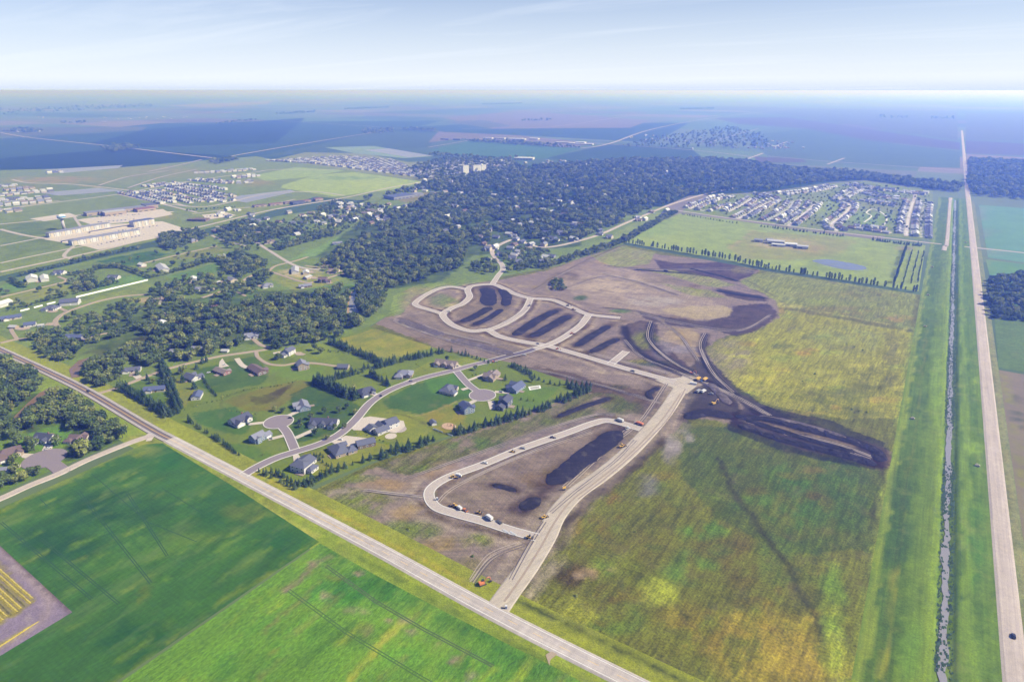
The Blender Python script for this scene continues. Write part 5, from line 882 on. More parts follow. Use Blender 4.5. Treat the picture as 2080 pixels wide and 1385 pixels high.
# ---- school, church and the low commercial buildings beyond
def slabs(name, label, cat, px, py, ang, parts, wall, roof):
    x, y = G(px, py); o = empty(name, x, y, .3, R(ang))
    for i, (cx, cy, w, d, h) in enumerate(parts):
        q = MB(); q.box(cx - w / 2, cx + w / 2, cy - d / 2, cy + d / 2, 0, h); q.build('wall', wall_m(wall, WALLS[wall]), o)
        q = MB(); q.box(cx - w / 2 - .3, cx + w / 2 + .3, cy - d / 2 - .3, cy + d / 2 + .3, h, h + .5); q.build('roof', roof_m(roof[i % len(roof)], ROOFS[roof[i % len(roof)]]), o)
        for k in range(int(w / 14)):
            q = MB(); xx = cx - w / 2 + (k + .5) * 14; q.box(xx - 4, xx + 4, cy - d / 2 - .1, cy - d / 2, 1, 3); q.build('window', M_GLASS, o)
    tag(o, label, cat); BUILT.append((x, y, 40)); return o
slabs('school', 'long flat-roofed school of many blocks behind its car park', 'school', 250, 430, 80, [(0, 0, 120, 34, 8), (-30, -32, 50, 26, 9), (45, -30, 46, 28, 7), (70, 8, 30, 40, 10), (-74, 4, 26, 30, 8)], 'tan', ['grey', 'pale', 'red', 'slate'])
slabs('church', 'brown church with steep roof on the wide lawn', 'church', 408, 449, 30, [(0, 0, 36, 22, 5), (-24, 0, 16, 12, 4)], 'brown', ['brown'])
slabs('shopping_strip', 'row of red-roofed shops along the town road', 'shops', 560, 417, 75, [(0, 0, 36, 16, 5), (42, 0, 34, 16, 5), (84, -4, 34, 16, 5), (-44, 4, 34, 18, 5), (126, -4, 24, 18, 6)], 'tan', ['red', 'brown'])
slabs('town_office', 'dark-roofed low building at the end of the shops', 'building', 605, 414, 75, [(0, 0, 36, 20, 6)], 'slate', ['dark'])
slabs('sports_hall', 'grey flat-roofed hall across the gravel road from the wood', 'building', 812, 402, 80, [(0, 0, 80, 50, 8), (60, 0, 40, 30, 6)], 'grey', ['blue', 'grey'])
slabs('works', 'spread-out works building on bare ground by the pond', 'works', 1575, 495, 10, [(0, 0, 34, 18, 6), (30, -12, 24, 16, 5), (-34, 6, 18, 14, 4.5), (52, -26, 22, 14, 5), (6, -24, 26, 10, 4), (-14, 22, 14, 10, 4)], 'white', ['pale', 'white', 'grey'])
slabs('farm_sheds', 'long white farm sheds south of the far brown field', 'sheds', 1180, 294, 10, [(0, 0, 150, 30, 6), (-120, 60, 120, 30, 6), (-30, 90, 60, 40, 8)], 'white', ['white'])
slabs('mobile_storage', 'white storage buildings at the far edge of town', 'sheds', 1050, 284, 12, [(0, 0, 120, 34, 6), (-130, 30, 70, 30, 6), (100, 60, 60, 40, 7), (-60, 80, 140, 24, 5), (-210, 20, 60, 30, 6)], 'white', ['white', 'pale'])
slabs('warehouse', 'white-roofed warehouse at the north edge of the town wood', 'warehouse', 1065, 324, 20, [(0, 0, 90, 50, 8)], 'white', ['white'])
slabs('grain_elevator', 'pale tall elevator blocks rising from the town wood', 'elevator', 945, 355, 70, [(0, 0, 26, 14, 34), (70, 10, 60, 14, 30), (130, 0, 40, 30, 10)], 'white', ['pale'])
slabs('trading_estate', 'white sheds south of the far dark field', 'sheds', 905, 284, 12, [(0, 0, 60, 30, 6), (80, 10, 50, 26, 6)], 'slate', ['slate'])
x, y = G(979, 353); o = empty('small_water_tower', x, y); q = MB(); q.tube((0, 0, 0), (0, 0, 30), 1.6, 1.4, 12); q.build('stem', M_TRIM, o); q = MB(); q.tube((0, 0, 30), (0, 0, 34), 2, 5.5, 16); q.tube((0, 0, 34), (0, 0, 37), 5.5, 1, 16); q.build('tank', M_TRIM, o); tag(o, 'thin-stemmed white water tower above the town trees', 'water tower')

# ---- suburb houses: rows along the streets
def tiny(seed):
    rd = random.Random(seed); w, d, h = rd.uniform(13, 16), rd.uniform(9.5, 11.5), rd.choice((3.2, 3.4, 5.6)); wb, rb = MB(), MB()
    wb.box(-w / 2, w / 2, -d / 2, d / 2, 0, h); gable(rb, wb, 0, 0, w, d, h, 3.0, 'x')
    wb.box(-w / 2 + 1, -w / 2 + 7, -d / 2 - 4, -d / 2 + .02, 0, 2.9); gable(rb, wb, -w / 2 + 4, -d / 2 - 1.4, 6, 5.2, 2.9, 2.0, 'y')
    n = len(wb.v); v = wb.v + rb.v; f = wb.f + [tuple(i + n for i in q) for q in rb.f]
    me = bpy.data.meshes.new('suburb_house'); me.from_pydata(v, [], f)
    wk, rk = [('white', 'slate'), ('white', 'pale'), ('cream', 'tan'), ('grey', 'slate'), ('white', 'grey'), ('white', 'white'), ('blue', 'slate'), ('cream', 'grey'), ('cream', 'pale'), ('tan', 'brown')][seed % 10]
    me.materials.append(wall_m(wk, WALLS[wk])); me.materials.append(roof_m(rk, ROOFS[rk])); me.polygons.foreach_set('material_index', [0] * len(wb.f) + [1] * len(rb.f)); me.update(); me['look'] = {'white': 'white', 'cream': 'cream', 'grey': 'grey', 'tan': 'tan', 'blue': 'pale blue'}[wk] + (' two-storey' if h > 5 else '') + ' house with ' + {'slate': 'slate', 'grey': 'grey', 'tan': 'tan', 'brown': 'brown', 'pale': 'pale', 'white': 'white'}[rk] + ' roof'; return me
TINY = [tiny(i) for i in range(10)]
def along(flat, off=17, step=17, sides=(1, -1), skip=.06):
    pts = smooth(W(*flat), 8); out = []; acc = 0
    for (x1, y1), (x2, y2) in zip(pts, pts[1:]):
        L_ = math.hypot(x2 - x1, y2 - y1); d = ((x2 - x1) / max(L_, 1e-6), (y2 - y1) / max(L_, 1e-6)); t = acc
        while t < L_:
            for s in sides:
                if random.random() > skip: out.append((x1 + d[0] * t - d[1] * off * s, y1 + d[1] * t + d[0] * off * s, math.atan2(d[1], d[0]) + (0 if s > 0 else math.pi)))
            t += step
        acc = t - L_
    return out
def thin(c, dmin, keep=()):
    out = list(keep); n0 = len(out)
    for q in c:
        if all((q[0] - r_[0]) ** 2 + (q[1] - r_[1]) ** 2 > dmin * dmin for r_ in out): out.append(q)
    return out[n0:]
SUB = {
 ' in the suburb of curving streets': [(1700, 468, 1690, 455, 1720, 430, 1725, 415, 1705, 405, 1740, 385), (1502, 443, 1545, 420, 1570, 405, 1545, 395), (1602, 456, 1645, 425, 1655, 410), (1842, 478, 1845, 445, 1855, 410), (1730, 376, 1790, 386, 1880, 395), (1745, 388, 1800, 402, 1845, 406), (1405, 423, 1440, 408, 1480, 398), (1590, 395, 1650, 388, 1690, 378), (1482, 430, 1510, 415, 1530, 402), (1870, 482, 1872, 440, 1878, 410), (1735, 462, 1820, 474), (1760, 408, 1830, 420), (1560, 448, 1600, 425, 1612, 408), (1430, 428, 1470, 414)],
 ' in the new suburb by the yellow field': [(255, 392, 300, 402, 345, 414), (300, 390, 360, 402, 400, 412), (350, 378, 420, 392, 470, 402), (330, 386, 390, 398, 440, 410), (0, 398, 60, 392, 110, 388), (0, 408, 60, 405, 120, 400), (0, 418, 50, 414, 100, 410), (20, 388, 70, 382), (345, 374, 400, 380, 452, 388), (395, 366, 470, 372, 510, 370), (0, 432, 40, 428), (420, 404, 470, 410), (270, 398, 330, 410), (400, 352, 450, 350, 520, 345), (0, 380, 40, 378), (300, 380, 340, 374), (100, 352, 130, 350), (480, 362, 520, 358)],
}
SUBH = []
for lab, lines in SUB.items():
    c = []
    for q in lines: c += along(q, step=19)
    SUBH += [(q, lab) for q in thin(c, 16.5)]
SUBH.sort(key=lambda q: q[0][0] ** 2 + q[0][1] ** 2)
def far_stuff(name, label, hs):
    V, F, I = [], [], []; mats = []
    for (x, y, a) in hs:
        me = TINY[random.choice((0, 1, 3, 4, 5, 7, 8, 2, 1, 8))]; ca_, sa_ = math.cos(a), math.sin(a); n = len(V)
        for m in me.materials:
            if m not in mats: mats.append(m)
        V += [(x + v.co.x * ca_ - v.co.y * sa_, y + v.co.x * sa_ + v.co.y * ca_, v.co.z + .5) for v in me.vertices]
        for pl in me.polygons: F.append(tuple(i + n for i in pl.vertices)); I.append(mats.index(me.materials[pl.material_index]))
    tag(mesh(name, V, F, mats, None, False, I), label, 'houses', None, 'stuff')
for i, ((x, y, a), lab) in enumerate(SUBH[:235]):
    o = link('suburb_house', TINY[i * 7 % 10]); o.location = (x, y, .5); o.rotation_euler = (0, 0, a); tag(o, o.data['look'] + lab, 'house', 'houses of the ' + ('curving suburb' if 'curving' in lab else 'new suburb')); BUILT.append((x, y, 9))
dv, df = [], []
for (x, y, a), lab in SUBH:
    if 'curving' not in lab: continue
    c_, s_ = math.cos(a), math.sin(a); n_ = len(dv); dv += [(x + u * c_ - v * s_, y + u * s_ + v * c_, .52) for u, v in ((-6.5, -19), (-.5, -19), (-.5, -5.2), (-6.5, -5.2))]; df.append((n_, n_ + 1, n_ + 2, n_ + 3))
tag(mesh('suburb_driveways', dv, df, M_KERB), kind='structure')
town = []
for k in range(15): town += along((548 + k * 17, 327 - k * 1.0 + (k > 9) * (k - 9) * 2.4, 640 + k * 17, 331 + k * 2.3), step=17, off=13, skip=.08)
for k in range(6): town += along((840 + k * 20, 340 - k * 2, 930 + k * 22, 362 - k * 4), step=24, off=16, skip=.35)
rnd = random.Random(4)
for (cx, cy, rx, ry, n) in ((760, 435, 85, 20, 52), (640, 445, 70, 14, 24), (520, 450, 50, 10, 8), (1000, 440, 140, 45, 46), (1075, 515, 50, 22, 16), (1020, 500, 40, 20, 10), (1150, 455, 70, 40, 24), (1330, 435, 40, 14, 8), (1250, 480, 40, 12, 6), (1480, 292, 120, 12, 40), (1590, 298, 50, 8, 20), (1340, 282, 60, 8, 14), (600, 212, 45, 2, 14), (290, 240, 90, 3, 18), (770, 268, 22, 3, 8), (50, 267, 30, 2, 6), (1160, 228, 40, 2, 6), (990, 335, 50, 8, 24), (1100, 332, 100, 6, 24), (1180, 385, 160, 30, 46), (475, 229, 25, 1.5, 6), (95, 240, 20, 1.5, 4), (205, 248, 10, 1, 3), (830, 199, 25, 1, 6), (985, 206, 10, 1, 3), (500, 216, 12, 1, 4), (1250, 217, 12, 1, 3), (20, 224, 12, 1, 3), (1400, 362, 120, 18, 16), (900, 385, 60, 20, 20), (480, 435, 40, 8, 6), (560, 468, 50, 12, 6)):
    for _ in range(n): town.append((*G(cx + rnd.uniform(-rx, rx), cy + rnd.uniform(-ry, ry)), rnd.choice((0, 1.57, 3.14, 4.71)) + rnd.uniform(-.3, .3)))
town = thin(town, 15)
near_t = [q for q in town if q[0] ** 2 + q[1] ** 2 < 1720 ** 2]; far_t = [q for q in town if q[0] ** 2 + q[1] ** 2 >= 1720 ** 2]
for i, (x, y, a) in enumerate(near_t):
    o = link('village_house', TINY[i * 3 % 10]); o.location = (x, y, .3); o.rotation_euler = (0, 0, a); tag(o, o.data['look'] + ' among the trees of the town wood', 'house', 'houses among the town trees'); BUILT.append((x, y, 13))
for q in far_t: BUILT.append((q[0], q[1], 12))
far_stuff('distant_houses', 'mass of far pale houses of the town and the villages beyond', far_t + [q[0] for q in SUBH[235:]])
print('houses', len(SUBH), len(near_t), len(far_t))
# ------------------------------------------------------------------ trees
def leaf_mat(name, c0, c1, c2):
    m, N, L, bs = new_mat(name)
    at = N.new('ShaderNodeAttribute'); at.attribute_name = 'leaf'
    oi = N.new('ShaderNodeObjectInfo')
    rp = N.new('ShaderNodeValToRGB'); rp.color_ramp.elements[0].color = (*c0, 1); rp.color_ramp.elements[1].color = (*c2, 1); rp.color_ramp.elements[1].position = 1.0
    e = rp.color_ramp.elements.new(.6); e.color = (*c1, 1)
    L.new(oi.outputs['Random'], rp.inputs[0])
    vm = N.new('ShaderNodeVectorMath'); vm.operation = 'SCALE'; L.new(rp.outputs[0], vm.inputs[0]); L.new(at.outputs['Fac'], vm.inputs['Scale'])
    L.new(vm.outputs[0], bs.inputs['Base Color']); bs.inputs['Roughness'].default_value = .8; bs.inputs['Specular IOR Level'].default_value = .15
    tr = N.new('ShaderNodeBsdfTranslucent'); L.new(vm.outputs[0], tr.inputs[0]); ms = N.new('ShaderNodeMixShader'); ms.inputs[0].default_value = .36; L.new(bs.outputs[0], ms.inputs[1]); L.new(tr.outputs[0], ms.inputs[2]); L.new(ms.outputs[0], N['Material Output'].inputs['Surface'])
    return m
M_LEAF = leaf_mat('leaves', (.062, .104, .034), (.145, .19, .052), (.28, .30, .08))
M_SPR = leaf_mat('needles', (.034, .070, .034), (.06, .105, .046), (.11, .155, .055))
M_YEL = leaf_mat('yellowing_leaves', (.16, .19, .03), (.22, .22, .03), (.28, .22, .03))
M_BARK = plain('bark', (.07, .05, .04), .95, .2)
def leafy(name, pts, nrm, size, mat, rd):
    V, F, A = [], [], []
    for q, n in zip(pts, nrm):
        n = (n + Vector((rd.gauss(0, .42), rd.gauss(0, .42), rd.gauss(0, .42)))).normalized(); u = n.orthogonal().normalized(); a = rd.uniform(0, 6.28); w = n.cross(u)
        u, w = u * math.cos(a) + w * math.sin(a), w * math.cos(a) - u * math.sin(a); s = size * rd.uniform(.65, 1.3); k = len(V)
        V += [q + u * s, q + w * s * .8, q - u * s * .9, q - w * s * .85]; F.append((k, k + 1, k + 2, k + 3)); A.append(rd.uniform(.65, 1.4))
    me = bpy.data.meshes.new(name); me.from_pydata([tuple(v) for v in V], [], F)
    at = me.attributes.new('leaf', 'FLOAT', 'FACE'); at.data.foreach_set('value', A); me.materials.append(mat); me.update(); return me
def broad_mesh(seed, mat=None, n=300):
    rd = random.Random(seed); P, Nn = [], []; lobes = [(Vector((0, 0, 7.0)), 3.6)]
    for k in range(8):
        a = k * 2.399 + rd.uniform(-.4, .4); r = rd.uniform(2.0, 3.3); lobes.append((Vector((r * math.cos(a), r * math.sin(a), rd.uniform(4.2, 8.8))), rd.uniform(1.7, 2.7)))
    for i in range(n):
        c, r = rd.choice(lobes); d = Vector((rd.gauss(0, 1), rd.gauss(0, 1), rd.gauss(.35, 1))).normalized(); P.append(c + d * r * rd.uniform(.75, 1.12)); Nn.append(d)
    return leafy('crown', P, Nn, .95, mat or M_LEAF, rd)
def spruce_mesh(seed, h=9.0, rb=2.5, n=190, mat=None):
    rd = random.Random(seed); P, Nn = [], []
    for i in range(n):
        t = 1 - math.sqrt(rd.random()) * .98; z = .7 + t * (h - .7); a = rd.uniform(0, 6.28); r = rb * (1 - t) ** .85 * rd.uniform(.7, 1.15) * (1 + .2 * math.sin(t * 38))
        P.append(Vector((r * math.cos(a), r * math.sin(a), z))); Nn.append(Vector((math.cos(a), math.sin(a), .55)).normalized())
    P.append(Vector((0, 0, h))); Nn.append(Vector((1, 0, .2)))
    return leafy('crown', P, Nn, .62, mat or M_SPR, rd)
def poplar_mesh(seed, n=170):
    rd = random.Random(seed); P, Nn = [], []
    for i in range(n):
        z = rd.uniform(1.6, 12); a = rd.uniform(0, 6.28); r = 1.9 * math.sin(math.pi * min(1, (z - .8) / 12.2)) ** .6 * rd.uniform(.65, 1.2)
        P.append(Vector((r * math.cos(a), r * math.sin(a), z))); Nn.append(Vector((math.cos(a), math.sin(a), .3)).normalized())
    return leafy('crown', P, Nn, .75, M_SPR, rd)
def bush_mesh(seed, n=80):
    rd = random.Random(seed); P, Nn = [], []
    for i in range(n):
        d = Vector((rd.gauss(0, 1), rd.gauss(0, 1), abs(rd.gauss(0, 1)))).normalized(); P.append(Vector((d.x * 1.7, d.y * 1.7, .3 + d.z * 1.9)) * rd.uniform(.7, 1.1)); Nn.append(d)
    return leafy('crown', P, Nn, .55, M_LEAF, rd)
CROWNS = {'broad': [broad_mesh(i) for i in range(6)], 'yellow': [broad_mesh(31, M_YEL)], 'spruce': [spruce_mesh(i, 9 + i % 2, 2.3 + .3 * (i % 3)) for i in range(4)], 'poplar': [poplar_mesh(i) for i in range(4)], 'bush': [bush_mesh(i) for i in range(3)]}
def trunk_mesh(h, r, limbs, seed):
    mb = MB(); rd = random.Random(seed); mb.tube((0, 0, -.3), (0, 0, h * .55), r, r * .7, 7); mb.tube((0, 0, h * .55), (rd.uniform(-.3, .3), rd.uniform(-.3, .3), h), r * .7, r * .3, 6)
    for k in range(limbs):
        a = k * 2.4; z = h * rd.uniform(.4, .75); mb.tube((0, 0, z), (math.cos(a) * 2.2, math.sin(a) * 2.2, z + 2), r * .4, r * .15, 5)
    me = bpy.data.meshes.new('trunk'); me.from_pydata(mb.v, [], mb.f); me.materials.append(M_BARK); return me
TRUNKS = {'broad': trunk_mesh(7, .32, 4, 1), 'yellow': trunk_mesh(7, .3, 4, 2), 'spruce': trunk_mesh(8, .2, 0, 3), 'poplar': trunk_mesh(10, .2, 0, 4), 'bush': trunk_mesh(1.4, .08, 3, 5)}
NAMES = {'broad': ('broadleaf_tree', 'tree'), 'yellow': ('yellowing_tree', 'tree'), 'spruce': ('spruce_tree', 'tree'), 'poplar': ('poplar_tree', 'tree'), 'bush': ('shrub', 'shrub')}
def tree(kind, x, y, s, label, group, z=0.0):
    o = empty(NAMES[kind][0], x, y, z, random.uniform(0, 6.28)); sx = s * random.uniform(.9, 1.12); o.scale = (sx, s * random.uniform(.9, 1.12), s * random.uniform(.88, 1.15))
    link('trunk', TRUNKS[kind], o); link('crown', random.choice(CROWNS[kind]), o); tag(o, label, NAMES[kind][1], group); return o
# geometry-node scatter for the woods that read as one mass
def scatter_group(kind):
    ng = bpy.data.node_groups.new('scatter_' + kind, 'GeometryNodeTree')
    ng.interface.new_socket('Geometry', in_out='INPUT', socket_type='NodeSocketGeometry'); ng.interface.new_socket('Geometry', in_out='OUTPUT', socket_type='NodeSocketGeometry')
    gi, go = ng.nodes.new('NodeGroupInput'), ng.nodes.new('NodeGroupOutput'); ip = ng.nodes.new('GeometryNodeInstanceOnPoints'); jn = ng.nodes.new('GeometryNodeJoinGeometry')
    pr = CROWNS[kind]
    for i, me in enumerate(pr):
        oi = ng.nodes.new('GeometryNodeObjectInfo'); ob = bpy.data.objects.new('crown_source', me); oi.inputs['Object'].default_value = ob; oi.inputs['As Instance'].default_value = True
        ng.links.new(oi.outputs['Geometry'], jn.inputs[0])
    ng.links.new(gi.outputs[0], ip.inputs['Points']); ng.links.new(jn.outputs[0], ip.inputs['Instance']); ip.inputs['Pick Instance'].default_value = True
    rv = ng.nodes.new('FunctionNodeRandomValue'); rv.data_type = 'INT'
    rv.inputs[4].default_value = 0; rv.inputs[5].default_value = len(pr) - 1; ng.links.new(rv.outputs[2], ip.inputs['Instance Index'])
    rr = ng.nodes.new('FunctionNodeRandomValue'); rr.data_type = 'FLOAT_VECTOR'; rr.inputs[0].default_value = (0, 0, 0); rr.inputs[1].default_value = (0, 0, 6.28); rr.inputs['Seed'].default_value = 3
    ng.links.new(rr.outputs[0], ip.inputs['Rotation'])
    na = ng.nodes.new('GeometryNodeInputNamedAttribute'); na.data_type = 'FLOAT_VECTOR'; na.inputs[0].default_value = 'sc'; ng.links.new(na.outputs[0], ip.inputs['Scale'])
    ng.links.new(ip.outputs[0], go.inputs[0]); return ng
SCAT = {}
def mass(name, kind, pts, label):
    if not pts: return
    me = bpy.data.meshes.new(name); me.from_pydata([(q[0], q[1], 0.0) for q in pts], [], [])
    at = me.attributes.new('sc', 'FLOAT_VECTOR', 'POINT'); sc_ = np.array([[q[2] * random.uniform(.88, 1.14), q[2] * random.uniform(.88, 1.14), q[2] * random.uniform(.8, 1.2)] for q in pts], np.float32); at.data.foreach_set('vector', sc_.ravel())
    for m in CROWNS[kind][0].materials: me.materials.append(m)
    o = link(name, me); md = o.modifiers.new('scatter', 'NODES'); md.node_group = SCAT.setdefault(kind, None) or scatter_group(kind); SCAT[kind] = md.node_group
    tag(o, label, 'trees', None, 'stuff'); return o
ROADL = [(np.array([(v.co.x, v.co.y) for v in o.data.vertices]), o.name) for o in list(COL.objects) if o.type == 'MESH' and o.name.split('.')[0] in ('highway', 'street', 'lane', 'gravel_lane', 'township_road', 'farm_track', 'town_road', 'suburb_street', 'driveway', 'gravel_road', 'creek', 'river', 'cul_de_sac', 'haul_road', 'levee_road')]
RP = np.concatenate([a for a, _ in ROADL])
def clear_of(X, Y, rr=5.5, br=1.0):
    k = np.ones(len(X), bool)
    for x, y, r in BUILT: k &= (X - x) ** 2 + (Y - y) ** 2 > (r * br) ** 2
    for i in range(0, len(X), 400):
        d2 = (X[i:i + 400, None] - RP[None, :, 0]) ** 2 + (Y[i:i + 400, None] - RP[None, :, 1]) ** 2; k[i:i + 400] &= d2.min(1) > rr * rr
    return k
ALL = []                                             # kind, x, y, size, label, group
def wood(flat, sp, size, label, group, holes=(), kind='broad', gap=0.0, rr=5.5, br=1.0):
    P = W(*flat); ar = np.array(P); x0, y0 = ar.min(0); x1, y1 = ar.max(0)
    gx, gy = np.meshgrid(np.arange(x0, x1, sp), np.arange(y0, y1, sp)); gx[1::2] += sp / 2
    X = (gx + RNG.uniform(-.38, .38, gx.shape) * sp).ravel(); Y = (gy + RNG.uniform(-.38, .38, gy.shape) * sp).ravel()
    k = inside(X, Y, P)
    for h in holes: k &= ~inside(X, Y, W(*h))
    X, Y = X[k], Y[k]
    if gap: k = fbm(X / 30, Y / 30, 91) > gap - .5; X, Y = X[k], Y[k]
    k = clear_of(X, Y, rr, br) if len(X) else np.array([], bool)
    for x, y in zip(X[k], Y[k]): ALL.append((kind, x, y, size * random.choice((random.uniform(.5, .85), random.uniform(.8, 1.1), random.uniform(1.0, 1.35))), label, group))
def row(flat, sp, size, label, group, kind='spruce', jit=.6, rows=1, gap=3.0, drop=.04):
    pts = smooth(W(*flat), 5)
    for r_ in range(rows):
        acc = random.uniform(0, sp)
        for (x1, y1), (x2, y2) in zip(pts, pts[1:]):
            L_ = math.hypot(x2 - x1, y2 - y1)
            if L_ < 1e-6: continue
            dx, dy = (x2 - x1) / L_, (y2 - y1) / L_; t = acc
            while t < L_:
                if random.random() > drop:
                    o = (r_ - (rows - 1) / 2) * gap
                    ALL.append((kind, x1 + dx * t - dy * o + random.uniform(-jit, jit), y1 + dy * t + dx * o + random.uniform(-jit, jit), size * random.choice((random.uniform(.55, .85), random.uniform(.8, 1.1), random.uniform(.95, 1.25))), label, group))
                t += sp * random.uniform(.7, 1.35)
            acc = t - L_
def single(kind, size, label, group, *flat):
    for i in range(0, len(flat), 2): x, y = G(flat[i], flat[i + 1]); ALL.append((kind, x, y, size * random.uniform(.85, 1.15), label, group))
CRW = 'leafy tree on the far left bank of the muddy creek'
wood((-60, 745, 10, 738, 60, 752, 85, 778, 95, 786, 60, 806, 30, 842, 15, 862, -60, 885), 7.6, .98, CRW, 'creek wood trees')
wood((45, 868, 72, 832, 118, 796, 152, 806, 180, 828, 140, 845, 100, 862, 62, 880), 7.2, .95, 'leafy tree on the highway side of the muddy creek', 'creek wood trees')
wood((150, 812, 215, 848, 258, 884, 250, 898, 215, 912, 180, 926, 130, 944, 114, 938, 124, 908, 186, 912, 204, 888, 190, 872, 152, 868, 132, 848), 6.8, .92, 'leafy tree in the thicket between the highway and the gravel lane', 'thicket trees by the gravel lane')
wood((-60, 1010, -20, 975, 25, 958, 80, 945, 98, 955, 40, 985, 0, 1002), 6.5, .75, 'leafy tree in the hedge inside the gravel lane', 'gravel lane hedge trees', rr=7)
wood((-40, 868, 20, 862, 50, 872, 30, 900, -30, 905), 9, .85, 'leafy tree at the left edge beside the dormered house', 'creek wood trees')
single('broad', .9, 'round garden tree near the gravel-lane circle', 'garden trees by the circle', 30, 942, 116, 905, 60, 903, 70, 915, 148, 872, 36, 905)
wood((58, 690, 98, 678, 122, 698, 152, 690, 170, 702, 160, 732, 128, 736, 98, 726, 70, 708), 8, .85, 'leafy tree in the strip wood above the highway bend', 'strip wood trees', rr=4)
wood((166, 748, 188, 726, 240, 722, 262, 742, 250, 764, 212, 788, 186, 782, 166, 768), 7.6, .95, 'leafy tree on the wooded creek bend north of the highway', 'creek bend trees')
MAIN = 'leafy tree in the river wood north of the first subdivision'
wood((170, 700, 240, 684, 300, 662, 335, 640, 420, 628, 490, 612, 560, 606, 640, 602, 690, 590, 712, 596, 706, 622, 704, 646, 742, 648, 742, 660, 700, 684, 660, 694, 600, 702, 558, 712, 526, 706, 505, 692, 470, 712, 440, 722, 345, 742, 300, 748, 262, 735, 236, 720, 300, 700, 322, 684, 250, 690), 8.0, 1.0, MAIN, 'river wood trees', gap=.38, holes=((165, 722, 200, 706, 320, 682, 318, 692, 230, 718),), rr=4.5)
wood((732, 640, 724, 612, 726, 590, 742, 568, 782, 588, 786, 602, 776, 634, 750, 648), 7.6, 1.0, 'leafy tree between the river and the building site', 'riverside trees')
wood((645, 545, 690, 508, 760, 468, 790, 442, 832, 420, 880, 396, 1000, 404, 1240, 424, 1330, 424, 1250, 462, 1205, 476, 1180, 492, 1110, 496, 1040, 478, 960, 500, 944, 520, 936, 545, 900, 560, 850, 572, 790, 590, 760, 578, 724, 572, 700, 560), 9.2, 1.02, 'leafy tree in the big town wood', 'town wood trees', rr=6, gap=.45)
wood((440, 470, 500, 452, 640, 474, 560, 486, 500, 500, 452, 492), 10, .95, 'leafy tree in the belt along the striped fields', 'belt trees', gap=.2)
wood((552, 505, 640, 478, 700, 472, 690, 478, 630, 492, 570, 510), 8, .8, 'leafy tree in the belt along the striped fields', 'belt trees')
wood((60, 668, 118, 648, 212, 634, 250, 614, 335, 604, 425, 622, 335, 682, 240, 688, 172, 700, 92, 692), 12.5, .85, 'garden tree between the scattered acreage houses', 'acreage garden trees', gap=.32, rr=4, br=.85)
wood((300, 598, 345, 575, 440, 556, 500, 545, 555, 560, 520, 600, 470, 610, 400, 600, 340, 606), 11.5, .9, 'garden tree between the scattered acreage houses', 'acreage garden trees', gap=.34, rr=4, br=.85)
wood((440, 535, 480, 515, 560, 540, 540, 560, 460, 560), 10, .92, 'leafy tree in the grove beside the farm track', 'grove trees', gap=.2)
wood((325, 480, 400, 470, 430, 480, 350, 510, 320, 505), 9, .9, 'leafy tree in the grove east of the apartments', 'apartment grove trees')
wood((955, 545, 1010, 520, 1060, 505, 1120, 515, 1110, 545, 1050, 552, 985, 560), 11, .9, 'leafy tree round the houses north of the site', 'north houses trees', gap=.25)
wood((680, 408, 760, 420, 850, 440, 820, 465, 740, 450, 620, 452, 640, 430), 15, .9, 'garden tree in the older estate left of the town wood', 'estate trees', gap=.3)
wood((430, 480, 560, 450, 700, 440, 820, 470, 700, 470, 560, 500, 480, 520), 17, .85, 'garden tree in the older estate left of the town wood', 'estate trees', gap=.4)
wood((0, 590, 120, 560, 300, 520, 440, 500, 430, 530, 300, 560, 150, 600, 0, 640), 22, .7, 'leafy tree in a field hedge west of the acreages', 'field hedge trees', gap=.5)
for q in ((16, 632, 70, 618, 144, 600), (150, 598, 200, 585, 240, 576), (160, 532, 220, 518, 285, 505), (45, 560, 110, 545, 172, 531), (240, 542, 270, 552, 303, 566), (300, 566, 330, 560, 372, 548), (150, 560, 200, 548, 235, 540), (20, 570, 48, 585), (190, 545, 250, 545)):
    row(q, 6, .72, 'leafy tree in a field hedge west of the acreages', 'field hedge trees', 'broad', 1.5)
row((373, 548, 442, 527), 5, .85, 'leafy tree in the dense belt beside the pasture', 'pasture belt trees', 'broad', 1.2, 2, 6)
wood((150, 578, 172, 570, 196, 572, 190, 590, 160, 592), 7, .9, 'dark tree enclosing the pale house by the drive', 'dark grove trees')
row((1100, 545, 1180, 520, 1262, 492, 1320, 460, 1370, 432), 7, .8, 'leafy tree in the belt west of the hay field', 'hay field belt trees', 'broad', 3, 3, 8)
row((1090, 535, 1120, 528), 6, .7, 'leafy tree in the belt west of the hay field', 'hay field belt trees', 'broad', 3, 2, 6)
wood((1116, 572, 1140, 572, 1150, 590, 1125, 592), 5, .55, 'leafy tree of the lone thicket on the building site', 'site thicket trees', rr=1)
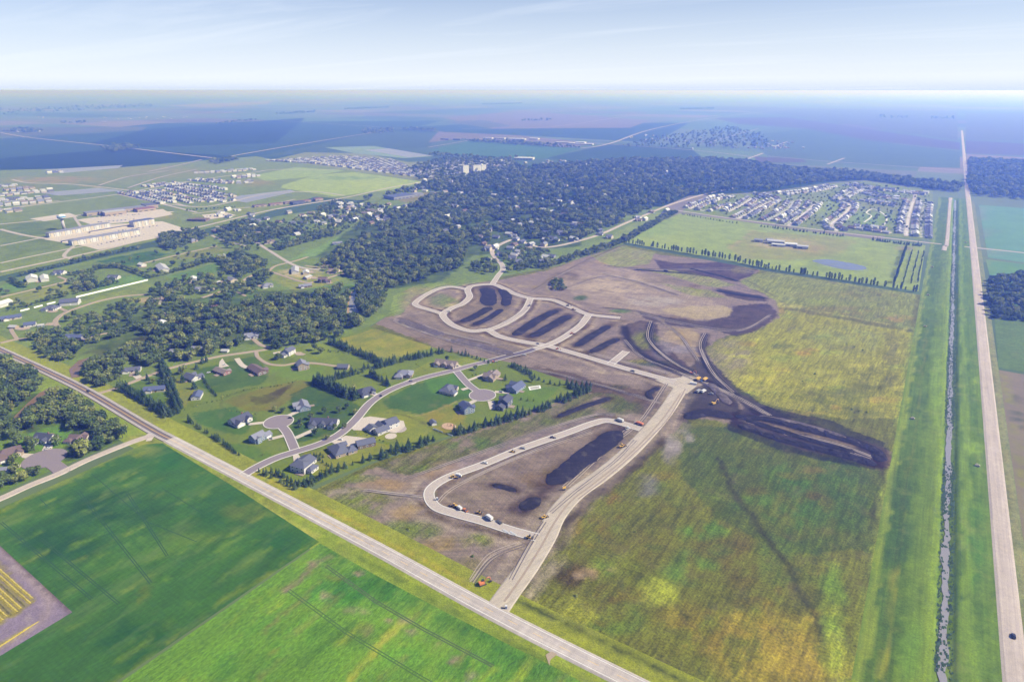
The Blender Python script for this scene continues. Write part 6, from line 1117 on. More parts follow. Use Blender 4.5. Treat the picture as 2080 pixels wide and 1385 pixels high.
# windbreaks and garden conifers
row((243, 786, 280, 808, 320, 832, 342, 846), 4.2, 1.05, 'tall spruce in the dense windbreak along the highway', 'highway windbreak spruces', 'spruce', .6, 2, 4)
row((328, 742, 340, 772, 352, 800, 366, 834), 4.2, 1.05, 'tall spruce in the dense windbreak between two lane lots', 'lane windbreak spruces', 'spruce', .6, 2, 4)
row((342, 846, 366, 836), 4.2, .9, 'spruce in the short end row of the lane windbreak', 'lane windbreak spruces', 'spruce', .6, 2, 4)
row((384, 856, 420, 880, 455, 902, 486, 926), 4.2, .62, 'young spruce in the row on the highway side of the lots', 'highway side young spruces', 'spruce', .5)
row((532, 955, 570, 974, 608, 993), 5, .62, 'young spruce beside the large white corner house', 'corner lot spruces', 'spruce', .8, 2, 5)
BD = 'spruce in the lots boundary row'
row((614, 990, 660, 966, 690, 953), 5, .78, BD + ' below the white corner house', 'south boundary spruces', 'spruce', .8, 2, 4); row((690, 953, 740, 938, 775, 930), 7, .72, BD + ' below the shop building', 'south boundary spruces', 'spruce', 1.0); row((775, 930, 830, 912, 892, 894), 5.2, .92, BD + ' below the round patio', 'south boundary spruces', 'spruce', .9, 2, 5, .25)
row((924, 884, 960, 872, 1010, 860, 1040, 850), 5.2, 1.0, BD + ' beside the playground', 'south boundary spruces', 'spruce', .9, 2, 5, .2); row((1040, 850, 1100, 832, 1160, 808, 1200, 792), 5.4, .95, BD + ' by the sports court', 'south boundary spruces', 'spruce', .9, 2, 5, .2)
row((640, 780, 700, 764, 760, 748, 830, 730, 902, 716), 4.6, .92, 'spruce in the double row along the northern edge of the lots', 'north row spruces', 'spruce', .7, 2, 6, .1)
row((642, 778, 680, 794, 726, 812), 3.6, 1.2, 'tall dark spruce in the short thick row behind the dark house', 'dark row spruces', 'spruce', .6, 2, 4)
row((752, 762, 770, 772, 791, 785), 4.2, 1.05, 'tall spruce in the short free-standing row north of the street', 'free-standing row spruces', 'spruce', .4)
row((914, 714, 950, 724, 985, 735, 998, 739), 6, .72, 'spruce in the row by the new asphalt street', 'asphalt street spruces', 'spruce', .8)
row((672, 696, 710, 712, 745, 726, 774, 738), 4.6, .9, 'spruce in the double row west of the fallow field', 'fallow field spruces', 'spruce', .6, 2, 5, .1)
row((1040, 742, 1060, 752, 1080, 764), 5, .8, 'spruce at the northern corner of the lots', 'north corner spruces', 'spruce', .8, 2, 4); row((1085, 768, 1110, 778, 1150, 786), 6, .6, 'young spruce in the thin row facing the dark bare ground', 'thin row spruces', 'spruce', .6); row((1150, 786, 1200, 790), 4.5, .85, 'spruce at the eastern corner of the lots', 'east corner spruces', 'spruce', .9, 3, 5)
row((1020, 770, 1060, 764), 6, .7, 'garden spruce behind the tan corner house', 'garden spruces', 'spruce', 1.5, 2, 6, .3); row((1046, 812, 1090, 815), 7, .5, 'garden spruce between the blue and slate houses', 'garden spruces', 'spruce', 1.0)
for q in ((660, 932, 650, 925), (630, 925, 665, 945, 676, 962)): row(q, 4.5, .55, 'young spruce in the thin row beside the white corner house', 'thin lot row spruces', 'spruce', .4)
row((842, 738, 858, 748, 872, 760), 4.2, .34, 'little shrub in the line across the northern lawn', 'lawn line shrubs', 'bush', .2); row((716, 878, 760, 888, 800, 910), 4.5, .4, 'little shrub in the line east of the shop building', 'shop line shrubs', 'bush', .3); row((955, 764, 1000, 752, 1040, 740), 5.5, .5, 'little shrub along the verge of the northern street', 'verge shrubs', 'bush', .3)
row((412, 768, 424, 786, 440, 806), 3.4, .45, 'young spruce in the close row on the striped lawn', 'striped lawn young spruces', 'spruce', .2); row((500, 935, 530, 925, 552, 918), 6.5, .45, 'little shrub by the entrance street', 'entrance shrubs', 'bush', .3)
row((655, 712, 700, 716, 730, 722), 5, .6, 'shrub in the hedge south of the fallow field', 'fallow hedge shrubs', 'bush', .8, 2, 3); row((360, 838, 420, 818, 450, 812, 452, 806), 3.5, .5, 'shrub in the fence-line hedge across the lots', 'fence line shrubs', 'bush', .6); row((452, 806, 500, 792, 560, 784, 610, 774), 4, .5, 'shrub in the fence-line hedge across the lots', 'fence line shrubs', 'bush', .7); row((455, 832, 520, 842), 4, .5, 'shrub in the fence-line hedge across the lots', 'fence line shrubs', 'bush', .7)
single('broad', .55, 'small round garden tree on the first subdivision lawns', 'lawn garden trees', 610, 868, 632, 852, 690, 838, 705, 830, 722, 842, 640, 885, 665, 893, 680, 872, 610, 860, 660, 840, 700, 870, 1080, 775, 966, 752, 908, 732, 720, 790, 560, 835, 575, 838)
single('yellow', .75, 'yellow-green tree among its darker neighbours', 'yellowing trees', 310, 779, 20, 825, 108, 860, 134, 848, 660, 540, 348, 612, 300, 620)
single('spruce', 1.0, 'lone spruce beside a lane house', 'lane garden spruces', 279, 762, 300, 772, 330, 745, 345, 762, 355, 775, 400, 750, 420, 735, 412, 738, 395, 790, 372, 776); single('broad', .8, 'shade tree between the lane houses', 'lane shade trees', 345, 780, 330, 788, 372, 760, 240, 760, 640, 712, 652, 718, 566, 730)
single('bush', .6, 'low bush in the weeds of the building site', 'site bushes', 1180, 606, 830, 1075, 960, 1130, 1170, 1210, 1290, 1080, 1720, 700, 1735, 705, 1752, 712, 1655, 760, 1630, 775, 1730, 832, 1745, 835, 1760, 838)
PB = 'slender poplar in the long windbreak above the east meadow'
row((1265, 493, 1300, 498, 1400, 515, 1480, 528, 1556, 546, 1700, 568, 1862, 594), 5.2, .92, PB, 'long windbreak poplars', 'poplar', .8, 1, 3, .2)
for k, x_ in enumerate((-26, -14, -3, 6)):
    a, c = G(1876, 503), G(1862, 590)
    pts = [(x_, 1215 + k), (x_ + 1, 1510)]; n_ = int(290 / 5.5)
    for i in range(n_):
        if random.random() > .1 + .1 * k: ALL.append(('poplar', x_ + random.uniform(-1, 1), 1212 + i * 5.5 + random.uniform(-1, 1), random.uniform(.6, .95) * (1 if k == 0 else .5), 'slender poplar in the four-row belt beside the canal corridor', 'canal belt poplars'))
row((1385, 436, 1440, 446, 1500, 455), 8, .6, 'small spruce along the cross road by the hay field', 'cross road spruces', 'spruce', 1); row((1540, 460, 1620, 470, 1720, 482), 7, .75, 'small spruce along the cross road by the works', 'cross road spruces', 'spruce', 1.2, 2, 6, .3); row((1770, 488, 1820, 495, 1872, 501), 5.5, .7, 'small spruce along the cross road by the canal', 'cross road spruces', 'spruce', 1, 2, 5, .1)
row((375, 430, 480, 422), 9, .5, 'small street tree along the town road', 'town road trees', 'broad', 1)
wood((2008, 568, 2080, 560, 2200, 575, 2200, 660, 2020, 650, 2005, 610), 9, .95, 'leafy tree round the farmyard at the right edge', 'right farmyard trees', gap=.22, rr=9)
# masses far off
DEEP = []
def far_wood(flat, sp, size, gap=0.0, label='', name='distant_wood', kind='broad'):
    n0 = len(ALL); wood(flat, sp, size, '', '', gap=gap, kind=kind, rr=5, br=.9); q = [(t[1], t[2], t[3]) for t in ALL[n0:]]; del ALL[n0:]; mass(name, kind, q, label)
far_wood((700, 418, 870, 374, 1010, 348, 1130, 334, 1290, 324, 1450, 324, 1560, 334, 1600, 355, 1560, 388, 1480, 392, 1400, 398, 1345, 420, 1240, 421, 1000, 402, 860, 386), 15, 1.3, .42, 'broad dark wood of the old town in the middle distance')
far_wood((1560, 340, 1700, 348, 1955, 378, 1950, 392, 1890, 386, 1760, 366, 1690, 368, 1600, 378, 1570, 388), 13, 1.2, .2, 'dark tree belt behind the right-hand suburb')
far_wood((1968, 325, 2080, 330, 2240, 340, 2240, 420, 1980, 398, 1962, 378), 15, 1.35, .1, 'far wood at the right edge beyond the canal')
far_wood((1250, 300, 1310, 285, 1400, 270, 1480, 258, 1560, 275, 1560, 300, 1430, 302), 46, 1.5, .46, 'far village trees on the right of the plain')
far_wood((820, 345, 900, 322, 1040, 325, 1060, 345, 960, 372, 850, 366), 19, 1.2, .3, 'garden trees of the far old town')
far_wood((420, 330, 470, 322, 490, 326, 440, 336), 20, 1.3, 0, 'far dark clump beside the western field road')
far_wood((0, 268, 50, 262, 95, 266, 60, 272), 40, 1.8, 0, 'far farmstead grove at the left edge'); far_wood((205, 302, 260, 296, 285, 303, 230, 312), 30, 1.6, .1, 'far farmstead grove in the dark fields')
far_wood((735, 266, 800, 262, 800, 270, 740, 273), 34, 1.7, .1, 'far farmstead grove left of the brown fields'); far_wood((820, 261, 885, 264, 885, 268, 820, 264), 30, 1.6, 0, 'far shelterbelt left of the brown fields')
far_wood((945, 286, 1060, 290, 1180, 302, 1110, 300, 960, 290), 24, 1.4, 0, 'far shelterbelt below the white sheds'); far_wood((1110, 322, 1000, 326, 870, 318, 880, 312, 1000, 322), 26, 1.3, .2, 'far shelterbelt above the old town')
far_wood((1395, 415, 1480, 398, 1600, 392, 1740, 372, 1890, 396, 1890, 480, 1640, 462, 1480, 440), 24, .6, .35, 'young garden trees of the right-hand suburb', 'suburb_garden_trees')
far_wood((0, 225, 300, 212, 320, 218, 0, 236), 200, 3.2, .35, 'far tree lines near the left horizon'); far_wood((1780, 238, 1850, 239, 1850, 242, 1780, 241), 80, 2.2, 0, 'far shelterbelt near the right horizon'); far_wood((1890, 240, 1945, 240, 1945, 243, 1890, 243), 80, 2.2, 0, 'far shelterbelt near the canal line')
for q_ in ((440, 252, 520, 244, 520, 246, 440, 254), (560, 232, 640, 228, 640, 230, 560, 234), (1060, 246, 1120, 244, 1120, 246, 1060, 248), (700, 222, 790, 218, 790, 220, 700, 224), (1380, 222, 1450, 221, 1450, 223, 1380, 224), (120, 252, 180, 249, 180, 251, 120, 254), (980, 212, 1060, 210, 1060, 212, 980, 214)):
    far_wood(q_, 60, 2.2, .2, 'thin far shelterbelt on the hazy plain')
# of each kind the 300 that show largest stand as trees of their own, the rest join the masses
def shown(t):
    qx, qy = PX(np.array([t[1]]), np.array([t[2]])); return -40 < qx[0] < 2120 and 180 < qy[0] < 1400
byk = {}
for t in ALL: byk.setdefault(t[0], []).append(t)
for kd, ts in byk.items():
    ts.sort(key=lambda t: (not shown(t), t[1] ** 2 + t[2] ** 2))
    for t in ts[:300]: tree(kd, t[1], t[2], t[3], t[4], t[5])
    rest = {}
    for t in ts[300:]: rest.setdefault(t[5], []).append((t[1], t[2], t[3]))
    for gname, q in rest.items(): mass({'broad': 'woodland', 'spruce': 'windbreak', 'poplar': 'windbreak', 'bush': 'scrub', 'yellow': 'woodland'}[kd], kd, q, 'mass of crowns continuing the ' + gname)
print({k: len(v) for k, v in byk.items()})
# ------------------------------------------------------------------ soil heaps of the building site
M_EARTH = ground_mat('topsoil', [(.05, .3), (.3, .5), (1.2, .6)], base=tone((54, 50, 58)), tint=[((.13, .11, .10), .10, .56, .74, .4)], streak=[(.6, .5, R(40), .12)])
M_EARTH2 = ground_mat('dug_clay', [(.05, .3), (.3, .5), (1.2, .6)], base=tone((112, 102, 106)), tint=[((.24, .2, .17), .10, .54, .72, .5)], streak=[(.6, .5, R(-15), .12)])
def mound(flat, width, h, label, mat=None, name='soil_heap', rough=.08, seed=1):
    width *= .95
    c = smooth(W(*flat), 8); L_ = sum(math.hypot(c[i + 1][0] - c[i][0], c[i + 1][1] - c[i][1]) for i in range(len(c) - 1)); n = max(12, int(L_ / 1.6)); K = max(11, int(width / 1.3))
    ac = np.concatenate([[0], np.cumsum([math.hypot(c[i + 1][0] - c[i][0], c[i + 1][1] - c[i][1]) for i in range(len(c) - 1)])]); ts = np.linspace(0, ac[-1], n)
    c = list(zip(np.interp(ts, ac, [q[0] for q in c]), np.interp(ts, ac, [q[1] for q in c]))); A, B = ribbon_pts(c, width / 2, -width / 2, False)
    t = np.linspace(0, 1, n); env = np.clip(np.minimum(t, 1 - t) * L_ / (width * .55), 0, 1) ** .55
    eA = 1 + .5 * fbm(ts / 22, ts * 0, seed) + .15 * fbm(ts / 4, ts * 0 + 3, seed); eB = 1 + .5 * fbm(ts / 22, ts * 0 + 7, seed) + .15 * fbm(ts / 4, ts * 0 + 5, seed)
    V = []
    for i in range(n):
        m = (A[i] + B[i]) / 2
        for k in range(K):
            u = 2 * k / (K - 1) - 1; q = m + (B[i] - m) * (u * env[i] * (eB[i] if u > 0 else eA[i])); V.append((q.x, q.y, u, env[i]))
    V = np.array(V); nz_ = fbm(V[:, 0] / 5, V[:, 1] / 5, seed, 4); nf = fbm(V[:, 0] / 1.8, V[:, 1] / 1.8, seed + 3, 3)
    z = np.maximum(0, h * .34 * V[:, 3] * (1 - np.abs(V[:, 2]) ** 2.4) * (1 + rough * 2.4 * nz_) + (.8 * rough + .02) * nf * (1 - V[:, 2] ** 4)); z[np.abs(V[:, 2]) > .99] = 0
    F = [(i * K + k, i * K + k + 1, (i + 1) * K + k + 1, (i + 1) * K + k) for i in range(n - 1) for k in range(K - 1)]
    o = mesh(name, np.column_stack([V[:, :2], .36 + z]).tolist(), F, mat or M_EARTH); tag(o, label, 'soil heap'); return o
mound((1112, 984, 1150, 958, 1200, 920, 1240, 890, 1262, 876), 21, 2.6, 'long black topsoil heap inside the southern street loop', seed=2)
mound((1132, 847, 1180, 828, 1240, 808), 8, 1.6, 'narrow black soil ridge in the weeds below the lots', seed=3)
mound((1170, 703, 1200, 684, 1238, 662), 13, 1.8, 'dark soil strip nearest the short stub street', seed=4)
mound((1200, 716, 1230, 700, 1258, 688), 12, 1.6, 'short dark soil strip beside the dead-end stub', seed=5)
mound((1044, 682, 1070, 664, 1100, 645, 1132, 630), 16, 1.8, 'left of two dark soil strips inside the eastern loop', seed=6)
mound((1078, 684, 1110, 668, 1156, 641), 16, 1.8, 'right of two dark soil strips inside the eastern loop', seed=7)
mound((936, 654, 960, 644, 998, 624), 16, 1.8, 'upper diagonal soil strip inside the western loop', seed=8)
mound((962, 660, 990, 648, 1020, 628), 13, 1.8, 'lower diagonal soil strip inside the western loop', seed=9)
mound((988, 584, 992, 600, 994, 622), 26, 1.8, 'broad dark soil patch at the top of the western loop', seed=10)
mound((1018, 588, 1030, 604, 1026, 622), 16, 1.8, 'curved dark soil band along the loop street', seed=11)
mound((812, 650, 850, 664, 902, 682), 16, 1.2, 'dark soil band beside the western haul track', M_EARTH2, seed=12)
mound((916, 690, 980, 704, 1045, 722), 15, 1.2, 'dark soil band north of the spruce rows', M_EARTH2, seed=13)
mound((1000, 984, 1025, 990, 1050, 998), 7, 1.4, 'small soil heap in the middle of the southern loop', seed=14)
mound((1058, 1036, 1080, 1020, 1098, 1012), 14, 1.5, 'squat soil heap near the haul road junction', seed=15)
BW = 'rough black spoil ridge '
mound((1492, 846, 1560, 852, 1640, 872, 1720, 892, 1778, 916, 1784, 938), 13, 3.2, BW + 'on the upper side of the long cut', rough=1.2, seed=16)
mound((1498, 862, 1560, 884, 1640, 906, 1720, 926, 1782, 946), 12, 3.0, BW + 'on the lower side of the long cut', rough=1.2, seed=17)
mound((1512, 852, 1580, 874, 1660, 898, 1740, 920), 9, 2.4, BW + 'in the bed of the long cut', rough=1.2, seed=26)
mound((1540, 846, 1620, 860, 1700, 884, 1750, 904), 8, 2.6, BW + 'broken along the top of the long cut', M_EARTH2, rough=1.2, seed=27)
mound((1390, 850, 1440, 838, 1490, 848), 16, 2.5, 'black soil heap beside the parked machines', rough=.9, seed=18)
mound((1440, 778, 1462, 800, 1482, 822), 10, 2.2, 'grey clay heap beside the dark haul crossing', M_EARTH2, rough=.9, seed=19)
mound((1325, 812, 1318, 800, 1340, 786), 8, 2, 'dark soil heap by the east street junction', seed=20)
mound((1400, 545, 1460, 560, 1500, 572), 7, 1.6, 'dark soil ridge below the long windbreak', seed=21)
mound((1455, 590, 1500, 598, 1556, 606), 12, 1.6, 'dark soil ridge at the edge of the east meadow', seed=22)
mound((1290, 548, 1350, 552, 1400, 556), 7, 1.4, 'thin dark soil ridge across the northern weeds', seed=23)
# ------------------------------------------------------------------ vehicles and machines
M_TYRE = plain('tyre_rubber', (.025, .025, .025), .9, .1); M_MACH = plain('machine_yellow', (.55, .34, .06), .5, .08); M_ORANGE = plain('machine_orange', (.50, .17, .07), .5, .08); M_STEEL = plain('dark_steel', (.06, .06, .065), .6, .1); M_VWHITE = plain('vehicle_white', (.52, .52, .53), .35, .03); M_VDARK = plain('vehicle_dark', (.03, .033, .045), .3, .03); M_VGREY = plain('vehicle_grey', (.28, .29, .31), .35, .03); M_VBLUE = plain('vehicle_blue', (.05, .13, .35), .4, .03)
def wheels(o, xs, y, r, w=.28):
    for x in xs:
        for s in (-1, 1):
            q = MB(); q.tube((x, s * y - w / 2, r), (x, s * y + w / 2, r), r, r, 12); q.build('wheel', M_TYRE, o)
def hull(prof, w, name, mat, o, taper=.0):
    n = len(prof); v = [(x, -w / 2, z) for x, z in prof] + [(x, w / 2, z) for x, z in prof]
    q = MB(); q.add(v, [tuple(range(n)), tuple(range(2 * n - 1, n - 1, -1))] + [(k, n + k, n + (k + 1) % n, (k + 1) % n) for k in range(n)]); return q.build(name, mat, o)
def place(name, px, py, ang, label, cat, z=.45, s=1.0):
    s *= .9
    x, y = G(px, py); o = empty(name, x, y, z, R(ang)); o.scale = (s, s, s); tag(o, label, cat); return o
def car(px, py, ang, mat, label, z=.56, s=1.0):
    o = place('car', px, py, ang, label, 'car', z, s); b_ = hull([(-2.25, .35), (-2.25, .95), (-1.9, 1.0), (1.0, .98), (2.2, .8), (2.25, .4)], 1.85, 'body', mat, o)
    hull([(-1.8, .98), (-1.45, 1.5), (.2, 1.52), (1.0, .97)], 1.6, 'cabin_glass', M_GLASS, o); q = MB(); q.box(-1.45, .2, -.78, .78, 1.5, 1.56); q.build('roof_panel', mat, o); wheels(o, (-1.4, 1.4), .85, .34, .22)
def pickup(px, py, ang, mat, label, z=.5, s=1.0):
    o = place('pickup_truck', px, py, ang, label, 'pickup', z, s); hull([(-2.9, .5), (-2.9, 1.15), (-.6, 1.15), (-.4, 1.2), (1.2, 1.15), (2.7, 1.05), (2.8, .5)], 2.0, 'body', mat, o); hull([(-.7, 1.15), (-.5, 1.85), (.8, 1.85), (1.4, 1.12)], 1.7, 'cab_glass', M_GLASS, o); q = MB(); q.box(-.55, .8, -.82, .82, 1.84, 1.92); q.build('cab_roof', mat, o)
    q = MB(); q.box(-2.75, -.8, -.8, .8, 1.15, 1.17); q.build('load_bed', M_STEEL, o); wheels(o, (-1.8, 1.8), .92, .42)
def box_truck(px, py, ang, label, cab=None, box=None, z=.5, s=1.0, ln=6.0):
    o = place('box_truck', px, py, ang, label, 'truck', z, s); hull([(2.2, .6), (2.2, 2.5), (3.3, 2.5), (4.1, 1.5), (4.2, .6)], 2.3, 'cab', cab or M_VWHITE, o); q = MB(); q.box(3.3, 3.75, -1.05, 1.05, 1.7, 2.35); q.build('windscreen', M_GLASS, o)
    q = MB(); q.box(2.0 - ln, 2.0, -1.25, 1.25, .95, 3.3); q.build('cargo_box', box or M_VWHITE, o); q = MB(); q.box(2.0 - ln, 4, -.5, .5, .5, .95); q.build('chassis', M_STEEL, o); wheels(o, (2.5 - ln, 3.2), 1.05, .5, .35)
def excavator(px, py, ang, label, mat=None, z=.2, s=1.0):
    mat = mat or M_MACH; o = place('excavator', px, py, ang, label, 'excavator', z, s)
    for sg in (-1, 1):
        q = MB(); q.prism([(-1.9, 0), (-1.5, -.01), (1.5, -.01), (1.9, 0)], 0, .1) if False else q.box(-1.9, 1.9, sg * 1.15 - .3, sg * 1.15 + .3, .02, .85); q.tube((-1.9, sg * 1.15 - .3, .44), (-1.9, sg * 1.15 + .3, .44), .42, .42, 10); q.tube((1.9, sg * 1.15 - .3, .44), (1.9, sg * 1.15 + .3, .44), .42, .42, 10); q.build('track', M_STEEL, o)
    q = MB(); q.box(-2.3, 1.2, -1.3, 1.3, .95, 2.0); q.box(-2.4, -.9, -1.2, 1.2, 2.0, 2.4); q.build('upper_body', mat, o); q = MB(); q.box(-.2, 1.3, .25, 1.25, 2.02, 3.1); q.build('cab', M_GLASS, o)
    q = MB(); q.tube((1.0, -.3, 1.8), (3.2, -.3, 4.6), .32, .28, 6); q.tube((3.2, -.3, 4.6), (5.0, -.3, 4.2), .28, .24, 6); q.build('boom', mat, o); q = MB(); q.tube((5.0, -.3, 4.3), (5.8, -.3, 1.4), .24, .18, 6); q.build('stick', mat, o); q = MB(); q.prism([(5.2, -.9), (6.3, -.9), (6.3, .3), (5.2, .3)], .4, 1.4); q.build('bucket', M_STEEL, o)
def loader(px, py, ang, label, mat=None, z=.35, s=1.0):
    mat = mat or M_MACH; o = place('wheel_loader', px, py, ang, label, 'loader', z, s); hull([(-3.2, .8), (-3.2, 1.9), (-1.0, 2.0), (-.6, 1.4), (1.6, 1.3), (1.6, .8)], 1.7, 'body', mat, o); hull([(-1.1, 1.6), (-1.0, 3.1), (.3, 3.1), (.5, 1.6)], 1.5, 'cab', M_GLASS, o); q = MB(); q.box(-1.1, .4, -.8, .8, 3.1, 3.22); q.build('cab_roof', mat, o)
    q = MB(); q.box(1.5, 3.4, -.7, -.45, .9, 1.2); q.box(1.5, 3.4, .45, .7, .9, 1.2); q.build('lift_arms', mat, o); hull([(3.3, .2), (3.3, 1.4), (3.7, 1.3), (4.4, .2)], 2.6, 'bucket', M_STEEL, o); wheels(o, (-2.0, 1.4), 1.05, .75, .55)
def dumper(px, py, ang, label, mat=None, z=.3, s=1.0):
    mat = mat or M_MACH; o = place('dump_truck', px, py, ang, label, 'dump truck', z, s); hull([(2.2, .9), (2.2, 2.8), (3.5, 2.8), (4.0, 1.8), (5.0, 1.7), (5.1, .9)], 2.2, 'cab', mat, o); q = MB(); q.box(3.5, 3.6, -1, 1, 2.0, 2.7); q.build('windscreen', M_GLASS, o); hull([(-4.2, 1.9), (-4.0, 3.1), (1.9, 3.3), (1.9, 1.4), (-3.0, 1.3)], 2.7, 'dump_body', mat, o); q = MB(); q.box(-3.5, 4.8, -.5, .5, .8, 1.3); q.build('chassis', M_STEEL, o); wheels(o, (-2.8, -1.2, 3.6), 1.15, .8, .55)
def roller(px, py, ang, label, z=.3, s=1.0):
    o = place('road_roller', px, py, ang, label, 'roller', z, s); hull([(-2.6, .8), (-2.6, 1.7), (-.4, 1.8), (.2, 1.2), (.2, .7)], 1.7, 'body', M_MACH, o); q = MB(); q.tube((1.5, -1.05, .78), (1.5, 1.05, .78), .78, .78, 18); q.build('drum', M_STEEL, o); q = MB(); q.box(.1, 2.4, -1.2, -1.07, .6, .95); q.box(.1, 2.4, 1.07, 1.2, .6, .95); q.build('drum_frame', M_MACH, o); hull([(-.9, 1.7), (-.8, 2.9), (.1, 2.9), (.2, 1.6)], 1.3, 'cab', M_GLASS, o); wheels(o, (-1.8,), .9, .75, .45)
car(180, 796, -1, M_VDARK, 'dark car driving on the highway beside the lane turn-off', s=1.15)
car(2058, 1294, 93, M_VDARK, 'black car driving on the gravel road at the lower right', s=1.1)
car(774, 805, 150, M_VDARK, 'dark car parked at the curb by the dark hip-roofed house')
car(505, 862, 0, M_VGREY, 'grey car on the driveway of the dark-roofed house'); car(590, 850, 40, M_VDARK, 'dark car parked on the nearer cul-de-sac'); car(551, 892, 10, M_VGREY, 'silver car on the driveway of the two-storey blue-grey house', .42)
car(1092, 699, 175, M_VDARK, 'black car at the crossing of the new streets', .45); pickup(1285, 755, -5, M_VDARK, 'dark pickup parked halfway along the new east street', .42); pickup(1065, 722, 30, M_VWHITE, 'white pickup on the new street beside the bare ground', .42); car(424, 758, 60, M_VWHITE, 'white car beside the lane under the trees', .45)
car(692, 894, 20, M_VWHITE, 'white car on the wide driveway by the shop building', .42); pickup(606, 934, 100, M_VGREY, 'grey pickup on the driveway of the white corner house', .4); car(928, 745, 60, M_VDARK, 'dark car on the driveway of the long tan house', .42); car(762, 800, 150, M_VWHITE, 'white car on the driveway of the dark hip-roofed house', .42); car(1018, 797, 0, M_VGREY, 'grey car on the driveway of the blue-grey gabled house', .42); car(834, 775, 60, M_VDARK, 'dark car on the driveway of the stone-fronted house', .42); pickup(98, 912, 80, M_VWHITE, 'white pickup on the driveway of the dormered house', .42); car(456, 742, 60, M_VWHITE, 'white car on the driveway of the red brick house', .42)
box_truck(994, 1055, 165, 'white box truck standing on the southern loop street', s=1.1, ln=5.2)
o = place('trailer', 1014, 1062, 165, 'low flat trailer behind the white box truck', 'trailer', .42); q = MB(); q.box(-3.2, 3.2, -1.1, 1.1, .7, .95); q.build('deck', M_STEEL, o); wheels(o, (-.6, .5), 1.0, .4)
loader(922, 1029, 195, 'yellow loader on the western bend of the loop street'); box_truck(934, 1035, 165, 'white tank truck right behind the yellow loader', s=.9, ln=4.5); pickup(945, 1038, 165, M_ORANGE, 'orange pickup behind the white tank truck')
roller(975, 1043, 20, 'small yellow roller on the bare ground inside the loop'); loader(1106, 1052, 60, 'yellow loader on the verge of the haul road', s=.9); roller(1077, 1094, 20, 'yellow roller at the haul road junction', s=1.2); loader(1264, 908, 60, 'yellow grader beside the haul road above the black heap', s=1.1)
o = place('traffic_board', 1146, 995, 60, 'yellow trailer-mounted board beside the haul road', 'board', .2); q = MB(); q.box(-1.6, 1.6, -.1, .1, 1.4, 3.6); q.build('panel', M_MACH, o); q = MB(); q.box(-1.2, 1.2, -.8, .8, .4, .8); q.build('frame', M_STEEL, o); wheels(o, (0,), .9, .4)
dumper(1299, 863, 170, 'orange dump truck at the top end of the loop street', M_ORANGE); box_truck(1259, 856, 170, 'white box truck at the top bend of the loop street', s=1.0); excavator(980, 1187, 60, 'orange excavator near the highway junction', M_ORANGE, s=1.15); pickup(1275, 872, 60, M_VWHITE, 'white pickup inside the top end of the loop')
dumper(1418, 772, 80, 'left one of two yellow scrapers on the black ground', s=1.1); dumper(1432, 773, 80, 'right one of two yellow scrapers on the black ground', s=1.1); pickup(1425, 775, 80, M_VBLUE, 'blue pickup between the two yellow scrapers'); box_truck(1419, 797, 75, 'grey service truck on the black ground', M_VGREY, M_VGREY); box_truck(1429, 797, 75, 'white service truck beside the grey one'); excavator(1450, 821, 60, 'yellow excavator working on the black soil heap', s=1.2); pickup(1444, 801, 20, M_VGREY, 'grey pickup near the service trucks'); excavator(1405, 759, 20, 'orange excavator beside the street end', M_ORANGE)
o = place('site_container', 1408, 781, 10, 'long white site container at the street end', 'container', .3); q = MB(); q.box(-4, 4, -1.2, 1.2, .1, 2.6); q.build('shell', M_VWHITE, o); q = MB(); q.box(4.0, 4.05, -1, 1, .2, 2.4); q.build('door', M_VGREY, o)
loader(922, 971, 30, 'yellow loader on the north side of the southern loop'); box_truck(930, 968, 20, 'white truck beside the loader on the north side of the loop', s=.9, ln=4.2); loader(1122, 890, 25, 'dark loader halfway along the upper loop street', M_STEEL, s=.8); pickup(985, 942, 22, M_VWHITE, 'white pickup on the north side of the southern loop'); pickup(1062, 912, 22, M_VGREY, 'grey pickup on the upper loop street'); roller(1042, 919, 22, 'small yellow roller on the upper loop street')
excavator(1153, 622, 30, 'dark excavator beside the curve of the northern street', M_STEEL); loader(1165, 630, 0, 'small yellow loader on the curve of the northern street'); pickup(912, 634, 30, M_VWHITE, 'white pickup on the western loop street'); pickup(1075, 622, 60, M_VDARK, 'dark pickup on the eastern loop street'); loader(1162, 679, 40, 'orange loader on the diagonal new street', M_ORANGE); dumper(1352, 552, 10, 'dark dump truck on the bare ground below the windbreak', M_STEEL); excavator(1132, 710, 20, 'red-orange excavator at the street crossing', M_ORANGE, s=.8); excavator(1003, 736, 30, 'red-orange excavator beside the spruce row', M_ORANGE, s=.8)
for (px_, py_, lab) in ((888, 1016, 'blue portable toilet inside the western bend of the loop'), (1028, 1236, 'blue portable toilet at the highway junction'), (1275, 871, 'blue portable toilet at the top end of the loop')):
    o = place('portable_toilet', px_, py_, 30, lab, 'toilet', .2, 1.2); q = MB(); q.box(-.6, .6, -.6, .6, 0, 2.1); q.build('cabin', M_VBLUE, o); q = MB(); q.box(-.65, .65, -.65, .65, 2.1, 2.3); q.build('roof', M_VWHITE, o); q = MB(); q.box(-.4, .4, -.64, -.61, .1, 1.9); q.build('door', M_VGREY, o)
for i, (px_, py_) in enumerate(((1036, 1080), (1022, 1076))):
    x, y = G(px_ + 6, py_ + 4); q = MB()
    for k in range(4): q.tube((-3, -.6 + k * .42, .25), (3, -.6 + k * .42, .25), .2, .2, 8)
    o = q.build('pipe_stack', M_VWHITE); o.location = (x, y, .35); o.rotation_euler = (0, 0, R(-10)); tag(o, 'white drain pipes laid along the southern loop street', 'pipes', 'pipe stacks by the loop street')
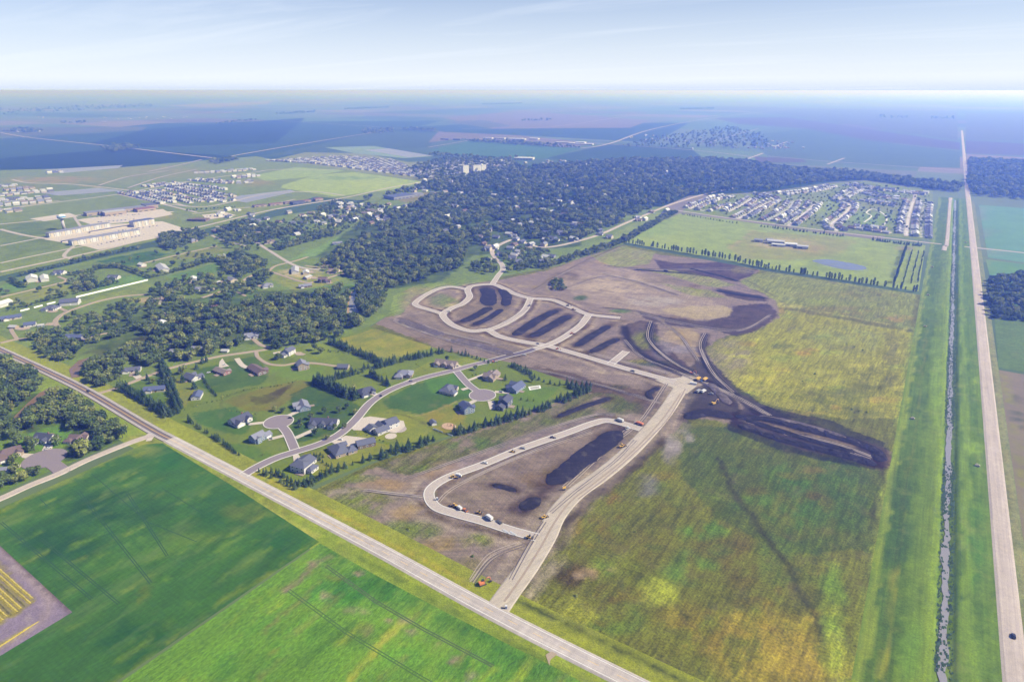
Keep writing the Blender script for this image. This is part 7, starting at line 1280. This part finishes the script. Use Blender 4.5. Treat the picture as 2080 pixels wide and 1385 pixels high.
# cars on the car parks of the new town
cp = empty('parked_car', 0, 0); hull([(-2.25, .35), (-2.25, 1.0), (1.0, 1.0), (2.2, .8), (2.25, .4)], 1.85, 'body', M_VWHITE, cp); hull([(-1.8, 1.0), (-1.45, 1.55), (.2, 1.55), (1.0, 1.0)], 1.6, 'cabin', M_GLASS, cp)
rd = random.Random(21); first = True
for (px0, py0, px1, py1, n_, where) in ((190, 442, 290, 436, 14, 'on the school car park'), (200, 452, 280, 446, 10, 'on the school car park'), (200, 498, 300, 476, 12, 'in the apartment yard'), (240, 470, 330, 458, 10, 'in the apartment yard'), (415, 441, 470, 436, 8, 'on the church car park')):
    for k in range(n_):
        t = (k + rd.uniform(-.3, .3)) / n_; x, y = G(px0 + (px1 - px0) * t, py0 + (py1 - py0) * t); c = cp if first else copy_thing(cp, 0, 0, 0, 0); first = False
        c.location = (x, y, .5); c.rotation_euler = (0, 0, rd.choice((0, 1.57, 3.14))); mt = rd.choice((M_VWHITE, M_VDARK, M_VGREY, M_VBLUE)); tag(c, 'car parked ' + where, 'car', 'cars ' + where)
        for q in c.children:
            if q.name.startswith('body'): q.data = q.data.copy(); q.data.materials[0] = mt
# hay bales in the canal corridor
M_HAY = plain('hay', tone((196, 190, 176)), 1, .25, 2.0)
bm = MB(); bm.tube((-.85, 0, .85), (.85, 0, .85), .85, .85, 18); bme = bpy.data.meshes.new('hay_bale'); bme.from_pydata(bm.v, [], bm.f); bme.materials.append(M_HAY)
for (px_, py_, where) in ((1892, 543, 'nearest the cross road, left of the canal'), (1883, 600, 'left of the canal level with the windbreak end'), (1877, 664, 'left of the canal at the meadow track'), (1851, 851, 'left of the canal above the black spoil'), (1982, 947, 'between the canal and the gravel road'), (1960, 493, 'between the canal and gravel road by the crossing')):
    for k, (dx, dy) in enumerate(((0, 0), (2.0, .3), (.9, 1.9))):
        x, y = G(px_, py_); x += dx; y += dy; o = link('hay_bale', bme); o.location = (x, y, .05 + float(bank(np.array([x]), np.array([y]))[0])); o.rotation_euler = (0, 0, .3 + k); tag(o, 'round hay bale ' + where, 'hay bale', 'hay bales ' + where)
# lily pads and reeds choking the canal
rd = random.Random(9); V, F = [], []; 
for k in range(9000):
    y = 266 + 1840 * rd.random() ** 1.6; dens = .5 + .5 * math.sin(y / 37) * math.sin(y / 91 + 1)
    if rd.random() > dens * (1.0 if y > 520 else .35): continue
    x = rd.choice((53.6, 60.0)) + rd.gauss(0, .9) if rd.random() < .75 else rd.uniform(54, 60); r_ = rd.uniform(.25, .75); n = len(V)
    V += [(x - r_, y - r_ * 1.4, .5), (x + r_, y - r_ * 1.4, .5), (x + r_ * .8, y + r_ * 1.4, .5 + rd.uniform(0, .9)), (x - r_ * .8, y + r_ * 1.4, .5 + rd.uniform(0, .9))]; F.append((n, n + 1, n + 2, n + 3))
tag(mesh('canal_reeds', V, F, plain('reed_green', (.035, .07, .03), .9, .3)), 'dark reeds and weed tufts choking the canal water', 'reeds', None, 'stuff')
# white fences of the acreages
def fence(flat, h, label, gap=0.0, step=6.0):
    pts = W(*flat); a, c = Vector(pts[0]), Vector(pts[-1]); n = max(2, int((c - a).length / step)); d = (c - a).normalized(); o = empty('white_fence', a.x, a.y, 0, math.atan2(d.y, d.x))
    pm = MB(); pm.box(.06, step - .06, -.05, .05, .1, h); me = bpy.data.meshes.new('panel'); me.from_pydata(pm.v, [], pm.f); me.materials.append(M_TRIM)
    pq = MB(); pq.box(-.09, .09, -.09, .09, 0, h + .15); mp_ = bpy.data.meshes.new('post'); mp_.from_pydata(pq.v, [], pq.f); mp_.materials.append(M_TRIM)
    for k in range(n):
        if gap and (k % 3 == 2): continue
        q = link('panel', me, o); q.location = (k * step, 0, 0); q = link('post', mp_, o); q.location = (k * step, 0, 0)
    tag(o, label, 'fence')
fence((155, 605, 305, 569), 2.6, 'long straight white fence across the acreages'); fence((42, 633, 128, 611), 2.2, 'broken white fence behind the white modern house', .3); fence((880, 872, 924, 888), 1.5, 'low white fence at the lower end of the sandy lot', .3)
# play equipment on the sand circle
x, y = G(912, 866); o = empty('play_frame', x, y, .4, .5); q = MB()
for sx in (-1.5, 1.5):
    for sy in (-.9, .9): q.tube((sx * 1.2, sy, 0), (sx, 0, 2.6), .08, .08, 6)
q.tube((-1.6, 0, 2.6), (1.6, 0, 2.6), .09, .09, 6); q.build('frame', M_DOOR, o); q = MB(); q.box(1.6, 3.0, -.7, .7, 1.4, 1.6); q.build('platform', M_DOOR, o); q = MB(); q.add([(3, -.3, 1.6), (3, .3, 1.6), (5, .3, .1), (5, -.3, .1)], [(0, 1, 2, 3)]); q.build('slide', M_ORANGE, o); tag(o, 'wooden play frame with slide on the round sand patch', 'play frame')
# corn plots in the corner of the bean field: one row after the other
M_CORN = ground_mat('dry_corn', [(.3, .3), (1.5, .5)], base=tone((214, 196, 92)), bump=.6, bscale=1.5); M_CORN2 = ground_mat('weedy_corn', [(.3, .3), (1.5, .5)], base=tone((150, 142, 92)), bump=.6, bscale=1.5)
o = empty('corn_plot', *G(20, 1200), .05); ox, oy = G(20, 1200); pl = W(-110, 1055, 0, 1148, 72, 1222, 0, 1265, -110, 1330); rd = random.Random(3)
rows_y = np.arange(min(q[1] for q in pl), max(q[1] for q in pl), 2.6)
for yv in rows_y:
    xsx = []
    for (x1, y1), (x2, y2) in zip(pl, pl[1:] + pl[:1]):
        if (y1 > yv) != (y2 > yv): xsx.append(x1 + (x2 - x1) * (yv - y1) / (y2 - y1))
    if len(xsx) < 2: continue
    xa, xb = min(xsx), max(xsx); xb -= rd.uniform(0, 1.5); xa = max(xa, xb - 60); V, F = [], []; n = max(2, int((xb - xa) / 1.2))
    for i in range(n + 1):
        xx = xa + (xb - xa) * i / n; hh = rd.uniform(.4, .9); w_ = rd.uniform(.8, 1.15); V += [(xx - ox, yv - w_ - oy, 0), (xx - ox, yv - oy + rd.uniform(-.2, .2), hh), (xx - ox, yv + w_ - oy, 0)]
    F = [(3 * i + k, 3 * i + 3 + k, 3 * i + 4 + k, 3 * i + 1 + k) for i in range(n) for k in (0, 1)]
    mesh('crop_row', V, F, M_CORN if rd.random() < .75 else M_CORN2, o)
tag(o, 'yellow corn plot in rows at the lower left corner', 'corn plot')
o = empty('corn_strip', *G(40, 1290), .05); ox, oy = G(40, 1290); a, c = G(66, 1270), G(-60, 1352); rd = random.Random(5)
for k in range(4):
    V, F = [], []; n = 60
    for i in range(n + 1):
        xx = a[0] + (c[0] - a[0]) * i / n; yy = a[1] + (c[1] - a[1]) * i / n + k * 1.7 - 2; hh = rd.uniform(.4, .9); w_ = .85; V += [(xx - ox, yy - w_ - oy, 0), (xx - ox, yy - oy, hh), (xx - ox, yy + w_ - oy, 0)]
    mesh('crop_row', V, [(3 * i + q_, 3 * i + 3 + q_, 3 * i + 4 + q_, 3 * i + 1 + q_) for i in range(n) for q_ in (0, 1)], M_CORN, o)
tag(o, 'narrow yellow corn strip below the corn plot', 'corn plot')
# ------------------------------------------------------------------ haze: the air over the plain
hz = MB(); hz.box(-150300, 150300, -150300, 150300, -1.0, 302.0)
m = bpy.data.materials.new('haze'); m.use_nodes = True; N = m.node_tree.nodes; N.clear()
ho = N.new('ShaderNodeOutputMaterial'); pv = N.new('ShaderNodeVolumePrincipled')
pv.inputs['Color'].default_value = (.13, .235, 1, 1); pv.inputs['Absorption Color'].default_value = (1, 1, 1, 1)
pv.inputs['Density'].default_value = 2.7e-4; pv.inputs['Anisotropy'].default_value = 0.32
m.node_tree.links.new(pv.outputs[0], ho.inputs['Volume'])
tag(hz.build('haze', m), 'thin bluish summer haze over the whole plain', None, None, 'stuff')
